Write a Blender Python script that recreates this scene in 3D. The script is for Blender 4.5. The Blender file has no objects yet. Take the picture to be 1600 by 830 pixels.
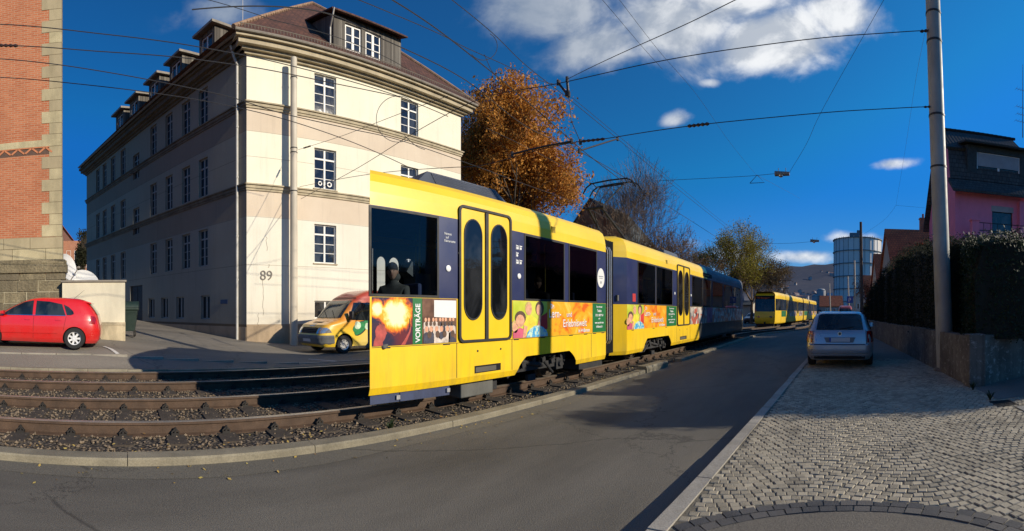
import bpy, bmesh, math, random
from mathutils import Vector, Matrix
C = bpy.context.scene.collection
R = math.radians
rnd = random.Random(7)
F = 694.0            # survey constants: bearing per unit, eye height
EYE = 1.55
def brg(px): return (px - 1290.0) / F
def on_x(px, py, X):            # point of the vertical plane x = X seen on a bearing and rise
    a = brg(px); r = X / math.sin(a)
    return Vector((X, r * math.cos(a), EYE + (488 - py) * r / F))
def on_r(px, py, r):
    a = brg(px); return Vector((r * math.sin(a), r * math.cos(a), EYE + (488 - py) * r / F))
def on_line(px, py, A, B):      # point above the plan line A-B
    a = brg(px); dx, dy = math.sin(a), math.cos(a)
    ex, ey = B[0] - A[0], B[1] - A[1]
    det = dx * (-ey) + ex * dy
    r = (A[0] * (-ey) + ex * A[1]) / det
    return Vector((r * dx, r * dy, EYE + (488 - py) * r / F))
def lerp(a, b, t): return a + (b - a) * t
def sstep(a, b, x):
    t = max(0.0, min(1.0, (x - a) / (b - a))); return t * t * (3 - 2 * t)
def interp(tab, z, k):
    if z <= tab[0][0]: return tab[0][k]
    for a, b in zip(tab, tab[1:]):
        if z <= b[0]: return lerp(a[k], b[k], (z - a[0]) / (b[0] - a[0]))
    return tab[-1][k]

# ---------------------------------------------------------------- materials
class NT:
    def __init__(s, nt): s.nt = nt; s.n = nt.nodes; s.l = nt.links
    def link(s, a, b): s.l.new(a, b)
    def put(s, sock, v):
        if v is None: return
        if isinstance(v, bpy.types.NodeSocket): s.l.new(v, sock)
        else:
            if sock.type == 'RGBA' and not hasattr(v, '__len__'): v = (v, v, v, 1)
            if sock.type == 'RGBA' and len(v) == 3: v = (*v, 1)
            sock.default_value = v
    def math(s, op, a, b=None, c=None, clamp=False):
        n = s.n.new('ShaderNodeMath'); n.operation = op; n.use_clamp = clamp
        s.put(n.inputs[0], a)
        if b is not None: s.put(n.inputs[1], b)
        if c is not None: s.put(n.inputs[2], c)
        return n.outputs[0]
    def mr(s, v, a, b, c=0.0, d=1.0, smooth=False):
        n = s.n.new('ShaderNodeMapRange'); n.clamp = True
        if smooth: n.interpolation_type = 'SMOOTHSTEP'
        s.put(n.inputs['Value'], v); n.inputs['From Min'].default_value = a; n.inputs['From Max'].default_value = b
        n.inputs['To Min'].default_value = c; n.inputs['To Max'].default_value = d
        return n.outputs[0]
    def mix(s, f, a, b, mode='MIX'):
        n = s.n.new('ShaderNodeMix'); n.data_type = 'RGBA'; n.blend_type = mode
        s.put(n.inputs['Factor'], f); s.put(n.inputs['A'], a); s.put(n.inputs['B'], b)
        return [o for o in n.outputs if o.type == 'RGBA'][0]
    def noise(s, vec, scale, detail=3, rough=.55, dist=0.0):
        n = s.n.new('ShaderNodeTexNoise'); s.put(n.inputs['Vector'], vec)
        n.inputs['Scale'].default_value = scale; n.inputs['Detail'].default_value = detail
        n.inputs['Roughness'].default_value = rough; n.inputs['Distortion'].default_value = dist
        return n.outputs['Fac']
    def obj(s):
        return s.n.new('ShaderNodeTexCoord').outputs['Object']
    def sep(s, v):
        n = s.n.new('ShaderNodeSeparateXYZ'); s.put(n.inputs[0], v); return n.outputs
    def comb(s, x, y, z):
        n = s.n.new('ShaderNodeCombineXYZ'); s.put(n.inputs[0], x); s.put(n.inputs[1], y); s.put(n.inputs[2], z); return n.outputs[0]
    def scalev(s, v, k):
        n = s.n.new('ShaderNodeMapping'); s.put(n.inputs['Vector'], v); n.inputs['Scale'].default_value = k; return n.outputs[0]
    def bump(s, h, strength, dist=.02):
        n = s.n.new('ShaderNodeBump'); s.put(n.inputs['Height'], h)
        n.inputs['Strength'].default_value = strength; n.inputs['Distance'].default_value = dist
        return n.outputs[0]
def newmat(name):
    m = bpy.data.materials.new(name); m.use_nodes = True
    t = NT(m.node_tree); b = m.node_tree.nodes['Principled BSDF']
    return m, t, b
MATS = {}
def M(name, col, rough=.6, var=.12, scale=2.0, bump=0.0, bscale=30.0, metal=0.0, spec=.5, coat=0.0, tint=None, grime=0.0, fine=0.0, bdist=.01):
    """painted / mineral surface with mottled colour, optional fine grain, bump and grime"""
    if name in MATS: return MATS[name]
    m, t, b = newmat(name); v = t.obj()
    n1 = t.noise(v, scale, 5)
    c0 = tuple(x * (1 - var) for x in col); c1 = tuple(min(1, x * (1 + var)) for x in col)
    c = t.mix(t.mr(n1, .3, .7), c0, c1)
    if fine:
        n2 = t.noise(v, bscale, 2)
        k = t.mr(n2, .3, .7, 1 - fine, 1 + fine)
        c = t.mix(1.0, c, t.comb(k, k, k), 'MULTIPLY')
    if tint:
        at = t.n.new('ShaderNodeAttribute'); at.attribute_name = 'tint'
        c = t.mix(at.outputs['Fac'], c, tint)
    if grime:
        g = t.mr(t.noise(t.scalev(v, (1, 1, .3)), scale * 1.7, 6, .65), .45, .75)
        c = t.mix(t.math('MULTIPLY', g, grime), c, tuple(x * .35 for x in col))
    t.put(b.inputs['Base Color'], c)
    t.put(b.inputs['Roughness'], t.mr(t.noise(v, scale * 3, 3), .3, .7, max(0, rough - .06), min(1, rough + .08)))
    b.inputs['Metallic'].default_value = metal
    b.inputs['Specular IOR Level'].default_value = spec
    b.inputs['Coat Weight'].default_value = coat
    b.inputs['Coat Roughness'].default_value = .04
    if bump: t.put(b.inputs['Normal'], t.bump(t.noise(v, bscale, 4), bump, bdist))
    MATS[name] = m; return m
def glass_mat(name, trans=.15, tintc=(.8, .9, 1.0)):
    m = bpy.data.materials.new(name); m.use_nodes = True; t = NT(m.node_tree)
    t.n.clear(); out = t.n.new('ShaderNodeOutputMaterial')
    tr = t.n.new('ShaderNodeBsdfTransparent'); tr.inputs[0].default_value = (trans * tintc[0], trans * tintc[1], trans * tintc[2], 1)
    gl = t.n.new('ShaderNodeBsdfGlossy'); gl.inputs['Roughness'].default_value = .02; gl.inputs[0].default_value = (.9, .95, 1, 1)
    fr = t.n.new('ShaderNodeFresnel'); fr.inputs[0].default_value = 1.5
    mx = t.n.new('ShaderNodeMixShader')
    t.link(fr.outputs[0], mx.inputs[0]); t.link(tr.outputs[0], mx.inputs[1]); t.link(gl.outputs[0], mx.inputs[2])
    t.link(mx.outputs[0], out.inputs[0]); MATS[name] = m; return m

# ---------------------------------------------------------------- mesh builder
class MB:
    def __init__(s, T=None): s.v = []; s.f = []; s.mi = []; s.ti = []; s.T = T; s.hastint = False
    def add(s, vs, fs, m=0, tint=0.0):
        o = len(s.v)
        if s.T is not None: vs = [s.T @ Vector(v) for v in vs]
        s.v.extend([tuple(v) for v in vs])
        for f in fs: s.f.append([o + i for i in f]); s.mi.append(m); s.ti.append(tint)
        if tint: s.hastint = True
        return s
    def box(s, x0, x1, y0, y1, z0, z1, m=0, tint=0.0):
        vs = [(x0,y0,z0),(x1,y0,z0),(x1,y1,z0),(x0,y1,z0),(x0,y0,z1),(x1,y0,z1),(x1,y1,z1),(x0,y1,z1)]
        return s.add(vs, [(0,3,2,1),(4,5,6,7),(0,1,5,4),(1,2,6,5),(2,3,7,6),(3,0,4,7)], m, tint)
    def obox(s, c, ux, uy, uz, m=0, tint=0.0):      # centre, half-axis vectors
        c = Vector(c); ux = Vector(ux); uy = Vector(uy); uz = Vector(uz)
        vs = [c + a*ux + b*uy + d*uz for d in (-1,1) for (a,b) in ((-1,-1),(1,-1),(1,1),(-1,1))]
        return s.add(vs, [(0,3,2,1),(4,5,6,7),(0,1,5,4),(1,2,6,5),(2,3,7,6),(3,0,4,7)], m, tint)
    def quad(s, a, b, c, d, m=0, tint=0.0): return s.add([a, b, c, d], [(0,1,2,3)], m, tint)
    def poly(s, pts, m=0, tint=0.0): return s.add(pts, [tuple(range(len(pts)))], m, tint)
    def prism(s, base, vec, m=0):
        n = len(base); vec = Vector(vec); vs = [Vector(p) for p in base] + [Vector(p) + vec for p in base]
        return s.add(vs, [tuple(reversed(range(n))), tuple(range(n, 2*n))] + [(i, (i+1)%n, n+(i+1)%n, n+i) for i in range(n)], m)
    def loft(s, rings, m=0, closed=True, caps=True, mf=None):
        n = len(rings[0]); o = []; vs = [p for r in rings for p in r]; fs = []; ms = []
        rng = range(n if closed else n - 1)
        base = len(s.f)
        for k in range(len(rings) - 1):
            for i in rng:
                j = (i + 1) % n; fs.append((k*n+i, k*n+j, (k+1)*n+j, (k+1)*n+i))
        if caps and closed:
            fs.append(tuple(reversed(range(n)))); fs.append(tuple(range((len(rings)-1)*n, len(rings)*n)))
        s.add(vs, fs, m)
        if mf:
            for idx in range(base, len(s.f)):
                i = (idx - base) % len(list(rng)); s.mi[idx] = mf(i) if idx - base < (len(rings)-1)*len(list(rng)) else m
        return s
    def tube(s, pts, r, n=8, m=0, caps=True, tint=0.0):
        pts = [Vector(p) for p in pts]; rs = r if hasattr(r, '__len__') else [r]*len(pts)
        rings = []; up = Vector((0,0,1)); prev = None
        for i, p in enumerate(pts):
            d = (pts[min(i+1, len(pts)-1)] - pts[max(i-1, 0)])
            if d.length < 1e-9: d = Vector((0,0,1))
            d.normalize()
            if prev is None:
                a = d.cross(up) if abs(d.z) < .95 else d.cross(Vector((1,0,0)))
            else: a = prev - d * prev.dot(d)
            if a.length < 1e-6: a = d.orthogonal()
            a.normalize(); prev = a; b = d.cross(a)
            rings.append([p + (a*math.cos(2*math.pi*k/n) + b*math.sin(2*math.pi*k/n))*rs[i] for k in range(n)])
        o = len(s.f); s.loft(rings, m, True, caps)
        if tint:
            for i in range(o, len(s.f)): s.ti[i] = tint
            s.hastint = True
        return s
    def lathe(s, prof, c=(0,0,0), axis='z', n=24, m=0):
        c = Vector(c); rings = []
        for (r, h) in prof:
            ring = []
            for k in range(n):
                a = 2*math.pi*k/n; u, v = r*math.cos(a), r*math.sin(a)
                ring.append(c + (Vector((u,v,h)) if axis=='z' else Vector((h,u,v)) if axis=='x' else Vector((v,h,u))))
            rings.append(ring)
        return s.loft(rings, m)
    def build(s, name, mats, parent=None, smooth=False, origin=None, label=None, kind=None, sharp=35):
        me = bpy.data.meshes.new(name)
        off = Vector(origin) if origin is not None else (WLOC.get(parent.name) if parent is not None else None)
        vs = s.v
        if off is not None: vs = [(v[0]-off[0], v[1]-off[1], v[2]-off[2]) for v in vs]
        me.from_pydata(vs, [], s.f)
        for mt in (mats if isinstance(mats, (list, tuple)) else [mats]): me.materials.append(mt)
        me.polygons.foreach_set('material_index', s.mi)
        if s.hastint:
            at = me.attributes.new('tint', 'FLOAT', 'FACE'); at.data.foreach_set('value', s.ti)
        me.update()
        if smooth:
            me.polygons.foreach_set('use_smooth', [True]*len(s.f))
            try: me.set_sharp_from_angle(angle=R(sharp))
            except Exception: pass
        o = bpy.data.objects.new(name, me); C.objects.link(o)
        if parent is not None:
            o.parent = parent
            if origin is None and off is not None: WLOC[o.name] = off
        elif origin is not None: o.location = origin
        if label: o['label'] = label
        if kind: o['kind'] = kind
        return o
# WLOC: world location the coordinates of a thing's parts are measured from (None = parts are given in the thing's own frame)
WLOC = {}
def tag(o, label, cat, group=None, kind=None):
    o['label'] = label; o['category'] = cat
    if group: o['group'] = group
    if kind: o['kind'] = kind
    return o
def thing(name, label, cat, loc=(0,0,0), rz=0.0, group=None, world=True):
    o = bpy.data.objects.new(name, None); C.objects.link(o); o.empty_display_size = .2
    o.location = loc; o.rotation_euler = (0,0,rz); tag(o, label, cat, group)
    if world: WLOC[o.name] = Vector(loc)
    return o
def dup(root, loc, rz, label=None, group=None, cat=None):
    def rec(o, par):
        c = o.copy(); C.objects.link(c)
        if par is not None: c.parent = par
        for ch in list(o.children): rec(ch, c)
        return c
    c = rec(root, None); c.location = loc; c.rotation_euler = (0,0,rz)
    if label: c['label'] = label
    if group: c['group'] = group
    return c
def text(s, size, mat, parent, org, xd, yd, name='lettering', sx=1.0, align='LEFT', bold=0.0, extrude=.001, spacing=1.0):
    cu = bpy.data.curves.new(name, 'FONT'); cu.body = s; cu.size = size; cu.align_x = align; cu.extrude = extrude; cu.offset = bold
    cu.space_line = spacing
    t = bpy.data.objects.new(name, cu); C.objects.link(t)
    dg = bpy.context.evaluated_depsgraph_get(); me = bpy.data.meshes.new_from_object(t.evaluated_get(dg))
    bpy.data.objects.remove(t)
    xd = Vector(xd).normalized(); yd = Vector(yd).normalized(); zd = xd.cross(yd)
    off = WLOC.get(parent.name, Vector((0,0,0))) if parent is not None else Vector((0,0,0))
    org = Vector(org) - (off or Vector((0,0,0)))
    for v in me.vertices:
        v.co = org + xd*v.co.x*sx + yd*v.co.y + zd*v.co.z
    me.materials.clear(); me.materials.append(mat)
    o = bpy.data.objects.new(name, me); C.objects.link(o)
    if parent is not None: o.parent = parent
    return o
def evaluated_mesh(o):
    dg = bpy.context.evaluated_depsgraph_get(); dg.update()
    return bpy.data.meshes.new_from_object(o.evaluated_get(dg))
def bevel(o, w=.01, seg=2, ang=40):
    m = o.modifiers.new('edge', 'BEVEL'); m.width = w; m.segments = seg; m.limit_method = 'ANGLE'; m.angle_limit = R(ang); return o

# ---------------------------------------------------------------- camera, world, sun
SUN_AZ, SUN_EL = 65.5, 22.9          # clockwise from the street axis (+Y)
cam = bpy.data.cameras.new('camera'); cam.type = 'PANO'; cam.panorama_type = 'CENTRAL_CYLINDRICAL'
cam.central_cylindrical_range_u_min = -800/F; cam.central_cylindrical_range_u_max = 800/F
cam.central_cylindrical_range_v_min = (488-830)/F; cam.central_cylindrical_range_v_max = 488/F
cam.central_cylindrical_radius = 1.0
cam.clip_start = .05; cam.clip_end = 20000
co = bpy.data.objects.new('camera', cam); C.objects.link(co)
co.location = (0, 0, EYE); co.rotation_euler = (R(90), 0, -brg(800))
bpy.context.scene.camera = co
sun = bpy.data.lights.new('sun', 'SUN'); sun.energy = 5.0; sun.angle = R(.53); sun.color = (1.0, .885, .69)
so = bpy.data.objects.new('sun', sun); C.objects.link(so)
sd = Vector((math.sin(R(SUN_AZ))*math.cos(R(SUN_EL)), math.cos(R(SUN_AZ))*math.cos(R(SUN_EL)), math.sin(R(SUN_EL))))
so.rotation_euler = (-sd).to_track_quat('-Z', 'Y').to_euler()
so.location = sd * 60

w = bpy.data.worlds.new('World'); bpy.context.scene.world = w; w.use_nodes = True
t = NT(w.node_tree); bg = w.node_tree.nodes['Background']
sky = t.n.new('ShaderNodeTexSky'); sky.sky_type = 'NISHITA'; sky.sun_disc = False
sky.sun_elevation = R(SUN_EL); sky.sun_rotation = R(SUN_AZ); sky.air_density = 1.0; sky.dust_density = .3; sky.ozone_density = 3.0
d = t.n.new('ShaderNodeTexCoord').outputs['Generated']
x, y, z = t.sep(d)
azn = t.math('ARCTAN2', x, y)                               # bearing, radians
rr = t.math('SQRT', t.math('ADD', t.math('MULTIPLY', x, x), t.math('MULTIPLY', y, y)))
vv = t.math('DIVIDE', z, t.math('MAXIMUM', rr, .001))      # tangent of elevation
uv = t.comb(azn, t.math('MULTIPLY', vv, 1.25), 0)
nz = t.noise(uv, 5.5, 9, .58, .25); nz2 = t.noise(uv, 2.2, 3, .5)
def blob(px, py, sx, sy, rot=0, amp=1.0):
    a0 = brg(px); v0 = (488-py)/F
    du = t.math('SUBTRACT', azn, a0); dv = t.math('SUBTRACT', vv, v0)
    c, s_ = math.cos(R(rot)), math.sin(R(rot))
    p = t.math('DIVIDE', t.math('ADD', t.math('MULTIPLY', du, c), t.math('MULTIPLY', dv, s_)), sx/F)
    q = t.math('DIVIDE', t.math('SUBTRACT', t.math('MULTIPLY', dv, c), t.math('MULTIPLY', du, s_)), sy/F)
    e = t.math('ADD', t.math('MULTIPLY', p, p), t.math('MULTIPLY', q, q))
    return t.math('MULTIPLY', t.math('EXPONENT', t.math('MULTIPLY', e, -1.0)), amp)
blobs = [(860, 15, 120, 70, 0, 1.15), (930, 70, 110, 52, 10, 1.1), (1060, 35, 130, 70, 0, 1.2), (1210, 60, 130, 56, 8, 1.35), (1310, 25, 75, 52, 0, 1.15), (1120, 5, 160, 55, 0, 1.1),
         (350, 14, 75, 46, 0, .98), (1053, 188, 30, 15, 10, .85), (1395, 256, 40, 11, 5, .9), (1112, 129, 22, 9, 0, .6), (1335, 372, 60, 12, 0, .8), (1250, 402, 70, 14, 0, .95), (1150, 395, 60, 16, 0, .7), (1380, 386, 20, 12, 0, .6), (1080, 380, 30, 14, 0, .5)]
tot = None
for b_ in blobs:
    k = blob(*b_); tot = k if tot is None else t.math('MAXIMUM', tot, k)
dens = t.math('ADD', tot, t.math('MULTIPLY', t.math('SUBTRACT', nz, .5), 1.7))
mask = t.math('MULTIPLY', t.mr(dens, .30, 1.05, 0, .96, True), t.mr(tot, .02, .22, 0, 1, True))
nzs = t.noise(t.comb(t.math('ADD', azn, .02), t.math('MULTIPLY', t.math('SUBTRACT', vv, .035), 1.25), 0), 5.5, 7, .58, .25)
lit = t.mr(t.math('SUBTRACT', nz, nzs), -.10, .12, 0, 1, True)
lit = t.math('MULTIPLY', t.mr(azn, brg(820), brg(1180), .15, 1.0), t.math('ADD', t.math('MULTIPLY', lit, .6), .4))
cloudc = t.mix(lit, (2.5, 3.3, 4.6), (10.6, 10.8, 11.0))
skyc = t.mix(1.0, sky.outputs[0], (.60, .98, 1.5), 'MULTIPLY')
hz = t.mr(vv, -.02, .30, .75, 0.0, True)
skyc = t.mix(1.0, skyc, (.16, 2.3, 7.4), 'DARKEN')
side = t.mr(azn, brg(500), brg(1500), 0, 1)
skyc = t.mix(1.0, skyc, t.mix(side, (.62, .72, .80), (1.15, 1.12, 1.10)), 'MULTIPLY')
skyc = t.mix(t.math('MULTIPLY', hz, t.math('ADD', .45, t.math('MULTIPLY', side, .55))), skyc, (1.5, 4.7, 7.6))
skyc = t.mix(t.math('MULTIPLY', t.mr(vv, .0, .16, .8, 0.0, True), t.math('ADD', .35, t.math('MULTIPLY', side, .65))), skyc, (3.6, 6.2, 8.0))
hs = t.n.new('ShaderNodeHueSaturation'); hs.inputs['Saturation'].default_value = 1.0; hs.inputs['Value'].default_value = 1.0
t.link(skyc, hs.inputs['Color'])
t.put(bg.inputs['Color'], t.mix(mask, hs.outputs[0], cloudc)); bg.inputs['Strength'].default_value = .088
sc = bpy.context.scene
sc.render.engine = 'CYCLES'
sc.view_settings.view_transform = 'Standard'; sc.view_settings.look = 'None'; sc.view_settings.exposure = 0; sc.view_settings.gamma = 1
sc.cycles.use_denoising = True
try: sc.cycles.denoiser = 'OPENIMAGEDENOISE'
except Exception: pass
sc.cycles.max_bounces = 6; sc.cycles.transparent_max_bounces = 16; sc.cycles.caustics_reflective = False; sc.cycles.caustics_refractive = False
sc.cycles.sample_clamp_indirect = 4
# ================================================================ THE SETTING: ground, roads, tracks
def off(y):                                   # the street bends right beyond the near tram
    if y < 28: return 0.0
    if y < 44:
        s = (y-28)/16.0; h01 = 3*s*s-2*s**3; h11 = s**3-s*s
        return h01*3.6 + h11*16*.082
    return 3.6 + (y-44)*.082
def kerb_r(y):                                # street edge of the right-hand pavement
    if y < 28: return -1.3 + .05*y
    return .1 + off(y)*.85
def zl(x, y):                                 # rising ground on the far side of the tracks
    yy = max(-.8, min(20, y)); xx = max(x, -48)
    return max(0.0, .45 + .04*(-13-xx) - .085*yy) * sstep(-10.9, -13.0, x)
# asphalt: grain, tyre-polished bands, patches
def asphalt(name, col, k=1.0, dark=.5):
    m, t, b = newmat(name); v = t.obj()
    big = t.noise(t.scalev(v, (.5, .12, .5)), 1.6, 5, .6)
    c = t.mix(t.mr(big, .35, .68), tuple(q*dark for q in col), col)
    g = t.noise(v, 90, 3, .7); g2 = t.noise(v, 240, 2, .6)
    kk = t.math('MULTIPLY', t.mr(g, .3, .7, .68, 1.35), t.mr(g2, .3, .7, .75, 1.28))
    c = t.mix(1.0, c, t.comb(kk, kk, kk), 'MULTIPLY')
    sp = t.n.new('ShaderNodeTexVoronoi'); sp.inputs['Scale'].default_value = 38; t.put(sp.inputs['Vector'], v)
    c = t.mix(t.mr(sp.outputs['Distance'], .05, .11, .55, 0), c, (.33, .31, .27))
    cr = t.n.new('ShaderNodeTexVoronoi'); cr.feature = 'DISTANCE_TO_EDGE'; cr.inputs['Scale'].default_value = .28
    n_ = t.noise(v, 2.5, 5, .7); mp = t.n.new('ShaderNodeMix'); mp.data_type = 'VECTOR'
    addv = t.n.new('ShaderNodeVectorMath'); addv.operation = 'ADD'; t.put(addv.inputs[0], v); t.put(addv.inputs[1], t.comb(n_, n_, 0)); t.put(cr.inputs['Vector'], addv.outputs[0])
    c = t.mix(t.mr(cr.outputs['Distance'], .001, .006, .5, 0), c, (.012, .012, .012))
    t.put(b.inputs['Base Color'], c); t.put(b.inputs['Roughness'], t.mr(big, .3, .7, .78, .92))
    t.put(b.inputs['Normal'], t.bump(t.math('ADD', g, t.math('MULTIPLY', g2, .5)), .7*k, .012))
    MATS[name] = m; return m
m_road = asphalt('road_asphalt', (.17, .155, .128), 1.0, .48)
m_road2 = asphalt('side_asphalt', (.22, .195, .16), .8, .72)
m_patch = asphalt('gutter_asphalt', (.16, .145, .115), 1.0, .8)
m_soil = M('earth', (.06, .05, .035), .95, .3, .6, .5, 8, fine=.3)
m_far = M('far_land', (.05, .055, .035), .95, .35, .02)

ys = [-60, -40, -20, -12, -8, -6, -4, -3, -2, -1, 0, 1, 2, 3, 4, 5, 6, 7, 8, 9, 10, 12, 14, 16, 18, 20, 22, 24, 26, 28] + [28+i*2 for i in range(1, 31)] + [100, 120, 150, 200, 300]
def strip(mb, fa, fb, z, y0=-60, y1=300, m=0, za=None, step=None):
    yy = [q for q in ys if y0 < q < y1]; yy = [y0] + yy + [y1]
    for a, b in zip(yy, yy[1:]):
        mb.quad((fa(a), a, z), (fb(a), a, z), (fb(b), b, z), (fa(b), b, z), m)
g = MB(); g.quad((-6000,-6000,-.12), (6000,-6000,-.12), (6000,6000,-.12), (-6000,6000,-.12)); g.build('ground', m_far, kind='structure')
g = MB(); strip(g, lambda y: -4.6+off(y), lambda y: kerb_r(y)+.02, 0.0); g.build('road', m_road, kind='structure')
g = MB()   # coarse gutter strip along the track kerb
strip(g, lambda y: -4.47+off(y), lambda y: -4.12+off(y)+.05*math.sin(y*1.3), .004, -30, 60); g.build('gutter_strip', m_patch, kind='structure')
# land left of the tracks (side road, parking, rear yards)
g = MB(); xs = [-11.15, -11.5, -11.9, -12.3, -12.6, -13, -13.5, -14, -15, -16, -17, -18, -19, -20, -22, -24, -26, -28, -30, -34, -38, -42, -48, -60, -90, -160]
yy = [-60, -40, -25, -18, -14] + [-12 + i for i in range(42)] + [32, 35, 38, 42, 46, 50, 56, 64, 75, 90, 120, 200, 300]
vs = []; fs = []
for i, yv in enumerate(yy):
    for xv in xs: vs.append((xv+off(yv)*(1 if xv > -14 else max(0, 1-(-14-xv)/20)), yv, zl(xv, yv)-.002))
nx = len(xs)
for i in range(len(yy)-1):
    for j in range(nx-1): fs.append((i*nx+j+1, i*nx+j, (i+1)*nx+j, (i+1)*nx+j+1))
g.add(vs, [tuple(reversed(f)) for f in fs]); o = g.build('side_street', m_road2, kind='structure', smooth=True)
# flush kerb line between side road and parking strip, and parking lines
m_kerb = M('kerb_concrete', (.30, .27, .22), .85, .22, 1.4, .35, 60, fine=.18, grime=.45)
m_white = M('white_marking', (.62, .60, .55), .8, .12, 6, .3, 80, grime=.4)
g = MB(); q = -12.0
while q < 30:
    x0 = -12.36; z0 = zl(x0, q+.5); g.box(x0-.07, x0+.07, q+.012, q+.985, z0-.1, z0+.018); q += 1.0
g.build('flush_kerb', m_kerb, kind='structure')
def line_on_land(p, q, wd=.11):
    mb = MB(); n = 12; P = []
    d_ = Vector((q[0]-p[0], q[1]-p[1])); d_.normalize(); nn = Vector((-d_.y, d_.x))*wd/2
    for i in range(n+1):
        a = lerp(p[0], q[0], i/n); b = lerp(p[1], q[1], i/n)
        P.append(((a-nn.x, b-nn.y), (a+nn.x, b+nn.y)))
    for a, b in zip(P, P[1:]):
        v = [a[0], a[1], b[1], b[0]]; mb.quad(*[(u[0], u[1], zl(u[0], u[1])+.006) for u in v])
    return mb
pm = MB()
for (p, q) in (((-12.45, -.28), (-13.3, -.72)), ((-12.5, 6.35), (-14.0, 5.5)), ((-12.5, 12.4), (-14.2, 11.6)), ((-12.45, -6.2), (-14.0, -6.9))):
    l_ = line_on_land(p, q); pm.add(l_.v, l_.f)
pm.build('parking_line', m_white, kind='structure')
# ---- track bed
def ballast_mat():
    m, t, b = newmat('ballast'); v = t.obj()
    vo = t.n.new('ShaderNodeTexVoronoi'); vo.inputs['Scale'].default_value = 21; t.put(vo.inputs['Vector'], v)
    c = t.mix(t.sep(vo.outputs['Color'])[0], (.05, .038, .028), (.24, .19, .14))
    c = t.mix(t.mr(vo.outputs['Distance'], .2, .7, 0, .8), c, (.02, .016, .012))
    t.put(b.inputs['Base Color'], c); b.inputs['Roughness'].default_value = .95
    t.put(b.inputs['Normal'], t.bump(t.math('SUBTRACT', 1.0, vo.outputs['Distance']), 1.0, .05)); return m
m_ballast = ballast_mat()
g = MB(); strip(g, lambda y: -11.12+off(y), lambda y: -4.62+off(y), -.035, -60, 220); g.build('track_bed', m_ballast, kind='structure')
m_stone = M('ballast_stone', (.15, .11, .072), .95, .35, 9, .4, 60, tint=(.28, .215, .145))
g = MB()
for i in range(22000):
    yv = -7 + 28*rnd.random()**1.25; xv = rnd.uniform(-11.05, -4.68)
    if yv > 3.2 and -7.6 < xv < -5.2 and rnd.random() < .6: continue
    r_ = rnd.uniform(.013, .027); c = Vector((xv, yv, -.03+r_*.45)); A = rnd.random()*6.28
    ca, sa = math.cos(A), math.sin(A); pts = []
    for (a, b_, c_) in ((1,0,0),(0,1,0),(-1,0,0),(0,-1,0),(0,0,1),(0,0,-1)):
        k = r_*rnd.uniform(.75, 1.25); pts.append(c + Vector(((a*ca-b_*sa)*k, (a*sa+b_*ca)*k, c_*k*.75)))
    g.add(pts, [(0,1,4),(1,2,4),(2,3,4),(3,0,4),(1,0,5),(2,1,5),(3,2,5),(0,3,5)], 0, rnd.random()**2)
o = g.build('track_gravel', m_stone); o['kind'] = 'stuff'; o['label'] = 'brown ballast stones lying loose between the rails'
# fallen leaves along rails, kerbs and far verge
m_leaf = M('dry_leaf', (.28, .14, .04), .8, .3, 5, tint=(.55, .42, .10))
g = MB()
def leaf(mb, p, s_, tint, up=True):
    A = rnd.random()*6.28; n_ = Vector((rnd.uniform(-.5,.5), rnd.uniform(-.5,.5), 1)).normalized()
    a = n_.orthogonal().normalized(); b_ = n_.cross(a); u = (a*math.cos(A)+b_*math.sin(A))*s_; v_ = n_.cross(u)*.6
    p = Vector(p); mb.add([p-u, p-v_*.9, p+u, p+v_*.9], [(0,1,2,3)], 0, tint)
for i in range(750):
    k = rnd.random()
    if k < .5: p = (-4.72-rnd.random()**2*.5, rnd.uniform(-5, 16), .02+rnd.random()*.03)
    elif k < .7: p = (-4.4+rnd.random()**2*.5, rnd.uniform(-4, 14), .012)
    elif k < .92: xx = -19.1+rnd.random()**2*2.2; yv = rnd.uniform(5.5, 12); p = (xx, yv, zl(xx, yv)+.015)
    else: xx = rnd.uniform(-11.2, -5); p = (xx, rnd.uniform(-4, 8), .02)
    leaf(g, p, rnd.uniform(.012, .028), rnd.random())
o = g.build('fallen_leaves', m_leaf); o['kind'] = 'stuff'; o['label'] = 'fallen yellow and brown leaves along the kerbs'
# ---- rails, sleepers, fastenings
m_rust = M('rail_rust', (.078, .046, .028), .75, .3, 4, .3, 60, fine=.2, grime=.3)
m_steel = M('rail_steel', (.42, .37, .31), .42, .1, 6, metal=.6)
m_sleeper = M('sleeper_wood', (.055, .043, .033), .9, .3, 6, .5, 40, fine=.3)
m_clip = M('clip_iron', (.018, .015, .013), .7, .2, 10)
prof = [(-.07,-.03),(.07,-.03),(.07,-.018),(.014,0),(.014,.10),(.045,.115),(.045,.148),(.038,.152),(-.038,.152),(-.045,.148),(-.045,.115),(-.014,.10),(-.014,0),(-.07,-.018)]
rail_ys = [-14, -8, -4, 0, 4, 8, 12, 16, 20, 24, 28] + [28+i*1.5 for i in range(1, 32)] + [85, 100, 120]
sl = MB(); sl.box(-1.2, 1.2, -.12, .12, -.08, -.012); sl_me = None
cl = MB()
for sx in (-1, 1):
    cl.box(sx*.055-.035, sx*.055+.035, -.05, .05, -.02, .018); cl.box(sx*.075-.03, sx*.075+.012, -.012, .012, .018, .075)
    cl.obox((sx*.08, -.03, .045), (.012, 0, 0), (0, .02, .02), (0, -.006, .006)); cl.obox((sx*.08, .03, .045), (.012, 0, 0), (0, .02, -.02), (0, .006, .006))
    cl.lathe([(.017, .04), (.017, .085), (.006, .09)], (sx*.075, 0, 0), 'z', 6)
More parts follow.
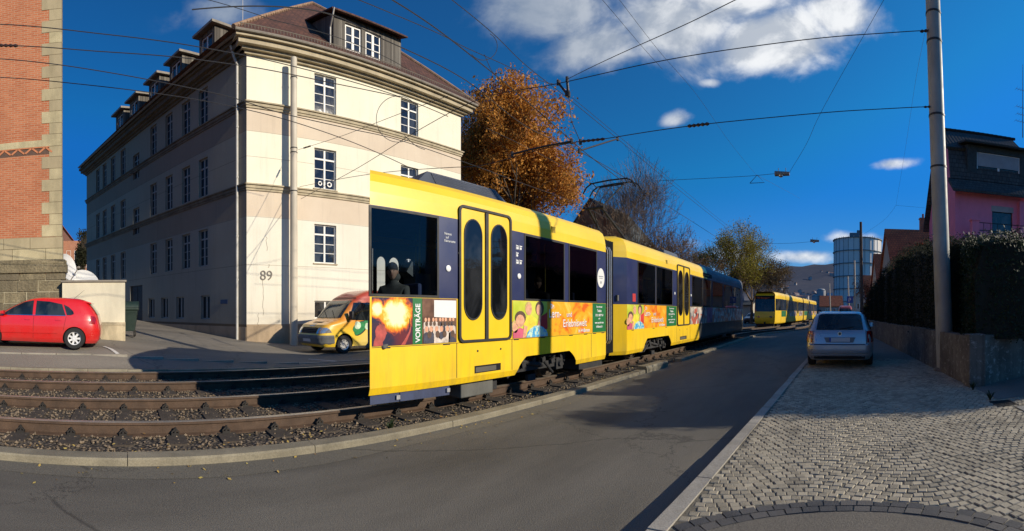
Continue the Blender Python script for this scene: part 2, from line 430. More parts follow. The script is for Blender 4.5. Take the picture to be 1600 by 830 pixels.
for ti, (cx, lab) in enumerate(((-6.43, 'rusty tram track on timber sleepers nearest the road, under the near tram'), (-9.62, 'rusty tram track on timber sleepers farther from the road, beside the parking strip'))):
    T_ = thing('tram_track', lab, 'tram track', (cx, 0, 0), 0, 'the two tram tracks')
    for sx in (-.7525, .7525):
        mb = MB(); rings = [[(cx+off(yv)+sx+p[0], yv, p[1]) for p in prof] for yv in rail_ys]
        mb.loft(rings, 0, True, True, mf=lambda i: 1 if i in (6, 7, 8) else 0)
        mb.build('rail', [m_rust, m_steel], T_)
    yv = -6.0 + .2*ti; k = 0
    while k < 84:
        if ti == 0 and k == 0:
            s0 = sl.build('sleeper', m_sleeper, T_, origin=(0,0,0)); c0 = cl.build('rail_clip', m_clip, s0, origin=(0,0,0)); c0.location = (-.7525,0,0)
            s0.location = (off(yv), yv, 0); c1 = c0.copy(); C.objects.link(c1); c1.parent = s0; c1.location = (.7525,0,0)
        else:
            s1 = s0.copy(); C.objects.link(s1); s1.parent = T_; s1.location = (off(yv), yv, 0)
            if k < 50:
                for sx in (-.7525, .7525):
                    c1 = c0.copy(); C.objects.link(c1); c1.parent = s1; c1.location = (sx, 0, 0)
        yv += .66; k += 1
# ---- kerbs
def kerb_run(name, fx, y0, y1, wd, h, L, m, side, z0=0.0, bev=.02, zf=None):
    mb = MB(); q = y0
    while q < y1:
        e = min(q+L, y1) - .008
        for (a, b) in ((q, e),):
            xa, xb = fx(a), fx(b); za = zf(xa, a) if zf else z0
            hh = h + rnd.uniform(-.006, .006); jx = rnd.uniform(-.006, .006)
            pts = [(0,-.12),(wd,-.12),(wd,h-bev*1.6 if side>0 else h),(wd-bev if side>0 else wd,hh),(0 if side>0 else bev,hh),(0,h if side>0 else h-bev*1.6)]
            mb.loft([[(xx+jx+p[0], yv, za+p[1]) for p in pts] for (xx, yv) in ((xa, a), (xb, b))])
        q += L
    return mb.build(name, m, kind='structure')
m_kerb2 = M('kerb_granite', (.34, .31, .26), .8, .22, 2.2, .4, 80, fine=.22, grime=.3)
m_trk = M('track_kerb_concrete', (.235, .205, .145), .88, .25, 1.6, .4, 70, fine=.18, grime=.5)
kerb_run('track_kerb', lambda y: -4.66+off(y), -10, 10.35, .21, .085, 2.0, m_trk, 1, bev=.012)
kerb_run('track_kerb_step', lambda y: -4.66+off(y), 10.36, 11.9, .26, .17, .39, m_trk, 1, bev=.03)
kerb_run('track_kerb_far', lambda y: -4.66+off(y), 13.2, 90, .22, .09, 1.0, m_trk, 1, bev=.02)
kerb_run('rear_track_kerb', lambda y: -11.24+off(y), -12, 90, .16, .08, 1.0, m_trk, 1, zf=lambda x, y: max(0, zl(-11.3, y)), bev=.02)
kerb_run('pavement_kerb', lambda y: kerb_r(y), -12, 70, .15, .125, .98, m_kerb2, -1, bev=.022)
# ---- pavement of small granite setts
PZ = .12
m_pave = asphalt('pavement_asphalt', (.17, .16, .14), .8, .75)
m_joint = M('joint_sand', (.15, .13, .095), .95, .3, 6, .5, 60, fine=.3)
g = MB(); strip(g, lambda y: kerb_r(y)+.14, lambda y: 16+max(0, y-30)*.2, PZ-.0065, -12, 13); g.build('pavement_bed', m_joint, kind='structure')
g = MB(); strip(g, lambda y: kerb_r(y)+.14, lambda y: 4.6+off(y), PZ, 13, 300)
g.build('pavement', m_pave, kind='structure')
m_sett = M('granite_sett', (.29, .25, .18), .8, .35, 2.2, .7, 120, fine=.35, tint=(.47, .405, .29), grime=.25, bdist=.004)
g = MB(); W = 1.9; pit = .080
CX, CY, CR = .12, 1.98, 1.22
def slab(x, y): return (x > 2.72+(y-5)*.02 and y < 6.2)
row = 0
for lane in range(-2, 6):
    xc = kerb_r(5) + .95 + lane*W
    yv0 = 1.2
    k = 0
    while True:
        y0 = yv0 + k*pit; k += 1
        if y0 > 13.3: break
        n_ = 23; sag = .23
        u0 = (k % 2)*.5
        for i in range(-1, n_+1):
            u = (i + u0)/n_ - .5
            if u < -.5 or u >= .5: continue
            xx = xc + u*W + rnd.uniform(-.008, .008); yv = y0 + sag*(.5+.5*math.cos(2*math.pi*u)) + .05*math.sin(xx*1.7+y0*1.1) + rnd.uniform(-.009, .009); sl_ = -sag*math.pi*math.sin(2*math.pi*u)/W
            if xx < kerb_r(yv)+.185 or yv < 1.9: continue
            dx_, dy_ = xx-CX, yv-CY
            if math.hypot(dx_, dy_) < CR+.17: continue
            if yv < CY+.3 : continue
            if xx > 6.5 or (xx > 2.72 and yv > 7.98 + (xx-2.7)*.52) or slab(xx, yv): continue
            A = math.atan(sl_)*.9 + rnd.uniform(-.10, .10); hw = W/n_*.5*rnd.uniform(.93, 1.0)*min(1.15, 1/math.cos(A)**.4); hl = pit*.5*rnd.uniform(.92, 1.0)
            ca, sa = math.cos(A), math.sin(A); zt = PZ + rnd.uniform(-.003, .003); tz = rnd.uniform(-.03, .03); tz2 = rnd.uniform(-.03, .03)
            def P(a, b_, z_): return (xx+a*ca-b_*sa, yv+a*sa+b_*ca, z_+a*tz+b_*tz2)
            j = [rnd.uniform(.86, 1.05) for _ in range(4)]
            cs = [(-hw*j[0], -hl*j[1]), (hw*j[1], -hl*j[2]), (hw*j[2], hl*j[3]), (-hw*j[3], hl*j[0])]
            vs = [P(a, b_, zt-.04) for a, b_ in cs] + [P(a, b_, zt-.005) for a, b_ in cs] + [P(a*.84, b_*.84, zt) for a, b_ in cs]
            g.add(vs, [(0,1,5,4),(1,2,6,5),(2,3,7,6),(3,0,4,7),(4,5,9,8),(5,6,10,9),(6,7,11,10),(7,4,8,11),(8,9,10,11)], 0, rnd.random()**1.5)
g.build('sett_paving', m_sett, kind='structure')
m_dark = M('basalt_sett', (.055, .055, .058), .8, .25, 12, .6, 90, fine=.3, tint=(.12, .11, .10))
g = MB()
for rr_ in (CR+.035, CR+.125):
    n_ = int(2*math.pi*rr_/.125)
    for i in range(n_):
        a = 2*math.pi*i/n_ + rr_; ax = CX+rr_*math.cos(a); ay = CY+rr_*math.sin(a)
        if ax < kerb_r(ay)+.2: continue
        g.obox((ax, ay, PZ-.018+rnd.uniform(-.003,.003)), Vector((math.cos(a), math.sin(a), 0))*.041, Vector((-math.sin(a), math.cos(a), 0))*.057, (0,0,.02), 0, rnd.random())
g.build('basalt_edging', m_dark, kind='structure')
g = MB(); g.poly([(CX+CR*math.cos(a*math.pi/24), CY+CR*math.sin(a*math.pi/24), PZ-.004) for a in range(48)])
g.build('pavement_patch', asphalt('patch_asphalt', (.17, .15, .12), 1.0, .8), kind='structure')
m_conc = M('concrete_slab', (.27, .26, .24), .85, .15, 2, .3, 60, fine=.15, grime=.2)
g = MB(); g.box(2.78, 8, 2.0, 6.1, PZ-.06, PZ+.004); g.build('pavement_slab', m_conc, kind='structure')
g = MB(); g.poly([(2.75, 8.02, PZ+.004), (2.75, 6.75, PZ+.004), (7, 7.2, PZ+.004), (9, 12, PZ+.004)]); 
g.build('forecourt', m_pave, kind='structure')
# road drain grate
T_ = thing('drain_grate', 'dark iron drain grate set in the paving near the concrete slab', 'drain', (2.72, 6.42, PZ))
g = MB(); 
for (a, b, c_, d_) in ((-.17,.17,-.2,-.17),(-.17,.17,.17,.2),(-.17,-.14,-.17,.17),(.14,.17,-.17,.17)): g.box(2.72+a, 2.72+b, 6.42+c_, 6.42+d_, PZ-.03, PZ+.008)
g.build('frame', m_clip, T_)
g = MB()
for i in range(9): g.box(2.72-.14, 2.72+.14, 6.42-.155+i*.036, 6.42-.155+i*.036+.018, PZ-.03, PZ+.005)
g.build('grating', m_clip, T_)
# ================================================================ BUILDINGS
def rects_minus(s0, s1, z0, z1, holes):
    ss = sorted(set([s0, s1] + [h[0] for h in holes] + [h[1] for h in holes])); zs = sorted(set([z0, z1] + [h[2] for h in holes] + [h[3] for h in holes]))
    for a, b in zip(ss, ss[1:]):
        for c_, d_ in zip(zs, zs[1:]):
            ms, mz = (a+b)/2, (c_+d_)/2
            if any(h[0] < ms < h[1] and h[2] < mz < h[3] for h in holes): continue
            yield a, b, c_, d_
class Wall:
    """vertical wall: origin, horizontal direction u, outward normal n"""
    def __init__(s, o, u, n): s.o = Vector(o); s.u = Vector(u).normalized(); s.n = Vector(n).normalized()
    def p(s, a, z, d=0.0): q = s.o + s.u*a + s.n*d; return (q.x, q.y, z)
    def face(s, mb, s0, s1, z0, z1, holes=(), depth=.14, d=0.0, m=0):
        for a, b, c_, d_ in rects_minus(s0, s1, z0, z1, holes): mb.quad(s.p(a, c_, d), s.p(b, c_, d), s.p(b, d_, d), s.p(a, d_, d), m)
        for (a, b, c_, d_) in holes:
            e = d-depth
            mb.quad(s.p(a, c_, d), s.p(b, c_, d), s.p(b, c_, e), s.p(a, c_, e), m); mb.quad(s.p(a, d_, e), s.p(b, d_, e), s.p(b, d_, d), s.p(a, d_, d), m)
            mb.quad(s.p(a, c_, e), s.p(a, d_, e), s.p(a, d_, d), s.p(a, c_, d), m); mb.quad(s.p(b, c_, d), s.p(b, d_, d), s.p(b, d_, e), s.p(b, c_, e), m)
    def bar(s, mb, a, b, z0, z1, d0, d1, m=0):
        vs = [s.p(a, z0, d0), s.p(b, z0, d0), s.p(b, z0, d1), s.p(a, z0, d1), s.p(a, z1, d0), s.p(b, z1, d0), s.p(b, z1, d1), s.p(a, z1, d1)]
        mb.add(vs, [(0,3,2,1),(4,5,6,7),(0,1,5,4),(1,2,6,5),(2,3,7,6),(3,0,4,7)], m)
def window(W_, s0, s1, z0, z1, parent, mf, mg, cols=2, rows=3, top=.25, depth=.14, fw=.06, bar=.03, name='window', sill=None):
    fr = MB(); e = -depth+.03
    W_.bar(fr, s0, s0+fw, z0, z1, e-.05, e); W_.bar(fr, s1-fw, s1, z0, z1, e-.05, e)
    W_.bar(fr, s0+fw, s1-fw, z0, z0+fw, e-.05, e-.002); W_.bar(fr, s0+fw, s1-fw, z1-fw, z1, e-.05, e-.002)
    zt = z1-(z1-z0)*top if top else z1-fw
    if top: W_.bar(fr, s0+fw, s1-fw, zt-fw*.8, zt+fw*.5, e-.05, e+.012)
    for c_ in range(1, cols):
        x_ = lerp(s0, s1, c_/cols); W_.bar(fr, x_-fw*.75, x_+fw*.75, z0+fw, z1-fw, e-.05, e+.008)
    for r_ in range(1, rows):
        zz = lerp(z0+fw, zt-fw*.5, r_/rows); W_.bar(fr, s0+fw, s1-fw, zz-bar/2, zz+bar/2, e-.05, e-.008)
    f = fr.build(name, mf, parent)
    pn = MB(); k = .5
    for c_ in range(cols):      # each light very slightly out of plane, as old panes are
        a, b = lerp(s0, s1, c_/cols), lerp(s0, s1, (c_+1)/cols); j1, j2 = rnd.uniform(-.003, .003), rnd.uniform(-.003, .003)
        pn.quad(W_.p(a, z0+.01, e-.03+j1), W_.p(b, z0+.01, e-.03), W_.p(b, z1-.01, e-.03+j2), W_.p(a, z1-.01, e-.03))
    W_.bar(pn, s0, s1, z0, z1, -depth-.02, -depth-.012, 0)
    pn.build('pane', mg, f)
    if sill:
        sb = MB(); W_.bar(sb, s0-.06, s1+.06, z0-.06, z0-.005, -.02, .05); sb.build('sill', sill, f)
    return f
def ray_bar(*a): pass
m_wframe = M('window_white', (.72, .71, .68), .5, .05, 5)
m_wframe_s = M('window_shaded', (.26, .26, .25), .6, .1, 5)  # darker frames for the side wall, its shade put into the colour
m_wframe_d = M('window_brown', (.06, .045, .035), .5, .1, 5)
def pane_mat(name, c0=(.012, .015, .022), c1=(.05, .055, .06)):
    m, t, b = newmat(name); v = t.obj()
    n_ = t.noise(t.scalev(v, (1.3, 1.3, .7)), 1.4, 3, .6, .6)
    t.put(b.inputs['Base Color'], t.mix(t.mr(n_, .45, .62), c0, c1)); b.inputs['Roughness'].default_value = .025
    b.inputs['Specular IOR Level'].default_value = .8
    t.put(b.inputs['Normal'], t.bump(t.noise(v, 2.2, 2), .05, .03)); return m
m_pane = pane_mat('window_pane'); m_pane_d = M('window_pane_dull', (.010, .011, .013), .35, .3, 3, spec=.25)
# ---- render of the cream block: colour bands between string courses
def render_mat(name='cream_render', k0=1.0):
    m, t, b = newmat(name); v = t.obj(); _, _, z = t.sep(v)
    n1 = t.noise(v, .5, 5, .6); n2 = t.noise(v, 30, 4, .7)
    cream = t.mix(t.mr(n1, .3, .7), (.78, .73, .58), (.86, .81, .66))
    beige = t.mix(t.mr(n1, .3, .7), (.62, .51, .39), (.70, .59, .46))
    pale = t.mix(t.mr(n1, .3, .7), (.72, .68, .57), (.80, .76, .65))
    def between(a, b_): return t.math('MULTIPLY', t.math('GREATER_THAN', z, a), t.math('LESS_THAN', z, b_))
    c = t.mix(t.math('MAXIMUM', between(9.75, 11.0), between(5.9, 7.3)), cream, beige)
    c = t.mix(t.math('LESS_THAN', z, 5.9), c, pale)
    c = t.mix(t.math('LESS_THAN', z, 1.0), c, (.33, .24, .15))
    # drip stains
    st = t.noise(t.scalev(v, (2.6, 2.6, .16)), 1.3, 6, .7)
    c = t.mix(t.mr(st, .52, .8, 0, .42), c, t.mix(.5, c, (.16, .13, .10)))
    for zz in (9.75, 5.88, 3.7, 8.6):
        c = t.mix(t.math('MULTIPLY', between(zz-.012, zz+.012), .55), c, (.2, .16, .1))
    base = t.mr(z, .9, 2.6, .5, 0); c = t.mix(t.math('MULTIPLY', base, t.mr(n1, .35, .6)), c, (.38, .31, .23))
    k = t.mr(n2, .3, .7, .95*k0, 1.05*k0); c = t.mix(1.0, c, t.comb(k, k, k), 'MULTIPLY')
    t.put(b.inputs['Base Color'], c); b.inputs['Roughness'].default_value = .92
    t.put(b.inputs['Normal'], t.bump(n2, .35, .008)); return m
m_render = render_mat(); m_render2 = render_mat('shaded_render', .33)  # second copy carries the side wall's shade in its colour
m_band = M('string_course_stone', (.46, .39, .27), .9, .15, 1.2, .3, 40, fine=.1, grime=.5)
m_band_s = M('shaded_band', (.15, .125, .09), .9, .2, 1.2, .3, 40, grime=.6)  # side wall bands and cornice, darkened in colour to look shaded
m_gutter = M('gutter_zinc', (.24, .21, .17), .6, .15, 3, metal=.1, grime=.4)
m_pipe = M('downpipe_pale', (.52, .50, .46), .6, .12, 4, grime=.35)
def tile_mat(name, ca, cb, rowh=.30, colw=.24, mortar=(.02,.012,.01)):
    m, t, b = newmat(name)
    uvn = t.n.new('ShaderNodeTexCoord').outputs['UV']
    br = t.n.new('ShaderNodeTexBrick'); t.put(br.inputs['Vector'], uvn); br.inputs['Scale'].default_value = 1
    br.inputs['Brick Width'].default_value = colw; br.inputs['Row Height'].default_value = rowh; br.inputs['Mortar Size'].default_value = .014; br.inputs['Mortar Smooth'].default_value = .4
    br.inputs['Color1'].default_value = (*ca, 1); br.inputs['Color2'].default_value = (*cb, 1); br.inputs['Mortar'].default_value = (*mortar, 1); br.inputs['Bias'].default_value = -.1
    n_ = t.noise(uvn, 1.1, 6, .7); c = t.mix(t.mr(n_, .4, .7, 0, .65), br.outputs['Color'], tuple(q*.35 for q in ca)); rowd = t.math('FRACT', t.math('DIVIDE', t.sep(uvn)[1], rowh)); c = t.mix(t.mr(rowd, .80, .97, 0, .75), c, tuple(q*.18 for q in ca))
    u_, v_, _ = t.sep(uvn); saw = t.math('FRACT', t.math('DIVIDE', v_, rowh)); half = t.math('ABSOLUTE', t.math('SUBTRACT', t.math('FRACT', t.math('DIVIDE', u_, colw)), .5))
    h = t.math('SUBTRACT', t.math('SUBTRACT', 1.0, saw), t.math('MULTIPLY', half, .5))
    t.put(b.inputs['Base Color'], c); b.inputs['Roughness'].default_value = .85
    t.put(b.inputs['Normal'], t.bump(h, .9, .05)); return m
m_tile_br = tile_mat('brown_roof_tile', (.15, .062, .038), (.075, .034, .024))
m_tile_red = tile_mat('red_roof_tile', (.66, .17, .06), (.46, .11, .045))
m_tile_dk = tile_mat('dark_roof_tile', (.075, .085, .085), (.045, .05, .052))
def roof_uv(o):
    """tile coordinates in metres: u along the eave, v up the slope"""
    me = o.data; uv = me.uv_layers.new(name='UVMap')
    for p in me.polygons:
        n = p.normal; u = Vector((-n.y, n.x, 0))
        if u.length < 1e-4: u = Vector((1,0,0))
        u.normalize(); v = n.cross(u)
        for li in p.loop_indices:
            c = me.vertices[me.loops[li].vertex_index].co; uv.data[li].uv = (c.dot(u), c.dot(v))
    return o
# ---------------- the corner block with house number
P0 = Vector((-19.3, 5.28, 0)); P1 = Vector((-19.3, 17.96, 0)); sdir = Vector((-.902, -.431, 0)); P2 = P0 + sdir*20.4; P3 = P1 + sdir*20.4
BL = thing('apartment_building', 'cream corner apartment building with house number, brown hipped roof and grey dormers', 'building', (-19.3, 5.28, 0))
Wf = Wall(P0, (0,1,0), (1,0,0)); Ws = Wall(P2, -sdir, (.431, -.902, 0)); Wr = Wall(P1, sdir, (-.431, .902, 0))
fl = [(11.14, 12.96), (7.47, 9.4), (3.9, 5.76)]; ZT = 13.5
fh = []
for (a, z_) in ((8.61-5.28, 0), (13.62-5.28, 0)):
    for (z0, z1) in fl: fh.append((a, a+1.17, z0, z1))
base_h = [(8.62-5.28, 9.82-5.28, 1.25, 2.1), (13.6-5.28, 14.8-5.28, 1.25, 2.1)]
sh = []; sw = []
for tt in (3.39, 5.0, 6.8, 8.65, 13.05, 14.8, 16.4, 17.8):
    a = 20.4-tt
    for (z0, z1) in fl: sh.append((a-.40, a+.40, z0, z1))
for tt in (3.2, 5.6, 7.3, 8.9): sh.append((20.4-tt-.4, 20.4-tt+.4, 1.2, 2.4))
a = 20.4-11.0; door_h = (a-.9, a+.9, .5, 3.3); sh.append(door_h)
for (z0, z1) in fl[:2]: sh.append((a-.45, a+.45, z0-.8, z1-1.0))
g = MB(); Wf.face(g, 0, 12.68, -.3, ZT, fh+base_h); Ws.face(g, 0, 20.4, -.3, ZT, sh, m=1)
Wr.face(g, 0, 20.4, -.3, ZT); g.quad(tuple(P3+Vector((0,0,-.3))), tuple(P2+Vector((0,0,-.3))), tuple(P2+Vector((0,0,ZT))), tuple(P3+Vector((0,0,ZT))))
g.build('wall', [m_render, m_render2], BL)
for h in fh: window(Wf, *h, BL, m_wframe, m_pane, sill=m_band)
for h in base_h: window(Wf, *h, BL, m_wframe, m_pane, rows=1, top=0, bar=.02)
for h in sh:
    if h is door_h: continue
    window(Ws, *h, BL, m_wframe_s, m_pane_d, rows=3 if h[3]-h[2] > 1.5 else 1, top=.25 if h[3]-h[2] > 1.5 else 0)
g = MB(); Ws.bar(g, door_h[0], door_h[1], .5, 3.3, -.13, -.10); Ws.bar(g, a-.03, a+.03, .5, 3.2, -.10, -.08)
for zz in (1.2, 2.0, 2.8): Ws.bar(g, door_h[0]+.1, door_h[1]-.1, zz, zz+.05, -.10, -.085)
g.build('entrance_door', M('dark_wood', (.03, .022, .016), .6), BL)
g = MB()          # string courses with a stepped profile
for zc in (11.08, 7.36):
    for (z0, z1, pr) in ((zc-.30, zc-.20, .05), (zc-.198, zc-.06, .09), (zc-.058, zc, .15)):
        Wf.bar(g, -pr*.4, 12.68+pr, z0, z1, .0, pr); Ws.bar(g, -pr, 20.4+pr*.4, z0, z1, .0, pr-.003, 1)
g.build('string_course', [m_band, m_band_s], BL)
g = MB()          # shallow plinth and blind pilaster at the facade kink
Wf.bar(g, 0, 12.68, -.3, .93, 0, .045); Ws.bar(g, 0, 20.4, -.3, .88, 0, .04)
g.build('plinth', M('plinth_render', (.36, .27, .18), .9, .2, 1.0, .4, 40, fine=.15, grime=.6), BL)
g = MB()          # cornice and gutter, stepped out to the eaves
for (z0, z1, pr) in ((13.16, 13.28, .12), (13.282, 13.40, .28), (13.402, 13.62, .50), (13.622, 13.78, .64)):
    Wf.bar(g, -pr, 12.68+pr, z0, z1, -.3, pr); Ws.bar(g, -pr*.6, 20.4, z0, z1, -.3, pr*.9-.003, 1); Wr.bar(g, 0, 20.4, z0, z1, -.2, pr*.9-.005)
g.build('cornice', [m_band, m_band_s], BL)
g = MB(); e = .70
g.tube([Wf.p(-e, 13.80, e), Wf.p(12.68+e, 13.80, e)], .075, 8); g.tube([Ws.p(0, 13.80, e), Ws.p(20.4+.3, 13.80, e)], .075, 8)
g.build('gutter', m_gutter, BL)
# roof: front hip, skewed side slopes, ridge
E0 = Vector((-19.3+.72, 5.28-.78, 13.84)); E1 = Vector((-19.3+.72, 17.96+.78, 13.84)); E2 = P2+Vector((.15,-.78,13.84)); E3 = P3+Vector((-.3,.6,13.84))
A0 = Vector((-26.4, 11.62, 21.6)); A1 = A0 + sdir*13.5
g = MB(); g.poly([E0, E1, A0]); g.poly([E1, E3, A1, A0]); g.poly([E2, E0, A0, A1]) ; g.poly([E3, E2, A1])
g.poly([E0, E2, E3, E1])
roof = roof_uv(g.build('roof', m_tile_br, BL))
g = MB()          # ridge and hip tiles
for (a_, b_) in ((E0, A0), (E1, A0), (A0, A1)):
    n_ = int((b_-a_).length/.36)
    for i in range(n_):
        p, q = a_.lerp(b_, i/n_), a_.lerp(b_, (i+1.12)/n_); g.tube([p+Vector((0,0,.02)), q+Vector((0,0,.05))], [.11, .085], 7)
g.build('ridge_tile', M('ridge_clay', (.30, .19, .12), .85, .3, 2, .3, 30), roof)
g = MB()          # snow guard fence above the gutter
for (Wl, L) in ((Wf, 12.68),):
    for zz in (13.95, 14.26): g.tube([Wl.p(-.5, zz, .45), Wl.p(L+.5, zz, .45)], .02, 5)
    n_ = 90
    for i in range(n_+1): q = -.5+(L+1)*i/n_; g.tube([Wl.p(q, 13.86, .46), Wl.p(q, 14.27, .45)], .014, 4)
g.build('snow_guard', M('snow_guard_metal', (.22, .19, .15), .6, .1), BL)
# front dormer
m_slate = M('grey_boards', (.13, .115, .095), .85, .35, 6, .6, 14, fine=.35, grime=.4)
def board_mat():
    m, t, b = newmat('weathered_boards'); v = t.obj(); x, y, z = t.sep(v)
    q = t.math('ADD', t.math('MULTIPLY', y, 1.0), t.math('MULTIPLY', x, .8)); fr = t.math('FRACT', t.math('MULTIPLY', q, 9.0)); cell = t.math('FLOOR', t.math('MULTIPLY', q, 9.0))
    wn = t.n.new('ShaderNodeTexWhiteNoise'); wn.noise_dimensions = '1D'; t.put(wn.inputs['W'], cell)
    c = t.mix(wn.outputs['Value'], (.075, .065, .055), (.22, .20, .17)); c = t.mix(t.mr(t.noise(t.scalev(v, (8,8,.6)), 3, 5, .7), .4, .7, 0, .6), c, (.08, .07, .06))
    c = t.mix(t.mr(fr, .88, .95), c, (.012, .01, .01)); t.put(b.inputs['Base Color'], c); b.inputs['Roughness'].default_value = .85
    t.put(b.inputs['Normal'], t.bump(t.mr(fr, .86, .98, 1, 0), .8, .02)); return m
m_board = board_mat()
dx = -19.12; Wd = Wall((dx, 9.55, 0), (0,1,0), (1,0,0)); dw = 3.95
D = MB(); dh = [(.62, 1.55, 14.38, 15.68), (1.78, 2.71, 14.38, 15.68)]
Wd.face(D, 0, dw, 13.8, 15.95, dh, .1)
for yy_ in (9.55, 9.55+dw): D.poly([(dx, yy_, 13.8), (dx, yy_, 15.95), (-23.0, yy_, 17.5), (-21.6, yy_, 15.9)])
dorm = D.build('dormer', m_board, BL)
for h in dh: window(Wd, *h, dorm, m_wframe, m_pane, rows=3, top=.0, depth=.1, fw=.09, bar=.04)
D = MB(); D.loft([[(dx+.35, q_, 15.90), (dx+.35, q_, 15.98), (-23.4, q_, 17.9), (-23.4, q_, 17.8)] for q_ in (9.3, 9.75+dw)])
roof_uv(D.build('dormer_roof', m_tile_br, dorm))
D = MB(); D.tube([(dx+.45, 9.35, 15.9), (dx+.3, 9.35, 15.6), (dx-.1, 9.42, 15.3), (dx-.1, 9.42, 14.2)], .045, 6); D.build('dormer_downpipe', m_pipe, dorm)
# five small dormers along the side slope
for tt in (2.72, 5.64, 8.1, 10.8, 13.05):
    Wq = Wall(P0+sdir*(tt+.65)+Vector((.431,-.902,0))*.25, -sdir, (.431, -.902, 0)); D = MB()
    Wq.face(D, 0, 1.3, 13.8, 15.45, [(.2, 1.1, 14.2, 15.25)], .08)
    D.poly([Wq.p(0, 13.8), Wq.p(0, 15.45), Wq.p(0, 15.8, -2.4), Wq.p(0, 13.8, -2.4)]); D.poly([Wq.p(1.3, 13.8), Wq.p(1.3, 15.45), Wq.p(1.3, 15.8, -2.4), Wq.p(1.3, 13.8, -2.4)])
    d_ = D.build('small_dormer', m_board, BL)
    window(Wq, .2, 1.1, 14.2, 15.25, d_, m_wframe, m_pane, rows=1, top=0, depth=.08)
    D = MB(); D.loft([[Wq.p(a_, z_+dz_, d__) for a_, z_ in ((-.2, 0), (1.5, 0), (1.5, .12), (-.2, .12))] for dz_, d__ in ((15.42, .3), (15.75, -2.5))])
    D.build('dormer_roof', m_gutter, d_)
g = MB(); q = 20.4-.55; g.tube([Ws.p(q, 13.7, .5), Ws.p(q, 13.2, .3), Ws.p(q, 12.9, .1), Ws.p(q, .2, .1)], .06, 8)
for zz in (3, 5, 7.7, 10, 12): g.tube([Ws.p(q, zz, .1), Ws.p(q, zz+.08, .1)], .075, 8)
g.build('downpipe', m_pipe, BL)
g = MB(); g.tube([(-24.2, 6.4, 16.0), (-24.2, 6.4, 20.5)], [.03, .015], 5); g.build('roof_antenna', M('antenna_grey', (.5,.5,.5), .5), BL)
text('89', .62, M('number_iron', (.16, .14, .12), .6), BL, Wf.p(.62, 3.02, .02), (0,1,0), (0,0,1), 'house_number', sx=1.0, extrude=.01)
g = MB(); Ws.bar(g, 18.5, 19.05, 1.95, 2.15, .01, .03); sp = g.build('street_sign', M('sign_dark', (.03,.04,.09), .4), BL)
g = MB()           # hairline cracks and soot traces where old fittings ran down by the number
for (s_, z0, z1) in ((.95, 4.35, 5.0), (1.05, 3.6, 3.75), (.78, 1.4, 3.0), (.55, .9, 1.5)):
    g = MB(); pts = []; 
    for i in range(9): pts.append(Wf.p(s_+rnd.uniform(-.035,.035), lerp(z0, z1, i/8), .004))
    g.tube(pts, .008, 4); g.build('wall_crack', M('soot_line', (.22, .18, .13), .9), BL)
# leaflet stickers in the first-floor window
g = MB()
for (s_, z_, r_) in ((3.33+.35, 7.75, .11), (3.33+.85, 7.75, .13)):
    g = MB(); n_ = 16; g.loft([[Wf.p(s_+rr_*math.cos(i*2*math.pi/n_), z_+rr_*math.sin(i*2*math.pi/n_), -.095) for i in range(n_)] for rr_ in (r_*.55, r_)], caps=False); g.build('window_sticker', m_wframe, BL)

# ---------------- brick tower at the left edge
def brick_mat(name, c1, c2, mort, bw=.25, rh=.077, ms=.009):
    m, t, b = newmat(name); v = t.obj(); x, y, z = t.sep(v)
    br = t.n.new('ShaderNodeTexBrick'); t.put(br.inputs['Vector'], t.comb(t.math('ADD', x, y), z, 0)); br.inputs['Scale'].default_value = 1
    br.inputs['Brick Width'].default_value = bw; br.inputs['Row Height'].default_value = rh; br.inputs['Mortar Size'].default_value = ms; br.inputs['Mortar Smooth'].default_value = .3
    br.inputs['Color1'].default_value = (*c1, 1); br.inputs['Color2'].default_value = (*c2, 1); br.inputs['Mortar'].default_value = (*mort, 1)
    n_ = t.noise(v, .8, 6, .65); c = t.mix(t.mr(n_, .45, .75, 0, .4), br.outputs['Color'], tuple(q*.55 for q in c1))
    n2 = t.noise(v, 60, 3); k = t.mr(n2, .3, .7, .85, 1.15); c = t.mix(1.0, c, t.comb(k, k, k), 'MULTIPLY')
    t.put(b.inputs['Base Color'], c); b.inputs['Roughness'].default_value = .9
    t.put(b.inputs['Normal'], t.bump(t.math('SUBTRACT', t.math('MULTIPLY', n2, .2), br.outputs['Fac']), .6, .012)); return m
m_brick = brick_mat('orange_brick', (.37, .105, .042), (.45, .155, .07), (.44, .31, .20))
m_brick_far = brick_mat('dark_red_brick', (.33, .13, .07), (.42, .18, .10), (.36, .26, .2), .25, .08)
m_sand = M('sandstone', (.42, .36, .22), .9, .28, 1.2, .5, 40, fine=.15, tint=(.33, .27, .17), grime=.5)
m_rough = M('rough_stone', (.20, .165, .10), .95, .3, 1.5, 1.0, 14, fine=.3, tint=(.14, .115, .075), grime=.6, bdist=.05)
TX = -16.0; TY = -2.42
TW = thing('brick_tower', 'tall orange brick tower with sandstone corner blocks beside the red car', 'tower', (TX, TY, 0))
g = MB(); g.prism([(TX, TY, 4.3), (TX, TY-9, 4.3), (TX-6, TY-9, 4.3), (TX-6, TY-1.05, 4.3)], (0,0,20)); g.build('wall', m_brick, TW)
Wt = Wall((TX, TY, 0), (0,-1,0), (1,0,0)); Wt2 = Wall((TX, TY, 0), (-1,-.175,0), (-.175,1,0))
g = MB(); zz = 4.32; k = 0
while zz < 24:
    h_ = .40 if k % 2 else .43
    wd = .44 if k % 2 else .72
    if abs(zz-7.8) < .2: pass
    ti_ = rnd.random(); Wt.bar(g, -.02, wd, zz, zz+h_-.012, -.2, .02); 
    for q in range(len(g.ti)-6, len(g.ti)): g.ti[q] = ti_; g.hastint = True
    Wt2.bar(g, .0, .44 if k % 2 == 0 else .72, zz, zz+h_-.012, -.1, .018); zz += h_; k += 1
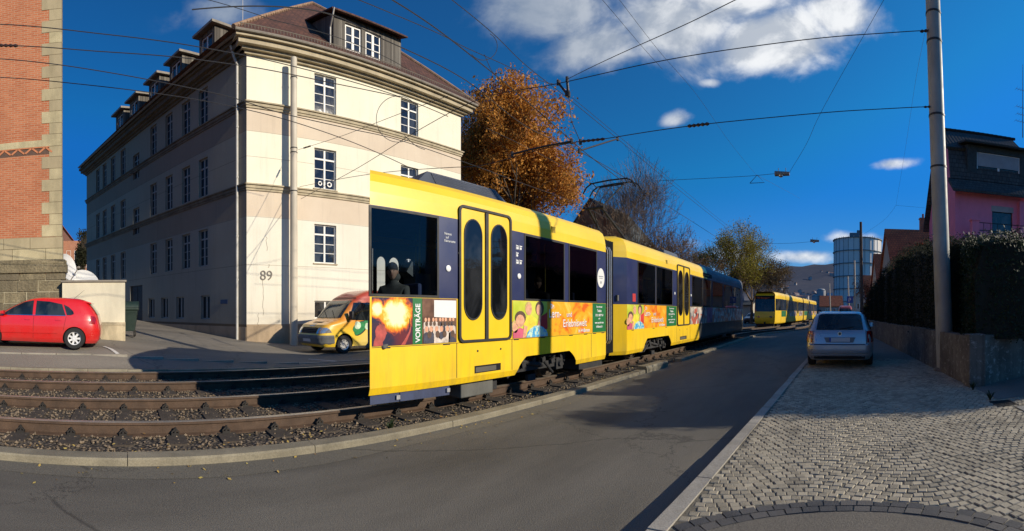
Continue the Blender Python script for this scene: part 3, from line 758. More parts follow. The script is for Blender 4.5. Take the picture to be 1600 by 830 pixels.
g.build('corner_block', m_sand, TW)
g = MB(); Wt.bar(g, 0, 9, 7.62, 7.86, -.1, .035); g.build('string_course', m_sand, TW)
g = MB()          # zigzag frieze of bricks under the course
q = .45
while q < 9:
    for s_ in (-1, 1):
        c_ = Vector(Wt.p(q+.13*(1+s_), 7.49, .012)); A = s_*R(38)
        g.obox(c_, Vector((0, math.cos(A), math.sin(A)))*.14, Vector((.014, 0, 0)), Vector((0, -math.sin(A), math.cos(A)))*.032)
    q += .52
Wt.bar(g, .44, 9, 7.58, 7.618, -.1, .03)
g.build('zigzag_frieze', M('frieze_brick', (.45, .17, .08), .9, .2, 8), TW)
g = MB(); Wt.bar(g, .44, 9, 7.34, 7.60, -.05, .004); g.build('frieze_field', M('frieze_dark', (.10, .06, .045), .9, .2, 8), TW)
def ashlar(mb, z0, z1, pr, hs, ws, jog=.0, Wl=Wt, L=9):
    zz = z0; k = 0
    while zz < z1-.02:
        h_ = hs if zz+hs < z1 else z1-zz; q = -pr if k % 2 else -pr-.25
        while q < L:
            w_ = ws*rnd.uniform(.7, 1.3); a_, b_ = max(q, -pr), q+w_-.016; q += w_
            if b_ <= a_+.05: continue
            pj = pr + rnd.uniform(-jog, jog); o_ = len(mb.ti); Wl.bar(mb, a_, b_, zz, zz+h_-.014, -.2, pj); ti_ = rnd.random()
            for r_ in range(o_, len(mb.ti)): mb.ti[r_] = ti_
            mb.hastint = True
        zz += h_; k += 1
g = MB(); ashlar(g, 3.48, 4.3, .05, .41, 1.0, .004); Wt2.bar(g, 0, 6, 3.48, 4.3, -.2, .05); g.build('ashlar_course', m_sand, TW)
g = MB(); Wt.bar(g, -.22, 9, 2.98, 3.30, -.2, .22); Wt.bar(g, -.14, 9, 3.302, 3.478, -.2, .13); Wt2.bar(g, .0, 6, 2.98, 3.45, -.2, .2); bevel(g.build('base_moulding', m_rough, TW), .03)
g = MB(); ashlar(g, .2, 2.97, .16, .42, .85, .02); Wt2.bar(g, .0, 6, .2, 2.96, -.2, .15); bevel(g.build('base_stonework', m_rough, TW), .02, 1)
g = MB(); Wt.bar(g, 0, 9, .2, 2.9, -.1, .135); g.build('base_joint', M('pale_joint', (.36, .32, .22), .9, .2), TW)

# ---------------- white boundary wall with coping
WX = -15.45
WB = thing('boundary_wall', 'cream rendered boundary wall with grey coping and stained plinth behind the red car', 'wall', (WX, -1.2, .5))
m_plaster = M('cream_plaster', (.68, .62, .47), .92, .1, .8, .3, 30, fine=.05, grime=.35)
Wb = Wall((WX, -2.3, 0), (0,1,0), (1,0,0)); L = 2.2
g = MB(); Wb.bar(g, 0, L, 1.2, 2.60, -.35, 0); g.build('wall', m_plaster, WB)
g = MB(); Wb.bar(g, -.05, L+.05, 2.602, 2.67, -.42, .06); bevel(g.build('coping', m_gutter, WB), .01)
g = MB(); Wb.bar(g, 0, L+.01, .3, 1.10, -.36, .05); Wb.bar(g, 0, L+.012, 1.102, 1.2, -.36, .065); g.build('plinth', M('stained_plaster', (.50, .42, .28), .92, .2, 1.3, .4, 40, fine=.12, grime=.9), WB)
# satellite dishes standing behind the wall
m_dish = M('dish_white', (.66, .66, .66), .5, .05, 3)
for (px, py, rr_, rad, yaw, tilt, lab) in ((106, 418, 16.5, .52, 62, 12, 'white satellite dish turned nearly edge-on beside the brick tower'), (129, 448, 16.9, .66, 8, 12, 'white satellite dish facing the street, half hidden behind the cream wall')):
    p = on_r(px, py, rr_); D_ = thing('satellite_dish', lab, 'satellite dish', p, R(yaw), world=False, group='satellite dishes behind the wall')
    Tm = Matrix.Rotation(R(-tilt), 4, 'Y')
    mb = MB(Tm); mb.lathe([(0, -.10)]+[(rad*k/8, -.10+.12*(k/8)**2) for k in range(1, 9)]+[(rad, .0), (rad*.98, .035)]+[(rad*k/8, -.07+.1*(k/8)**2) for k in range(7, 0, -1)]+[(0, -.07)], (0,0,0), 'x', 36)
    mb.build('reflector', m_dish, D_, smooth=True)
    mb = MB(Tm); mb.tube([(0, 0, -rad), (.45, 0, -.15)], .018, 6); mb.lathe([(.04, .38), (.05, .42), (.05, .5), (.03, .52)], (0, 0, -.13), 'x', 10); mb.build('feed_arm', m_gutter, D_)
    mb = MB(); mb.tube([(-.14, 0, .1), (-.14, 0, -1.6 if rad > .6 else -2.2)], .035, 8); mb.build('mast', m_gutter, D_)
# wheeled waste container
BN = thing('waste_container', 'dark green wheeled waste container in the yard gateway beside the cream wall', 'waste container', (-17.0, -.12, zl(-17, -.1)), R(86), world=False)
m_bin = M('bin_green', (.018, .035, .028), .45, .15, 3)
mb = MB(); mb.loft([[(-.42*k, -.30*k, .22), (.42*k, -.30*k, .22), (.42*k, .30*k, .22), (-.42*k, .30*k, .22)] for k in (.9,)] + [[(-.5, -.36, 1.0), (.5, -.36, 1.0), (.5, .36, 1.0), (-.5, .36, 1.0)], [(-.54, -.40, 1.02), (.54, -.40, 1.02), (.54, .40, 1.02), (-.54, .40, 1.02)], [(-.54, -.40, 1.1), (.54, -.40, 1.1), (.54, .40, 1.1), (-.54, .40, 1.1)]]); bevel(mb.build('body', m_bin, BN), .03)
mb = MB(); n_ = 8; mb.loft([[(x_, .40*math.cos(math.pi*i/n_), 1.11+.24*math.sin(math.pi*i/n_)) for i in range(n_+1)] for x_ in (-.54, .54)]); mb.build('lid', m_bin, BN, smooth=True)
for (a, b_) in ((-.38,-.26),(.38,-.26),(.38,.26),(-.38,.26)):
    mb = MB(); mb.lathe([(.03,-.03),(.1,-.03),(.11,0),(.1,.03),(.03,.03)], (a, b_, .11), 'x', 14); mb.box(a-.035, a+.035, b_-.02, b_+.06, .1, .24); mb.build('wheel', m_clip, BN, smooth=True)

# ---------------- gabled houses (ridge along x or y)
def gable_house(name, lab, x0, x1, y0, y1, ze, zr, axis, mw, mr_, wins=(), ov=.35, cat='house', group=None, chimneys=(), dormers=(), zb=-.1):
    H_ = thing(name, lab, cat, ((x0+x1)/2, (y0+y1)/2, 0), 0, group)
    g = MB(); g.box(x0, x1, y0, y1, zb, ze)
    if axis == 'x':
        ym = (y0+y1)/2
        for x_ in (x0, x1): g.poly([(x_, y0, ze), (x_, y1, ze), (x_, ym, zr-.06)])
    else:
        xm = (x0+x1)/2
        for y_ in (y0, y1): g.poly([(x0, y_, ze), (x1, y_, ze), (xm, y_, zr-.06)])
    g.build('wall', mw, H_); g = MB(); th = .14
    if axis == 'x':
        sl_ = (zr-ze)/((y1-y0)/2); zo = ze-ov*sl_
        for (ya, s_) in ((y0-ov, 1), (y1+ov, -1)):
            g.loft([[(x_, ya, zo), (x_, ya, zo+th), (x_, ym, zr+th), (x_, ym, zr)] for x_ in (x0-ov*.6, x1+ov*.6)])
    else:
        sl_ = (zr-ze)/((x1-x0)/2); zo = ze-ov*sl_
        for xa in (x0-ov, x1+ov):
            g.loft([[(xa, y_, zo), (xa, y_, zo+th), (xm, y_, zr+th), (xm, y_, zr)] for y_ in (y0-ov*.6, y1+ov*.6)])
    rf = roof_uv(g.build('roof', mr_, H_))
    for (cx_, cy_, ct) in chimneys:
        g = MB(); g.box(cx_-.3, cx_+.3, cy_-.25, cy_+.25, ze, ct); g.box(cx_-.36, cx_+.36, cy_-.31, cy_+.31, ct, ct+.1)
        g.tube([(cx_, cy_, ct+.1), (cx_, cy_, ct+.5)], .1, 8); g.build('chimney', m_brick_far, rf)
    for wv in wins:
        face, s_, z_, ww, hh = wv[:5]
        Wl = {'s': Wall((x0, y0, 0), (1,0,0), (0,-1,0)), 'w': Wall((x0, y1, 0), (0,-1,0), (-1,0,0)), 'e': Wall((x1, y0, 0), (0,1,0), (1,0,0)), 'n': Wall((x1, y1, 0), (-1,0,0), (0,1,0))}[face]
        Wp = Wall(Wl.o + Wl.n*.09, Wl.u, Wl.n)
        window(Wp, s_-ww/2, s_+ww/2, z_, z_+hh, H_, m_wframe if len(wv) < 6 else wv[5], m_pane, depth=.09, rows=1, top=0, fw=.07)
    return H_
m_pink = M('pink_render', (.80, .24, .36), .9, .1, .8, .2, 30, fine=.05, grime=.25)
m_palew = M('pale_render', (.50, .46, .38), .9, .12, .6, .2, 30, grime=.3)
m_greyw = M('grey_render', (.30, .29, .27), .9, .12, .6, .2, 30, grime=.3)
# pink house: mansard-like front with a wide dormer, balcony below
X0, X1, Y0, Y1 = 7.75, 12.75, 25.8, 32.6
PH = thing('pink_house', 'pink rendered house with dark tiled roof and wide dormer window above the hedge', 'house', (X0, Y0, 0))
Wp = Wall((X0, Y0, 0), (1,0,0), (0,-1,0)); Wg = Wall((X0, Y1, 0), (0,-1,0), (-1,0,0))
ph = [(2.4, 3.8, 6.4, 8.15)]
g = MB(); Wp.face(g, 0, 5.0, -.1, 8.9, ph, .12); ym = 29.2; zr = 13.8
g.poly([(X0, Y0, -.1), (X0, Y1, -.1), (X0, Y1, 8.2), (X0, ym, zr-.1), (X0, Y0+.95, 11.7), (X0, Y0, 8.9)]); g.poly([(X1, Y0, -.1), (X1, Y1, -.1), (X1, Y1, 8.2), (X1, ym, zr-.1), (X1, Y0+.95, 11.7), (X1, Y0, 8.9)])
g.quad((X0, Y1, -.1), (X1, Y1, -.1), (X1, Y1, 8.2), (X0, Y1, 8.2)); g.build('wall', m_pink, PH)
g = MB(); th = .16
g.loft([[(x_, Y0-.75, 8.7), (x_, Y0-.75, 8.86), (x_, Y0+.32, 9.8), (x_, Y0+.40, 9.6)] for x_ in (X0-.35, X1+.3)])
g.loft([[(x_, Y0+.38, 9.7), (x_, Y0+.2, 9.75), (x_, Y0+.82, 11.85), (x_, Y0+.98, 11.75)] for x_ in (X0-.2, X1+.3)])
g.loft([[(x_, Y0+.7, 11.68), (x_, Y0+.6, 11.8), (x_, ym, zr+th), (x_, ym, zr)] for x_ in (X0-.35, X1+.3)])
g.loft([[(x_, Y1+.6, 7.7), (x_, Y1+.6, 7.85), (x_, ym, zr+th), (x_, ym, zr)] for x_ in (X0-.35, X1+.3)])
rf = roof_uv(g.build('roof', m_tile_dk, PH))
g = MB(); q = X0-.3
while q < X1+.3: g.tube([(q, ym, zr+.2), (q+.36, ym, zr+.24)], [.12, .10], 7); q += .34
g.build('ridge_tile', m_tile_dk, rf)
Wq = Wall((X0+.9, Y0+.35, 0), (1,0,0), (0,-1,0)); g = MB(); Wq.face(g, 0, 3.95, 9.3, 12.0, [(.62, 3.6, 9.9, 11.6)], .12)
for x_ in (X0+.9, X0+4.85): g.poly([(x_, Y0+.35, 9.3), (x_, Y0+.35, 12.0), (x_, Y0+3, 12.6), (x_, Y0+3, 9.6)])
dm = g.build('dormer', M('dark_slate', (.035, .045, .045), .8, .3, 6, .5, 20), PH)
g = MB(); g.loft([[(x_, Y0-.15, 11.95), (x_, Y0-.15, 12.07), (x_, ym, 13.0), (x_, ym, 12.85)] for x_ in (X0+.6, X0+5.0)]); roof_uv(g.build('dormer_roof', m_tile_dk, dm))
wf = window(Wq, .62, 3.6, 9.9, 11.6, dm, m_wframe, m_pane, cols=2, rows=1, top=0, depth=.12, fw=.09)
g = MB()
for i in range(14): Wq.bar(g, .71, 3.51, 11.55-.058*(i+1), 11.55-.058*i-.006, -.085, -.06)
g.build('roller_shutter', M('shutter_grey', (.33, .34, .36), .6), wf)
wf = window(Wp, 2.4, 3.8, 6.4, 8.15, PH, m_wframe_d, m_pane, cols=1, rows=1, top=0, depth=.12)
g = MB(); Wp.bar(g, 2.35, 3.85, 7.85, 8.2, -.02, .02); g.build('shutter_box', M('shutter_box_grey', (.35,.33,.33), .6), wf)
g = MB()           # balcony slab and rail
Wp.bar(g, .9, 4.9, 5.75, 5.9, 0, 1.4); bl = g.build('balcony', m_greyw, PH)
g = MB()
for zz in (6.35, 6.8): g.tube([Wp.p(.9, zz, 1.35), Wp.p(4.9, zz, 1.35)], .025, 5)
for i in range(10): g.tube([Wp.p(.9+.44*i, 5.9, 1.35), Wp.p(.9+.44*i, 6.8, 1.35)], .018, 5)
g.build('railing', m_clip, bl)
g = MB(); Wp.bar(g, .62, 1.05, -.1, 6.9, 1.0, 1.4); Wp.bar(g, .55, 1.12, 6.9, 7.0, .95, 1.45); g.build('balcony_pier', m_pink, PH)
g = MB(); Wp.bar(g, 4.15, 4.9, -.1, 8.6, 0, .35); g.build('bay', m_pink, PH)
g = MB(); p = on_r(1598, 215, 28); g.tube([p, p+Vector((0,0,4.6))], [.03, .012], 5)
for (z_, l_) in ((1.0, .5), (1.45, .4), (1.9, .45), (3.0, .45)):
    g.tube([p+Vector((-l_, 0, z_)), p+Vector((l_*.6, .1, z_))], .012, 4)
    for i in range(5): a_ = -l_+i*l_*.4; g.tube([p+Vector((a_, -.22, z_)), p+Vector((a_, .22, z_))], .008, 4)
g.build('roof_aerial', m_gutter, PH)
# row of red-roofed houses down the street
gable_house('red_roofed_house', 'house with large brick-red roof and small dormer just beyond the pink house', 5.55, 14, 36, 44, 5.2, 9.0, 'x', m_palew, m_tile_red, wins=(('w', 3, 2.5, 1, 1.3), ('s', 2, 3, 1.1, 1.4)), chimneys=((9.0, 40.4, 10.2),))
hd = MB(); Wq = Wall((8.2, 37.0, 0), (1,0,0), (0,-1,0)); Wq.face(hd, 0, 1.3, 5.9, 7.3, [(.2, 1.1, 6.1, 7.1)], .08); hd.box(8.2, 9.5, 37.01, 39.5, 5.9, 7.3)
H_ = bpy.data.objects['red_roofed_house']; d_ = hd.build('dormer', m_slate, H_); window(Wq, .2, 1.1, 6.1, 7.1, d_, m_wframe, m_pane, cols=1, rows=1, top=0, depth=.08)
hd = MB(); hd.loft([[(x_, 36.6, 7.3), (x_, 36.6, 7.42), (x_, 40, 7.9), (x_, 40, 7.75)] for x_ in (7.95, 9.75)]); roof_uv(hd.build('dormer_roof', m_tile_red, d_))
gable_house('red_roofed_house', 'narrow house with dark red roof just left of the largest red roof', 6.3, 12, 53, 60, 5.2, 8.9, 'x', m_palew, m_tile_red, wins=(('w', 2, 2.4, 1, 1.2),))
gable_house('red_roofed_house', 'low house with brown-red roof below the gasometer beside the tall wooden pole', 6.4, 13, 70, 78, 4.4, 7.6, 'x', m_greyw, m_tile_red, wins=(('w', 2, 2.2, 1, 1.2), ('w', 5, 2.2, 1, 1.2)))
gable_house('red_roofed_house', 'pale gabled house with bright red roof behind the orange van', 5.0, 12, 92, 101, 3.9, 6.9, 'y', m_palew, m_tile_red, wins=(('s', 2, 2.2, 1, 1.2), ('s', 5, 2.2, 1, 1.2), ('s', 3.5, 4.6, .8, .9)))
gable_house('red_roofed_house', 'distant house with long red roof at the bend of the street', -1.5, 4.5, 118, 128, 3.2, 6.0, 'x', m_greyw, m_tile_red, wins=(('s', 2, 1.4, 1, 1.2), ('s', 4, 1.4, 1, 1.2)))
# brick house behind the bare trees, brick school far left
gable_house('brick_house', 'brick house with dark roof and white windows behind the bare tree and the pantograph', -25.2, -18.6, 37.5, 46, 8.8, 12.6, 'y', m_brick_far, m_tile_dk, wins=(('s', 4.8, 7.0, 1.0, 1.4), ('s', 3.2, 7.0, .8, 1.4), ('e', 2, 7, .9, 1.3), ('s', 3.4, 9.2, .8, .9), ('s', 5.4, 4.2, 1, 1.4)), chimneys=((-22.5, 43, 12.6),))
gable_house('brick_outbuilding', 'low building with bright orange-red roof beside the orange autumn tree', -30, -25.3, 38, 44, 8.2, 11.2, 'x', m_brick_far, m_tile_red)
gable_house('grey_garage', 'pale grey garage building between the two trams', -16, -11.2, 66, 74, 2.6, 3.3, 'x', m_palew, m_tile_dk)
SB = gable_house('brick_school', 'long red brick building with tall pale windows and orange roof beyond the yard', -130, -95, -32, -14.8, 21.0, 27.2, 'x', m_brick_far, m_tile_red, zb=1.0,
    wins=[('e', s_, z_, 1.2, 4.4) for s_ in (7.2, 9.4, 11.6, 13.8) for z_ in (5.7, 13.6)])
g = MB(); g.box(-150, -99, -14.7, -6, 1, 17.6); g.build('side_wing', m_brick_far, SB)
Wl = Wall((-99, -14.7, 0), (0,1,0), (1,0,0)); Wl2 = Wall(Wl.o+Wl.n*.09, Wl.u, Wl.n)
for s_ in (1.4, 3.2, 5.0):
    for z_ in (5.7, 11.6): window(Wl2, s_-.5, s_+.5, z_, z_+3.8, SB, m_wframe, m_pane, depth=.09, rows=1, top=0, cols=1)
# ---------------- gasometer
GS = thing('gasometer', 'huge grey cylindrical gasometer above the red roofs at the end of the street', 'gasometer', on_r(1340, 488, 450)-Vector((0,0,EYE)))
gc = Vector(WLOC[GS.name]); gr = 24.0
m_gas = M('gas_panel', (.74, .68, .63), .6, .08, .03, grime=.12, tint=(.86, .82, .78)); m_gasr = M('gas_rib', (.14, .17, .20), .6)
g = MB(); n_ = 28
for k in range(6):
    z0, z1 = lerp(0, 74, k/6), lerp(0, 74, (k+1)/6)
    for i in range(n_):
        a0, a1 = 2*math.pi*i/n_, 2*math.pi*(i+1)/n_
        g.quad(*[(gc.x+gr*math.cos(a), gc.y+gr*math.sin(a), z) for a, z in ((a0,z0),(a1,z0),(a1,z1),(a0,z1))], 0, rnd.random()*.9+.01)
g.build('shell', m_gas, GS)
g = MB()
for k in range(1, 7):
    z_ = 74*k/6; g.loft([[(gc.x+r_*math.cos(2*math.pi*i/n_), gc.y+r_*math.sin(2*math.pi*i/n_), zz) for i in range(n_)] for (r_, zz) in ((gr, z_-.5), (gr+1.2, z_-.5), (gr+1.2, z_+.1), (gr, z_+.1))], caps=False)
g.build('gallery', m_gasr, GS)
g = MB()
for i in range(n_): a0 = 2*math.pi*i/n_; g.tube([(gc.x+(gr+.3)*math.cos(a0), gc.y+(gr+.3)*math.sin(a0), 0), (gc.x+(gr+.3)*math.cos(a0), gc.y+(gr+.3)*math.sin(a0), 75)], .15, 4)
for i in range(0, n_*2): a0 = math.pi*i/n_; g.tube([(gc.x+gr*math.cos(a0), gc.y+gr*math.sin(a0), 74), (gc.x+gr*math.cos(a0), gc.y+gr*math.sin(a0), 75.3)], .1, 3)
g.build('rib', m_gasr, GS)
g = MB(); g.lathe([(gr, 73.9), (gr*.6, 76), (.1, 77)], gc, 'z', 28); g.build('roof', m_gasr, GS)
g = MB(); g.box(gc.x-9, gc.x-2, gc.y-20, gc.y-14, 74, 78.5); g.box(gc.x-2, gc.x+1, gc.y-20, gc.y-16, 74, 81); g.build('lift_housing', m_gasr, GS); g = MB(); g.tube([(gc.x+15, gc.y, 74), (gc.x+15, gc.y, 79)], .3, 4); g.build('mast', m_gasr, GS)
# ---------------- hills, distant town
def hill_h(x, y):
    r_ = math.hypot(x, y); a = math.atan2(x, y)
    n_ = math.sin(a*5.1+.6)*.10 + math.sin(a*11.3+2)*.05 + math.sin(a*27+1)*.022 + math.sin(a*61)*.008
    crest = .098 + .03*n_*3 - .012*sstep(-.10, -.22, a) 
    return r_*crest*sstep(650, 3300, r_)**.9
def hill_mat():
    m, t, b = newmat('hazy_wooded_hill'); v = t.obj()
    n1 = t.noise(t.scalev(v, (1, 1, 2.5)), .0022, 6, .6); n2 = t.noise(v, .012, 5, .7)
    c = t.mix(t.mr(n1, .45, .58), (.060, .052, .050), (.105, .080, .062)); c = t.mix(t.mr(n2, .5, .66, 0, .6), c, (.035, .035, .035))
    c = t.mix(t.math('GREATER_THAN', t.noise(v, .03, 2), .66), c, (.14, .11, .10))
    c = t.mix(.5, c, (.15, .17, .22)); t.put(b.inputs['Base Color'], c); b.inputs['Roughness'].default_value = 1; b.inputs['Specular IOR Level'].default_value = 0; return m  # bluish distance haze mixed into the hill colour
g = MB(); vs = []; A = [(-90 + i*1.5) for i in range(101)]; RR = [420, 650, 800, 1000, 1250, 1500, 1800, 2100, 2400, 2700, 3000, 3300, 3700]
for a in A:
    for r_ in RR:
        x_, y_ = r_*math.sin(R(a)), r_*math.cos(R(a)); vs.append((x_, y_, hill_h(x_, y_)-.5 + (8*math.sin(a*2.1+r_*.003) if r_ > 900 else 0)))
nr = len(RR); g.add(vs, [(i*nr+j, (i+1)*nr+j, (i+1)*nr+j+1, i*nr+j+1) for i in range(len(A)-1) for j in range(nr-1)])
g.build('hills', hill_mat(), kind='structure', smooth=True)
m_tw = M('town_white', (.34, .33, .33), .8, .05); m_tr = M('town_roof', (.30, .16, .12), .8, .1)
def town_house(s_, w_, d_, h_, rf):
    mb = MB(); mb.box(-w_/2, w_/2, -d_/2, d_/2, -4, h_, 0)
    mb.loft([[(x_, -d_/2-.5, h_), (x_, 0, h_+rf), (x_, d_/2+.5, h_)] for x_ in (-w_/2-.5, w_/2+.5)], 1); return mb.build('distant_house', [m_tw, m_tr], origin=(0,0,0))
protos = [town_house(1, 14, 10, 7, 4), town_house(1, 22, 12, 12, 3), town_house(1, 10, 10, 6, 5)]
for o_, lb in zip(protos, ('tiny pale house with brown roof on the distant hillside', 'tiny long pale block on the distant hillside', 'tiny narrow pale house on the distant hillside')): tag(o_, lb, 'house', 'houses on the distant hillside')
cnt = 0
for i in range(85):
    px = rnd.uniform(1185, 1304) if i < 95 else rnd.uniform(1100, 1190); r_ = rnd.uniform(1150, 1700) if rnd.random() < .8 else rnd.uniform(1700, 2600); a = brg(px)
    src = protos[i % 3]; o_ = src if i < 3 else src.copy()
    if i >= 3: C.objects.link(o_)
    x_, y_ = r_*math.sin(a), r_*math.cos(a); o_.location = (x_, y_, hill_h(x_, y_)+1); o_.rotation_euler = (0, 0, rnd.random()*3)
# storage tanks and factory block before the hill
for (px, rr_, w_, h_, lb) in ((1274, 900, 7, 34, 'round white storage tank left of its neighbour before the hill'), (1283, 905, 9, 46, 'larger round white storage tank before the hill')):
    p = on_r(px, 488, rr_); K = thing('storage_tank', lb, 'tank', (p.x, p.y, 0)); g = MB(); g.lathe([(w_, 0), (w_, h_), (w_*.7, h_+3), (.1, h_+4)], (p.x, p.y, 0), 'z', 24); g.build('shell', m_tw, K, smooth=True)
    for zz in (h_*.5, h_*.75, h_): g = MB(); g.lathe([(w_+.1, zz-.4), (w_+.5, zz-.4), (w_+.5, zz+.3), (w_+.1, zz+.3)], (p.x, p.y, 0), 'z', 24); g.build('hoop', m_gasr, K)
p = on_r(1295, 488, 880); K = thing('factory_block', 'low blue-grey factory block beside the white tanks', 'factory', (p.x, p.y, 0)); g = MB(); g.box(p.x-8, p.x+8, p.y, p.y+20, 0, 33); g.box(p.x-3, p.x+8, p.y+.5, p.y+20, 33, 40); g.build('wall', M('factory_grey', (.33,.38,.45), .7, .1), K)
g = MB()
for z_ in (8, 15, 22, 29): g.box(p.x-7.5, p.x+7.5, p.y-.2, p.y-.05, z_, z_+2)
g.build('window', m_pane, K)
# ---------------- retaining wall on the right
m_rwall = M('old_concrete', (.17, .16, .14), .9, .3, 1.3, .5, 30, fine=.25, grime=.8)
def efflo():
    m, t, b = newmat('stained_concrete'); v = t.obj(); n1 = t.noise(v, 1.4, 6, .6); n2 = t.noise(t.scalev(v, (1.5, 1.5, 2)), 4.5, 7, .75, .6); _, _, z = t.sep(v)
    c = t.mix(t.mr(n1, .35, .65), (.075, .068, .058), (.17, .155, .13)); c = t.mix(t.math('MULTIPLY', t.mr(n2, .54, .68), .7), c, (.50, .48, .45))
    st = t.noise(t.scalev(v, (6, 6, .3)), 1.0, 5, .6); c = t.mix(t.mr(st, .5, .7, 0, .6), c, (.04, .037, .032))
    t.put(b.inputs['Base Color'], c); b.inputs['Roughness'].default_value = .9; t.put(b.inputs['Normal'], t.bump(t.noise(v, 26, 5), .5, .01)); return m
m_eff = efflo()
RW = thing('garden_wall', 'stained grey concrete garden wall below the dark hedge', 'wall', (2.70, 8.02, 0))
g = MB(); q = 8.34
while q < 30:
    e = min(q+1.9, 30); g.box(2.74, 3.0, q, e-.02, 0, 1.08-(.03 if int(q) % 2 else 0)); q += 1.9
g.build('wall', m_eff, RW)
g = MB(); g.box(2.68, 3.02, 8.0, 8.33, 0, 1.13); bevel(g.build('corner_post', m_eff, RW), .02)
d1 = Vector((4.4-2.95, 9.05-8.1, 0)).normalized(); Wx = Wall((3.0, 8.13, 0), d1, (d1.y, -d1.x, 0)); g = MB()
for k in range(4): Wx.bar(g, .02+k*2.0, 2.0+k*2.0, 0, 1.10+.02*k, -.25, 0)
g.build('side_wall', m_eff, RW)
# ================================================================ VEHICLES
def wheel_parts(parent, x, y, r, side, wd=.19, style='hub', m_rim=None):
    """one road wheel: tyre with a rim, axis along x, outer face towards side"""
    mb = MB(); w2 = wd/2
    mb.lathe([(r*.62, -w2), (r*.93, -w2), (r, -w2*.7), (r, w2*.7), (r*.93, w2), (r*.62, w2), (r*.60, w2*.4), (r*.60, -w2*.4), (r*.62, -w2)], (x, y, r), 'x', 28); mb.f = mb.f[:-2]; mb.mi = mb.mi[:-2]; mb.ti = mb.ti[:-2]
    ty = mb.build('wheel', m_tyre, parent, smooth=True)
    mb = MB(); f = side*w2
    def disc(pts, off_): return [(x+off_, y+p[0], r+p[1]) for p in pts]
    mb.lathe([(0, f*.55), (r*.16, f*.62), (r*.2, f*.45), (r*.52, f*.5), (r*.62, f*.86), (r*.66, f*.9), (r*.64, f*.2)], (x, y, r), 'x', 28)
    n_ = {'hub': 7, 'alloy': 5, 'steel': 8}[style]
    for i in range(n_):
        a = 2*math.pi*i/n_; w_ = {'hub': .26, 'alloy': .42, 'steel': .13}[style]; r0, r1 = (.27*r, .53*r) if style != 'steel' else (.4*r, .5*r)
        pts = [(r0*math.cos(a-w_*.3), r0*math.sin(a-w_*.3)), (r1*math.cos(a-w_), r1*math.sin(a-w_)), (r1*1.04*math.cos(a), r1*1.04*math.sin(a)), (r1*math.cos(a+w_), r1*math.sin(a+w_)), (r0*math.cos(a+w_*.3), r0*math.sin(a+w_*.3))]
        mb.poly(disc(pts, f*.64), 1)
    mb.build('rim', [m_rim or m_alu, m_black], ty, smooth=True); return ty
m_tyre = M('tyre_rubber', (.018, .018, .019), .85, .15, 20); m_alu = M('wheel_silver', (.55, .55, .56), .35, .08, 6, metal=.6)
m_black = M('dark_void', (.006, .006, .006), .9, .1); m_plast = M('black_plastic', (.022, .022, .024), .55, .1, 10); m_chrome = M('chrome', (.7, .7, .72), .15, .05, metal=1)
def paint(name, col, rough=.28, metal=0, coat=1.0, dirt=.2):
    m, t, b = newmat(name); v = t.obj(); n1 = t.noise(v, 1.6, 5, .65); _, _, z = t.sep(v)
    low = t.math('MULTIPLY', t.mr(z, .15, .75, 1, 0), t.mr(n1, .3, .65)); c = t.mix(t.math('MULTIPLY', low, dirt*2.2), col, (.16, .13, .10))
    c = t.mix(t.math('MULTIPLY', t.mr(n1, .5, .75), dirt*.5), c, (.22, .19, .16))
    t.put(b.inputs['Base Color'], c); t.put(b.inputs['Roughness'], t.mr(n1, .3, .7, rough, rough+.14)); b.inputs['Metallic'].default_value = metal
    b.inputs['Coat Weight'].default_value = coat; b.inputs['Coat Roughness'].default_value = .05
    MATS[name] = m; return m
m_cargl = pane_mat('car_glass', (.008, .010, .012), (.03, .035, .035))
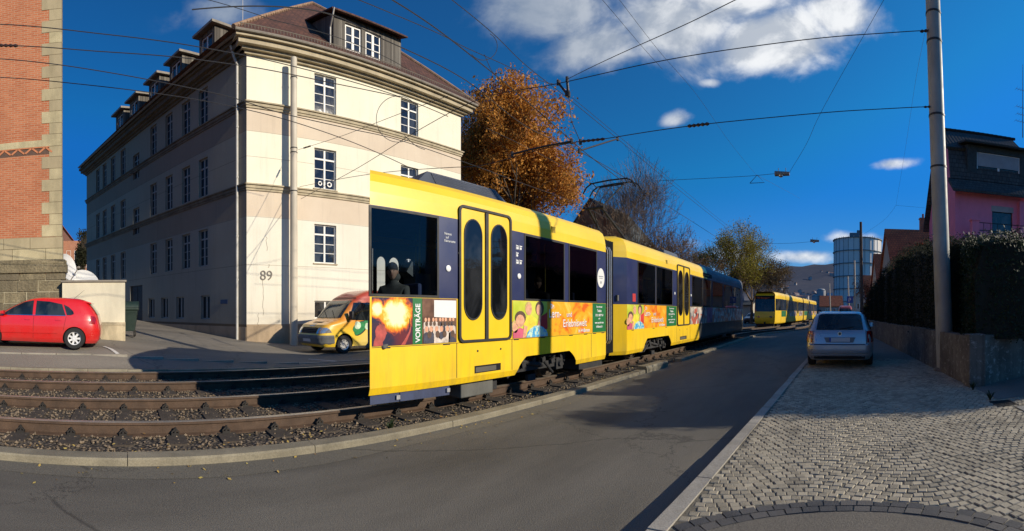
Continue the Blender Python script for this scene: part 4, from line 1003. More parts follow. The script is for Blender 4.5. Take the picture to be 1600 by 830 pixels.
class Car:
    def __init__(s, keys, n=7, nt=5): s.k = keys; s.n = n; s.nt = nt
    def at(s, z): return [interp(s.k, z, i) for i in (1, 2, 3)]
    def nn(s, z): return lerp(s.n, s.nt, sstep(s.k[0][0]+.5, s.k[-1][0], z))
    def side(s, y, z, sg=1, d=0.0):
        yr, yf, w_ = s.at(z); yc, L = (yr+yf)/2, (yf-yr)/2; q = min(.9999, abs((y-yc)/L)); n = s.nn(z)
        return (sg*(w_*(1-q**n)**(1/n)+d), y, z)
    def end(s, x, z, sg=-1, d=0.0):
        yr, yf, w_ = s.at(z); yc, L = (yr+yf)/2, (yf-yr)/2; q = min(.9999, abs(x/w_)); n = s.nn(z)
        return (x, yc + sg*(L*(1-q**n)**(1/n)+d), z)
    def body(s, parent, mats, arches, ar, name='body'):
        rings = []; zs = []
        for a, b_ in zip(s.k, s.k[1:]):
            st = max(1, int((b_[0]-a[0])/.035)); zs += [lerp(a[0], b_[0], i/st) for i in range(st)]
        zs.append(s.k[-1][0]); N = 88
        for z in zs:
            yr, yf, w_ = s.at(z); yc, L = (yr+yf)/2, (yf-yr)/2; n = s.nn(z); r_ = []
            for i in range(N):
                a = 2*math.pi*i/N; c_, s_ = math.cos(a), math.sin(a)
                r_.append((w_*math.copysign(abs(c_)**(2/n), c_), yc+L*math.copysign(abs(s_)**(2/n), s_), z))
            rings.append(r_)
        mb = MB(); mb.loft(rings); o = mb.build(name, mats, parent, smooth=False)
        cu = MB()
        for ya in arches:
            for sg in (-1, 1):
                x0, x1 = (s.k[2][3]-.26)*sg, (s.k[2][3]+.2)*sg
                cu.lathe([(ar, min(x0, x1)), (ar, max(x0, x1))], (0, ya, ar*.9), 'x', 28, 1)
        co_ = cu.build('cutter', mats)
        md = o.modifiers.new('b', 'BOOLEAN'); md.object = co_; md.operation = 'DIFFERENCE'; md.solver = 'EXACT'
        co_.parent = parent
        me = evaluated_mesh(o); o.modifiers.clear(); o.data = me; bpy.data.objects.remove(co_)
        me.polygons.foreach_set('use_smooth', [True]*len(me.polygons))
        try: me.set_sharp_from_angle(angle=R(32))
        except Exception: pass
        return o
    def overlay(s, poly, where, d, name, mat, parent, sg=1, sub=.09, mirror=False):
        """a panel following the bodywork; poly in (y,z) for the sides, (x,z) for front and rear"""
        bm = bmesh.new(); vs = [bm.verts.new((p[0], p[1], 0)) for p in poly]; bm.faces.new(vs)
        lo = [min(p[i] for p in poly) for i in (0, 1)]; hi = [max(p[i] for p in poly) for i in (0, 1)]
        for ax in (0, 1):
            st = sub if ax == 0 else .05
            k = math.ceil(lo[ax]/st)*st
            while k < hi[ax]:
                co_ = [0, 0, 0]; no = [0, 0, 0]; co_[ax] = k; no[ax] = 1
                bmesh.ops.bisect_plane(bm, geom=bm.verts[:]+bm.edges[:]+bm.faces[:], plane_co=co_, plane_no=no); k += st
        bmesh.ops.triangulate(bm, faces=bm.faces[:])
        idx = {v: i for i, v in enumerate(bm.verts)}; P = [(v.co.x, v.co.y) for v in bm.verts]; o = None
        for m_ in ((sg,) if not mirror else (1, -1)):
            mb = MB()
            if where == 'side': pts = [s.side(a, b_, m_, d) for a, b_ in P]
            else: pts = [s.end(a*m_ if mirror else a, b_, 1 if where == 'front' else -1, d) for a, b_ in P]
            mb.add(pts, [tuple(idx[v] for v in f.verts) for f in bm.faces]); o = mb.build(name, mat, parent, smooth=True)
        bm.free(); return o
def rot_off(root): return None
m_lamp_red = M('tail_lamp_red', (.30, .006, .008), .15, .2, 12, coat=1.0); m_lamp_clear = M('lamp_clear', (.55, .56, .57), .08, .15, 14, metal=.7, coat=1)
m_amber = M('amber_lens', (.7, .25, .02), .2, .1)
m_plate = M('plate_white', (.45, .46, .48), .4, .05)
# ---- red hatchback, parked side-on
polo = Car([(.17,-1.88,1.84,.77),(.26,-1.95,1.93,.82),(.42,-1.985,1.985,.84),(.56,-1.985,1.985,.845),(.66,-1.965,1.95,.845),(.76,-1.94,1.83,.835),(.84,-1.92,1.56,.825),(.92,-1.90,1.12,.80),(.98,-1.88,1.0,.785),(1.1,-1.80,.80,.745),(1.22,-1.71,.58,.70),(1.33,-1.60,.36,.65),(1.40,-1.50,.18,.60),(1.44,-1.35,.02,.54),(1.465,-1.05,-.2,.42)], 8, 6)
def red_car():
    m_red = paint('red_paint', (.62, .012, .012), .22, 0, 1.0, .12)
    x_, y_ = -13.36, -2.78; T_ = thing('parked_car', 'bright red five-door hatchback parked below the brick tower', 'car', (x_, y_, zl(x_, y_)), math.pi, world=False)
    T_.rotation_euler = (R(1.5), 0, math.pi)
    b_ = polo.body(T_, [m_red, m_black], (1.22, -1.25), .335)
    for (ya, st) in ((1.22, 'hub'), (-1.25, 'hub')):
        for sg in (-1, 1): wheel_parts(T_, sg*.735, ya, .305, sg, m_rim=M('hubcap_white', (.68, .68, .69), .4, .06, 8))
    polo.overlay([(.92,.935),(.62,1.14),(.30,1.31),(.02,1.365),(-.02,1.365),(-.02,.925)], 'side', .012, 'front_side_window', m_cargl, T_, mirror=True)
    polo.overlay([(-.10,.925),(-.10,1.362),(-.5,1.34),(-.86,1.27),(-.98,.955)], 'side', .012, 'rear_side_window', m_cargl, T_, mirror=True)
    polo.overlay([(-1.02,.96),(-.91,1.26),(-1.05,1.20),(-1.19,1.08),(-1.22,1.0),(-1.14,.965)], 'side', .012, 'quarter_window', m_cargl, T_, mirror=True)
    polo.overlay([(-.60,.955),(.60,.955),(.5,1.36),(-.5,1.36)], 'front', .014, 'windscreen', m_cargl, T_)
    polo.overlay([(-.56,.99),(.56,.99),(.46,1.32),(-.46,1.32)], 'rear', .012, 'rear_window', m_cargl, T_)
    polo.overlay([(-1.83,.72),(-1.66,.74),(-1.70,.96),(-1.86,.93)], 'side', .008, 'tail_light', m_lamp_red, T_, mirror=True)
    polo.overlay([(1.50,.60),(1.93,.56),(1.90,.68),(1.60,.74)], 'side', .008, 'headlight', m_lamp_clear, T_, mirror=True)
    for pl in ([(.93,.30),(.94,.90)], [(-.055,.28),(-.055,.92)], [(-.93,.52),(-1.0,.92)]):
        (a, za), (c_, zc) = pl
        polo.overlay([(a-.004, za), (a+.004, za), (c_+.004, zc), (c_-.004, zc)], 'side', .002, 'door_gap', m_black, T_, mirror=True)
    polo.overlay([(.92,.45),(-.72,.47),(-.78,.435),(-.7,.43),(.92,.41)], 'side', .016, 'rubbing_strip', m_red, T_, mirror=True)
    polo.overlay([(.95,.925),(.95,.937),(-1.0,.952),(-1.0,.940)], 'side', .018, 'window_trim', m_chrome, T_, mirror=True)
    for ya in (.05, -.86): polo.overlay([(ya,.80),(ya,.84),(ya+.16,.84),(ya+.16,.80)], 'side', .022, 'door_handle', m_red, T_, mirror=True)
    polo.overlay([(-.90,.20),(.88,.20),(.88,.25),(-.90,.27)], 'side', .006, 'sill_trim', m_red, T_, mirror=True)
    for sg in (-1, 1):
        mb = MB(); mb.loft([[(sg*(.78+u), .86+dy_, 1.0+dz_) for dy_, dz_ in ((-.06*k,-.05*k),(.07*k,-.05*k),(.08*k,.04*k),(-.05*k,.06*k))] for u, k in ((0,.6),(.06,1),(.14,1),(.18,.7))]); mb.build('wing_mirror', m_red, T_, smooth=True)
    mb = MB(); mb.tube([(0,-1.12,1.46),(0,-1.42,1.72)], [.006,.003], 5); mb.build('roof_aerial', m_black, T_)
    mb = MB(); mb.loft([[(x2, -1.48, 1.395), (x2, -1.70, 1.33), (x2, -1.68, 1.30), (x2, -1.45, 1.36)] for x2 in (-.56, .56)]); mb.build('spoiler', m_red, T_, smooth=True)
    return T_
red_car()
# ---- silver estate, rear view
octa = Car([(.22,-2.15,2.15,.80),(.32,-2.25,2.25,.86),(.46,-2.285,2.285,.882),(.60,-2.285,2.28,.885),(.635,-2.25,2.26,.885),(.72,-2.24,2.18,.885),(.82,-2.22,1.9,.875),(.90,-2.20,1.5,.86),(.96,-2.165,1.2,.83),(1.08,-2.07,.92,.78),(1.2,-1.975,.68,.735),(1.31,-1.88,.45,.69),(1.38,-1.80,.28,.65),(1.42,-1.70,.12,.60),(1.45,-1.5,-.05,.5)], 9, 7)
def silver_car():
    m_sil = paint('silver_paint', (.42, .44, .50), .25, .55, 1.0, .25)
    hd = R(2.9); a = brg(1312); r_ = 11.15
    cx, cy = r_*math.sin(a)+math.sin(hd)*2.28, r_*math.cos(a)+math.cos(hd)*2.28
    T_ = thing('parked_car', 'silver estate car with roof rails seen from behind, parked half on the pavement', 'car', (cx, cy, PZ), -hd, world=False)
    octa.body(T_, [m_sil, m_black], (1.36, -1.30), .35)
    for ya in (1.36, -1.30):
        for sg in (-1, 1): wheel_parts(T_, sg*.77, ya, .315, sg, .205, 'alloy')
    rg = octa.overlay([(-.60,.985),(.60,.985),(.55,1.34),(.50,1.375),(-.50,1.375),(-.55,1.34)], 'rear', .012, 'rear_window', m_cargl, T_)
    octa.overlay([(-.60,.985),(.60,.985),(.52,1.36),(-.52,1.36)], 'front', .014, 'windscreen', m_cargl, T_)
    for pl in ([(1.0,.97),(.70,1.15),(.32,1.33),(.05,1.355),(.05,.96)], [(-.03,.96),(-.03,1.355),(-.85,1.345),(-.92,.97)], [(-1.0,.975),(-.93,1.34),(-1.55,1.30),(-1.78,1.20),(-1.9,1.02),(-1.82,.98)]):
        octa.overlay(pl, 'side', .012, 'side_window', m_cargl, T_, mirror=True)
    octa.overlay([(-2.12,.665),(-1.80,.70),(-1.90,.955),(-2.10,.95),(-2.15,.93)], 'side', .010, 'tail_light', m_lamp_red, T_, mirror=True)
    octa.overlay([(.70,.665),(.835,.665),(.80,.95),(.68,.95)], 'rear', .010, 'tail_light', m_lamp_red, T_, mirror=True)
    octa.overlay([(.72,.77),(.82,.77),(.81,.86),(.715,.86)], 'rear', .014, 'reversing_light', M('lamp_pale', (.6,.45,.42), .1, .1), T_, mirror=True)
    octa.overlay([(-.82,.385),(.82,.385),(.82,.40),(-.82,.40)], 'rear', .006, 'bumper_trim', m_chrome, T_)
    octa.overlay([(-.80,.605),(.80,.605),(.80,.622),(-.80,.622)], 'rear', .002, 'tailgate_gap', m_black, T_)
    for sx in (-1, 1): octa.overlay([(sx*.675,.62),(sx*.687,.62),(sx*.665,.97),(sx*.653,.97)], 'rear', .003, 'tailgate_gap', m_black, T_)
    octa.overlay([(-.34,.665),(.34,.665),(.40,.80),(-.40,.80)], 'rear', .003, 'plate_recess', M('recess_grey', (.14,.15,.17), .5), T_)
    pl = octa.overlay([(-.26,.685),(.26,.685),(.26,.785),(-.26,.785)], 'rear', .012, 'number_plate', m_plate, T_)
    octa.overlay([(-.26,.685),(-.22,.685),(-.22,.785),(-.26,.785)], 'rear', .016, 'plate_band', M('plate_blue', (.02,.05,.3), .4), pl)
    octa.overlay([(-.42,.795),(.42,.795),(.42,.82),(-.42,.82)], 'rear', .02, 'handle_strip', m_sil, T_)
    mb = MB(); c_ = octa.end(0, .885, -1, .012); mb.lathe([(.052, c_[1]), (.052, c_[1]+.02)], (0, 0, .885), 'y', 20); mb.lathe([(.036, c_[1]-.003), (.036, c_[1]+.02)], (0, 0, .885), 'y', 20, 1)
    mb.build('badge', [m_chrome, M('badge_dark', (.03,.06,.05), .3)], T_)
    octa.overlay([(-.8,.245),(.8,.245),(.8,.33),(-.8,.33)], 'rear', .004, 'bumper_valance', m_plast, T_)
    for sx in (-1, 1):
        mb = MB(); mb.tube([(sx*.60,-1.62,1.40),(sx*.60,-1.5,1.475),(sx*.61,-.2,1.49),(sx*.60,.0,1.44)], .018, 8); mb.build('roof_rail', m_black, T_, smooth=True)
        mb = MB(); mb.loft([[(sx*(.86+u), .95+dy_, 1.03+dz_) for dy_, dz_ in ((-.06*k,-.06*k),(.07*k,-.06*k),(.08*k,.05*k),(-.05*k,.07*k))] for u, k in ((0,.6),(.06,1),(.15,1),(.19,.7))]); mb.build('wing_mirror', m_sil, T_, smooth=True)
    mb = MB(); mb.tube([(0,-1.45,1.45),(0,-1.75,1.66)], [.007,.003], 5); mb.build('roof_aerial', m_black, T_)
    mb = MB(); c_ = octa.end(0, 1.0, -1, .02); mb.tube([(0, c_[1], 1.0), (.36, octa.end(.36, 1.06, -1, .02)[1], 1.06)], .009, 5); mb.build('rear_wiper', m_black, T_)
    octa.overlay([(-.46,1.385),(.46,1.385),(.46,1.41),(-.46,1.41)], 'rear', .05, 'spoiler_edge', m_sil, T_)
    return T_
silver_car()
# a dark estate ahead, and a dark saloon left between the trams
def far_car(px, rr_, z0, hd, col, lab, name='parked_car', spec=octa, group=None):
    a = brg(px); T_ = thing(name, lab, 'car', (rr_*math.sin(a), rr_*math.cos(a), z0), hd, world=False, group=group)
    mp = paint(name+str(px), col, .25, .4, 1, .2); spec.body(T_, [mp, m_black], (1.36, -1.30), .35)
    for ya in (1.36, -1.3):
        for sg in (-1, 1): wheel_parts(T_, sg*.77, ya, .315, sg, .2, 'alloy')
    spec.overlay([(-.58,.985),(.58,.985),(.5,1.36),(-.5,1.36)], 'rear', .012, 'rear_window', m_cargl, T_)
    spec.overlay([(-.58,.985),(.58,.985),(.5,1.36),(-.5,1.36)], 'front', .014, 'windscreen', m_cargl, T_)
    spec.overlay([(1.0,.97),(.32,1.33),(-1.5,1.31),(-1.8,.98)], 'side', .012, 'side_window', m_cargl, T_, mirror=True)
    spec.overlay([(.66,.68),(.84,.68),(.80,.93),(.68,.93)], 'rear', .010, 'tail_light', m_lamp_red, T_, mirror=True)
    spec.overlay([(.5,.62),(.84,.62),(.80,.74),(.5,.70)], 'front', .010, 'headlight', m_lamp_clear, T_, mirror=True)
    spec.overlay([(-.26,.70),(.26,.70),(.26,.80),(-.26,.80)], 'rear', .010, 'number_plate', m_plate, T_)
far_car(1322, 50, 0, R(-5), (.07, .09, .13), 'dark blue estate car parked beyond the silver estate car')
far_car(1176, 62, 0, R(178), (.03, .03, .035), 'black car facing the street between the two trams')
# ---- vans
sprint = Car([(.26,-2.70,2.58,.90),(.40,-2.76,2.74,.95),(.60,-2.78,2.78,.965),(.70,-2.78,2.74,.965),(.90,-2.78,2.66,.965),(1.08,-2.78,2.52,.962),(1.16,-2.78,2.30,.96),(1.25,-2.78,1.98,.955),(1.32,-2.78,1.86,.95),(1.60,-2.78,1.62,.93),(1.90,-2.78,1.36,.90),(2.06,-2.76,1.16,.87),(2.18,-2.74,.98,.85),(2.30,-2.72,.74,.81),(2.40,-2.68,.45,.74),(2.44,-2.55,.2,.62)], 9, 8)
def van(name, lab, loc, rz, near=True):
    m, t, b = newmat('van_paint_'+('near' if near else 'far')); v = t.obj(); _, y, z = t.sep(v); n1 = t.noise(v, 1.2, 3)
    zz = t.math('ADD', z, t.math('MULTIPLY', t.math('SUBTRACT', n1, .5), .35))
    c = t.mix(t.mr(zz, .75, 1.25), (.78, .52, .04), (.72, .27, .02)); c = t.mix(t.mr(zz, 1.5, 2.0), c, (.42, .06, .025))
    if near: c = t.mix(t.mr(t.math('SUBTRACT', t.math('MULTIPLY', y, -1), zz), -1.9, -1.3, 0, .55), c, (.74, .62, .25))
    t.put(b.inputs['Base Color'], c); b.inputs['Roughness'].default_value = .35; b.inputs['Coat Weight'].default_value = .7
    T_ = thing(name, lab, 'van', loc, rz, world=False); V = sprint
    V.body(T_, [m, m_black], (1.72, -1.55), .40)
    for ya in (1.72, -1.55):
        for sg in (-1, 1): wheel_parts(T_, sg*.85, ya, .345, sg, .22, 'steel', m_alu)
    V.overlay([(-.80,1.34),(.80,1.34),(.74,2.0),(-.74,2.0)], 'front', .014, 'windscreen', pane_mat('windscreen_'+name, (.03,.032,.03), (.12,.12,.10)), T_)
    V.overlay([(1.52,1.26),(1.20,1.92),(.42,1.92),(.42,1.22)], 'side', .014, 'cab_window', m_cargl, T_, mirror=True)
    V.overlay([(-.93,.36),(.93,.36),(.93,.70),(-.93,.70)], 'front', .03, 'bumper', M('bumper_grey', (.10,.105,.11), .6, .15, 4), T_)
    V.overlay([(2.18,.40),(2.76,.40),(2.75,.70),(2.22,.70)], 'side', .028, 'bumper_corner', M('bumper_grey', (.10,.105,.11)), T_, mirror=True)
    V.overlay([(-.50,.76),(.50,.76),(.52,.98),(-.52,.98)], 'front', .010, 'grille', m_black, T_)
    for k in range(3): V.overlay([(-.49,.79+.065*k),(.49,.79+.065*k),(.49,.81+.065*k),(-.49,.81+.065*k)], 'front', .022, 'grille_bar', m_plast, T_)
    V.overlay([(.54,.76),(.90,.78),(.88,.98),(.56,.98)], 'front', .014, 'headlight', m_lamp_clear, T_, mirror=True)
    V.overlay([(2.30,.80),(2.66,.78),(2.62,.96),(2.40,.95)], 'side', .012, 'indicator', m_lamp_clear, T_, mirror=True)
    V.overlay([(-.26,.45),(.26,.45),(.26,.56),(-.26,.56)], 'front', .04, 'number_plate', m_plate, T_)
    V.overlay([(-.78,2.06),(-.74,2.06),(.74,2.06),(.78,2.06),(.72,2.14),(-.72,2.14)], 'front', .006, 'roof_lettering_band', M('band_dark', (.16,.03,.02), .5), T_)
    if near:
        for (p, q) in (((-.45,1.36),(-.02,1.62)), ((.05,1.36),(.50,1.60))):
            mb = MB(); mb.tube([V.end(lerp(p[0],q[0],i/5), lerp(p[1],q[1],i/5), 1, .02) for i in range(6)], .012, 5); mb.build('wiper', m_black, T_)
        V.overlay([(-.34,1.15),(.30,1.15),(.30,1.19),(-.34,1.19)], 'front', .008, 'air_intake', m_black, T_)
        V.overlay([(-.20,1.02),(.16,1.02),(.12,1.12),(-.16,1.12)], 'front', .010, 'bonnet_sticker', M('sticker_blue', (.30,.36,.42), .4), T_)
        gm = M('leaf_green', (.02,.22,.07), .4, .3, 8); gw = M('leaf_pale', (.55,.68,.50), .4, .3, 8); gk = M('leaf_outline', (.01,.03,.02), .5)
        def blobp(cx_, cz_, a_, b_, rot, n_=18, heart=.0): 
            out = []
            for i in range(n_):
                th = 2*math.pi*i/n_; rr_ = 1 - heart*max(0, math.cos(th))**6*1.0
                u, v_ = a_*rr_*math.cos(th), b_*rr_*math.sin(th); out.append((cx_+u*math.cos(rot)-v_*math.sin(rot), cz_+u*math.sin(rot)+v_*math.cos(rot)))
            return out
        for (cx_, cz_, a_, b_, rt, mm) in ((1.02,.93,.42,.24,-.5,gk),(1.05,.93,.38,.20,-.5,gm),(1.12,1.05,.17,.15,.2,gw),(.48,1.08,.48,.25,.5,gk),(.48,1.08,.44,.21,.5,gm),(.62,1.0,.17,.13,.3,gw),(.0,.95,.36,.27,-.4,gk),(.0,.95,.32,.23,-.4,gm),(-.1,1.02,.15,.11,0,gw),(-.7,1.1,.5,.24,.3,gk),(-.7,1.1,.46,.2,.3,gm)):
            V.overlay(blobp(cx_, cz_, a_, b_, rt, 18, .3), 'side', .004+.002*{gk:0, gm:1, gw:2}[mm], 'leaf_graphic', mm, T_, mirror=True, sub=.12)
    for sg in (-1, 1):
        mb = MB(); mb.loft([[(sg*(.98+u), 1.50+dy_, 1.42+dz_) for dy_, dz_ in ((-.05*k,-.16*k),(.06*k,-.16*k),(.06*k,.17*k),(-.04*k,.17*k))] for u, k in ((0,.7),(.05,1),(.17,1),(.21,.8))]); mb.build('wing_mirror', m_plast, T_, smooth=True)
    return T_
van('parked_van', 'orange and yellow delivery van with green leaf graphics parked against the cream building', (-15.9, 9.35, 0), R(180+9))
van('parked_van', 'orange van with high roof far down the street beyond the parked cars', (60*math.sin(brg(1321)), 60*math.cos(brg(1321)), 0), R(176), False)

# ================================================================ TRAMS
m_yel, t, b = newmat('tram_yellow'); v = t.obj(); n1 = t.noise(v, .9, 5, .6); _, _, z = t.sep(v)
c = t.mix(t.mr(n1, .3, .7), (.88, .565, .010), (.93, .62, .02)); st = t.noise(t.scalev(v, (3, 3, .35)), 2.2, 6, .7)
c = t.mix(t.math('MULTIPLY', t.mr(st, .42, .72), t.mr(z, .3, 1.15, .55, .07)), c, (.26, .18, .06)); t.put(b.inputs['Base Color'], c); t.put(b.inputs['Roughness'], t.mr(n1, .3, .7, .32, .45)); b.inputs['Coat Weight'].default_value = .35; b.inputs['Coat Roughness'].default_value = .12
m_navy = paint('tram_navy', (.018, .028, .10), .3, 0, .6, .05); m_navyd = paint('cab_dark_shade', (.03, .03, .022), .4, 0, .4, .2); m_grey = M('roof_grey', (.07, .08, .10), .55, .15, 2, grime=.3)
m_under = M('underframe', (.022, .022, .024), .8, .35, 5, .4, 20, grime=.3); m_box = M('underbox_blue', (.04, .055, .12), .5, .15, 3, grime=.5); m_box2 = M('underbox_grey', (.11, .11, .10), .6, .2, 3, grime=.5)
m_rub = M('door_rubber', (.012, .012, .013), .6); m_int = M('tram_interior', (.06, .06, .065), .7, .1); m_seat = M('seat_fabric', (.05, .07, .16), .8, .2, 8); m_bell = M('bellows', (.03, .03, .032), .7, .2, 4)
m_tg = glass_mat('tram_glass', .60); m_tgd = glass_mat('tram_glass_dark', .22); m_pole = M('grab_rail', (.45, .36, .05), .3, .05)
m_adg = M('ad_green', (.012, .16, .045), .4, .1, 2, coat=.3); m_adw = M('ad_white', (.80, .80, .78), .4, .03, coat=.2)
m_dgl = pane_mat('door_glass_dark', (.006, .007, .009), (.028, .030, .034))
def side_prof(): return [(-.035, .42), (0, .52), (0, 3.0), (-.008, 3.18), (-.035, 3.33), (-.09, 3.45), (-.18, 3.53), (-.34, 3.585), (-.62, 3.61), (-1.325, 3.63)]
XS, XF = -5.10, -7.75                       # near and far sides of the near tram
def roundrect(s0, s1, z0, z1, r, n=5):
    out = []
    for (cx_, cz_, a0) in ((s1-r, z1-r, 0), (s0+r, z1-r, 90), (s0+r, z0+r, 180), (s1-r, z0+r, 270)):
        for i in range(n+1): a = R(a0+90*i/n); out.append((cx_+r*math.cos(a), cz_+r*math.sin(a)))
    return out
def capsule(s0, s1, z0, z1, n=12):
    r = (s1-s0)/2; sc = r*.85/r; cx_ = (s0+s1)/2; out = []
    for i in range(n+1): a = math.pi*i/n; out.append((cx_+r*math.cos(a), z1-r*1.25+r*1.25*math.sin(a)))
    for i in range(n+1): a = math.pi+math.pi*i/n; out.append((cx_+r*math.cos(a), z0+r*1.25+r*1.25*math.sin(a)))
    return out
TR = thing('tram', 'long yellow and navy tram passing in front of the apartment building with advertising panels', 'tram', (-6.43, 10, 0))
def car_shell(y0n, y0f, y1n, y1f, wins, far_wins, doors, arch, cham0, cham1, far_doors=()):
    """near side, far side, roof, floor of one tram car; y0/y1 at near (n) and far (f) side"""
    def px_(s_, z_, o_=0): return (XS+o_, s_, z_)
    yb = MB(); nb = MB()
    def fill(mb, s0, s1, z0, z1, holes, X=XS, sg=1):
        for a, b_, c_, d_ in rects_minus(s0, s1, z0, z1, holes):
            if sg > 0: mb.quad((X, a, c_), (X, b_, c_), (X, b_, d_), (X, a, d_))
            else: mb.quad((X, b_, c_), (X, a, c_), (X, a, d_), (X, b_, d_))
    dh = [(d0, d1, .42, 3.0) for d0, d1 in doors]
    # yellow skirt with bogie arch, as columns
    a0, a1, az_ = arch; N = int((y1n-y0n)/.05); 
    def bot(s_):
        q = .42
        if a0 < s_ < a1: q = .42 + (az_-.42)*min(1, ((s_-a0)/.28))**.5*min(1, ((a1-s_)/.28))**.5
        return q
    for i in range(N):
        s0, s1 = lerp(y0n, y1n, i/N), lerp(y0n, y1n, (i+1)/N)
        lv = 1 if s0 > 17.4 else 0  # rear skirt darkened: dark livery plus shade put into the colour
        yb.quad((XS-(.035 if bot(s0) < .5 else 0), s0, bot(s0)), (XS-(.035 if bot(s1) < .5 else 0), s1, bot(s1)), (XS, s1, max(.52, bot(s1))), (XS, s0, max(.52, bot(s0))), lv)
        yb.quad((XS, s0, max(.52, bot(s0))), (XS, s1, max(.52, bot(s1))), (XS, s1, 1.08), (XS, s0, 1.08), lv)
    fill(yb, y0n, y1n, 1.08, 1.76, [])
    hol = [(a, b_, 1.80, 2.96) for a, b_ in wins]
    fill(nb, y0n, y1n, 1.76, 3.0, hol + [(d0-.0, d1+.0, 1.76, 3.0) for d0, d1 in doors])
    # roof curve
    P = side_prof()[2:]
    for ri, (ya_, yz_) in enumerate(((y0n, y1n),) if y1n < 19 else ((y0n, 18.7), (18.7, y1n))):  # rear roof turns grey: livery together with shade put into the colour
      for pi_, (p, q) in enumerate(zip(P, P[1:])):
        if y1n > 19:
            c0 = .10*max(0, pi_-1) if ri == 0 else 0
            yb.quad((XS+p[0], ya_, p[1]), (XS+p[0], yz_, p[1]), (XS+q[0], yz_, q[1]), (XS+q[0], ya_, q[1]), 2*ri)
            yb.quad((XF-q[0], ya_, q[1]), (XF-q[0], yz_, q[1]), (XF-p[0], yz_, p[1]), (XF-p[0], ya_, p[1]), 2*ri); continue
        yb.quad((XS+p[0], lerp(y0n, y0f, -p[0]/2.65), p[1]), (XS+p[0], lerp(y1n, y1f, -p[0]/2.65), p[1]), (XS+q[0], lerp(y1n, y1f, -q[0]/2.65), q[1]), (XS+q[0], lerp(y0n, y0f, -q[0]/2.65), q[1]))
        yb.quad((XF-q[0], lerp(y0f, y0n, -q[0]/2.65), q[1]), (XF-q[0], lerp(y1f, y1n, -q[0]/2.65), q[1]), (XF-p[0], lerp(y1f, y1n, -p[0]/2.65), p[1]), (XF-p[0], lerp(y0f, y0n, -p[0]/2.65), p[1]))
    # far side
    fill(yb, y0f, y1f, .42, 1.76, [(a, b_, 1.3, 1.76) for a, b_ in far_doors], XF, -1)
    fill(nb, y0f, y1f, 1.76, 3.0, [(a, b_, 1.80, 2.96) for a, b_ in far_wins] + [(a, b_, 1.76, 2.86) for a, b_ in far_doors], XF, -1)
    for (a, b_) in far_wins: pass
    ends = MB()
    for (yn, yf, ch) in ((y0n, y0f, cham0), (y1n, y1f, cham1)):
        PF = side_prof()
        if ch == 0:
            e_ = [(XS+p[0]-.01, p[1]) for p in PF] + [(XF-p[0]+.01, p[1]) for p in reversed(PF)]
            ends.poly([(x_, lerp(yn, yf, (XS-x_)/2.65)+.004, z_) for x_, z_ in e_])
        else:       # chamfered corners into a narrower gangway end
            s_ = 1 if ch > 0 else -1; dd = abs(ch); e = yn + s_*dd
            def ins(p): return (-.30+p[0]*.8, p[1]-(.05 if p[1] > 3.05 else 0))
            for sd in (1, -1):
                X_ = XS if sd > 0 else XF; L_ = []
                for p, q in zip(PF, PF[1:]): L_ += [((0, .52), (0, 1.76), yb), ((0, 1.76), (0, 3.0), nb)] if (p[1] < 1 and q[1] > 2.9) else [(p, q, yb)]
                for p, q, mb_ in L_:
                    pi, qi = ins(p), ins(q); mb_.quad((X_+sd*p[0], yn, p[1]), (X_+sd*pi[0], e, pi[1]), (X_+sd*qi[0], e, qi[1]), (X_+sd*q[0], yn, q[1]))
            I = [ins(p) for p in PF]; nb.poly([(XS+p[0], e, p[1]) for p in I] + [(XF-p[0], e, p[1]) for p in reversed(I)])
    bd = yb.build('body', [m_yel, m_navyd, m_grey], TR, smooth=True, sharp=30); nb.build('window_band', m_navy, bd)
    if ends.v: ends.build('end_wall', m_int, bd)
    it = MB()     # interior: floor, ceiling, lower lining
    it.quad((XS-.03, y0n+.05, .95), (XS-.03, y1n, .95), (XF+.03, y1f, .95), (XF+.03, y0f+.05, .95))
    it.quad((XS-.1, y0n+.05, 3.1), (XF+.1, y0f+.05, 3.1), (XF+.1, y1f, 3.1), (XS-.1, y1n, 3.1))
    it.quad((XF+.03, y0f+.05, .95), (XF+.03, y1f, .95), (XF+.03, y1f, 1.3), (XF+.03, y0f+.05, 1.3))
    it.quad((XS-.03, y0n+.05, .95), (XS-.03, y1n, .95), (XS-.03, y1n, 1.76), (XS-.03, y0n+.05, 1.76))
    it.build('interior', m_int, TR)
    for k, (a, b_) in enumerate(wins):
        mb = MB(); mb.quad((XS+.003, a-.03, 1.77), (XS+.003, b_+.03, 1.77), (XS+.003, b_+.03, 2.985), (XS+.003, a-.03, 2.985))
        # rubber rim and tinted glass
        rim = MB()
        for (u0, u1, w0, w1) in ((a-.035, b_+.035, 2.955, 2.99), (a-.035, b_+.035, 1.765, 1.80), (a-.035, a, 1.80, 2.955), (b_, b_+.035, 1.80, 2.955)): rim.box(XS-.01, XS+.007, u0, u1, w0, w1)
        wd_ = rim.build('window', m_rub, TR)
        mb = MB(); mb.quad((XS+.002, a, 1.80), (XS+.002, b_, 1.80), (XS+.002, b_, 2.955), (XS+.002, a, 2.955)); mb.build('pane', m_tg if a < 4 else m_tgd, wd_)
    for (a, b_) in far_wins:
        mb = MB(); mb.quad((XF-.002, b_, 1.80), (XF-.002, a, 1.80), (XF-.002, a, 2.955), (XF-.002, b_, 2.955)); mb.build('far_window_pane', m_tgd, TR)
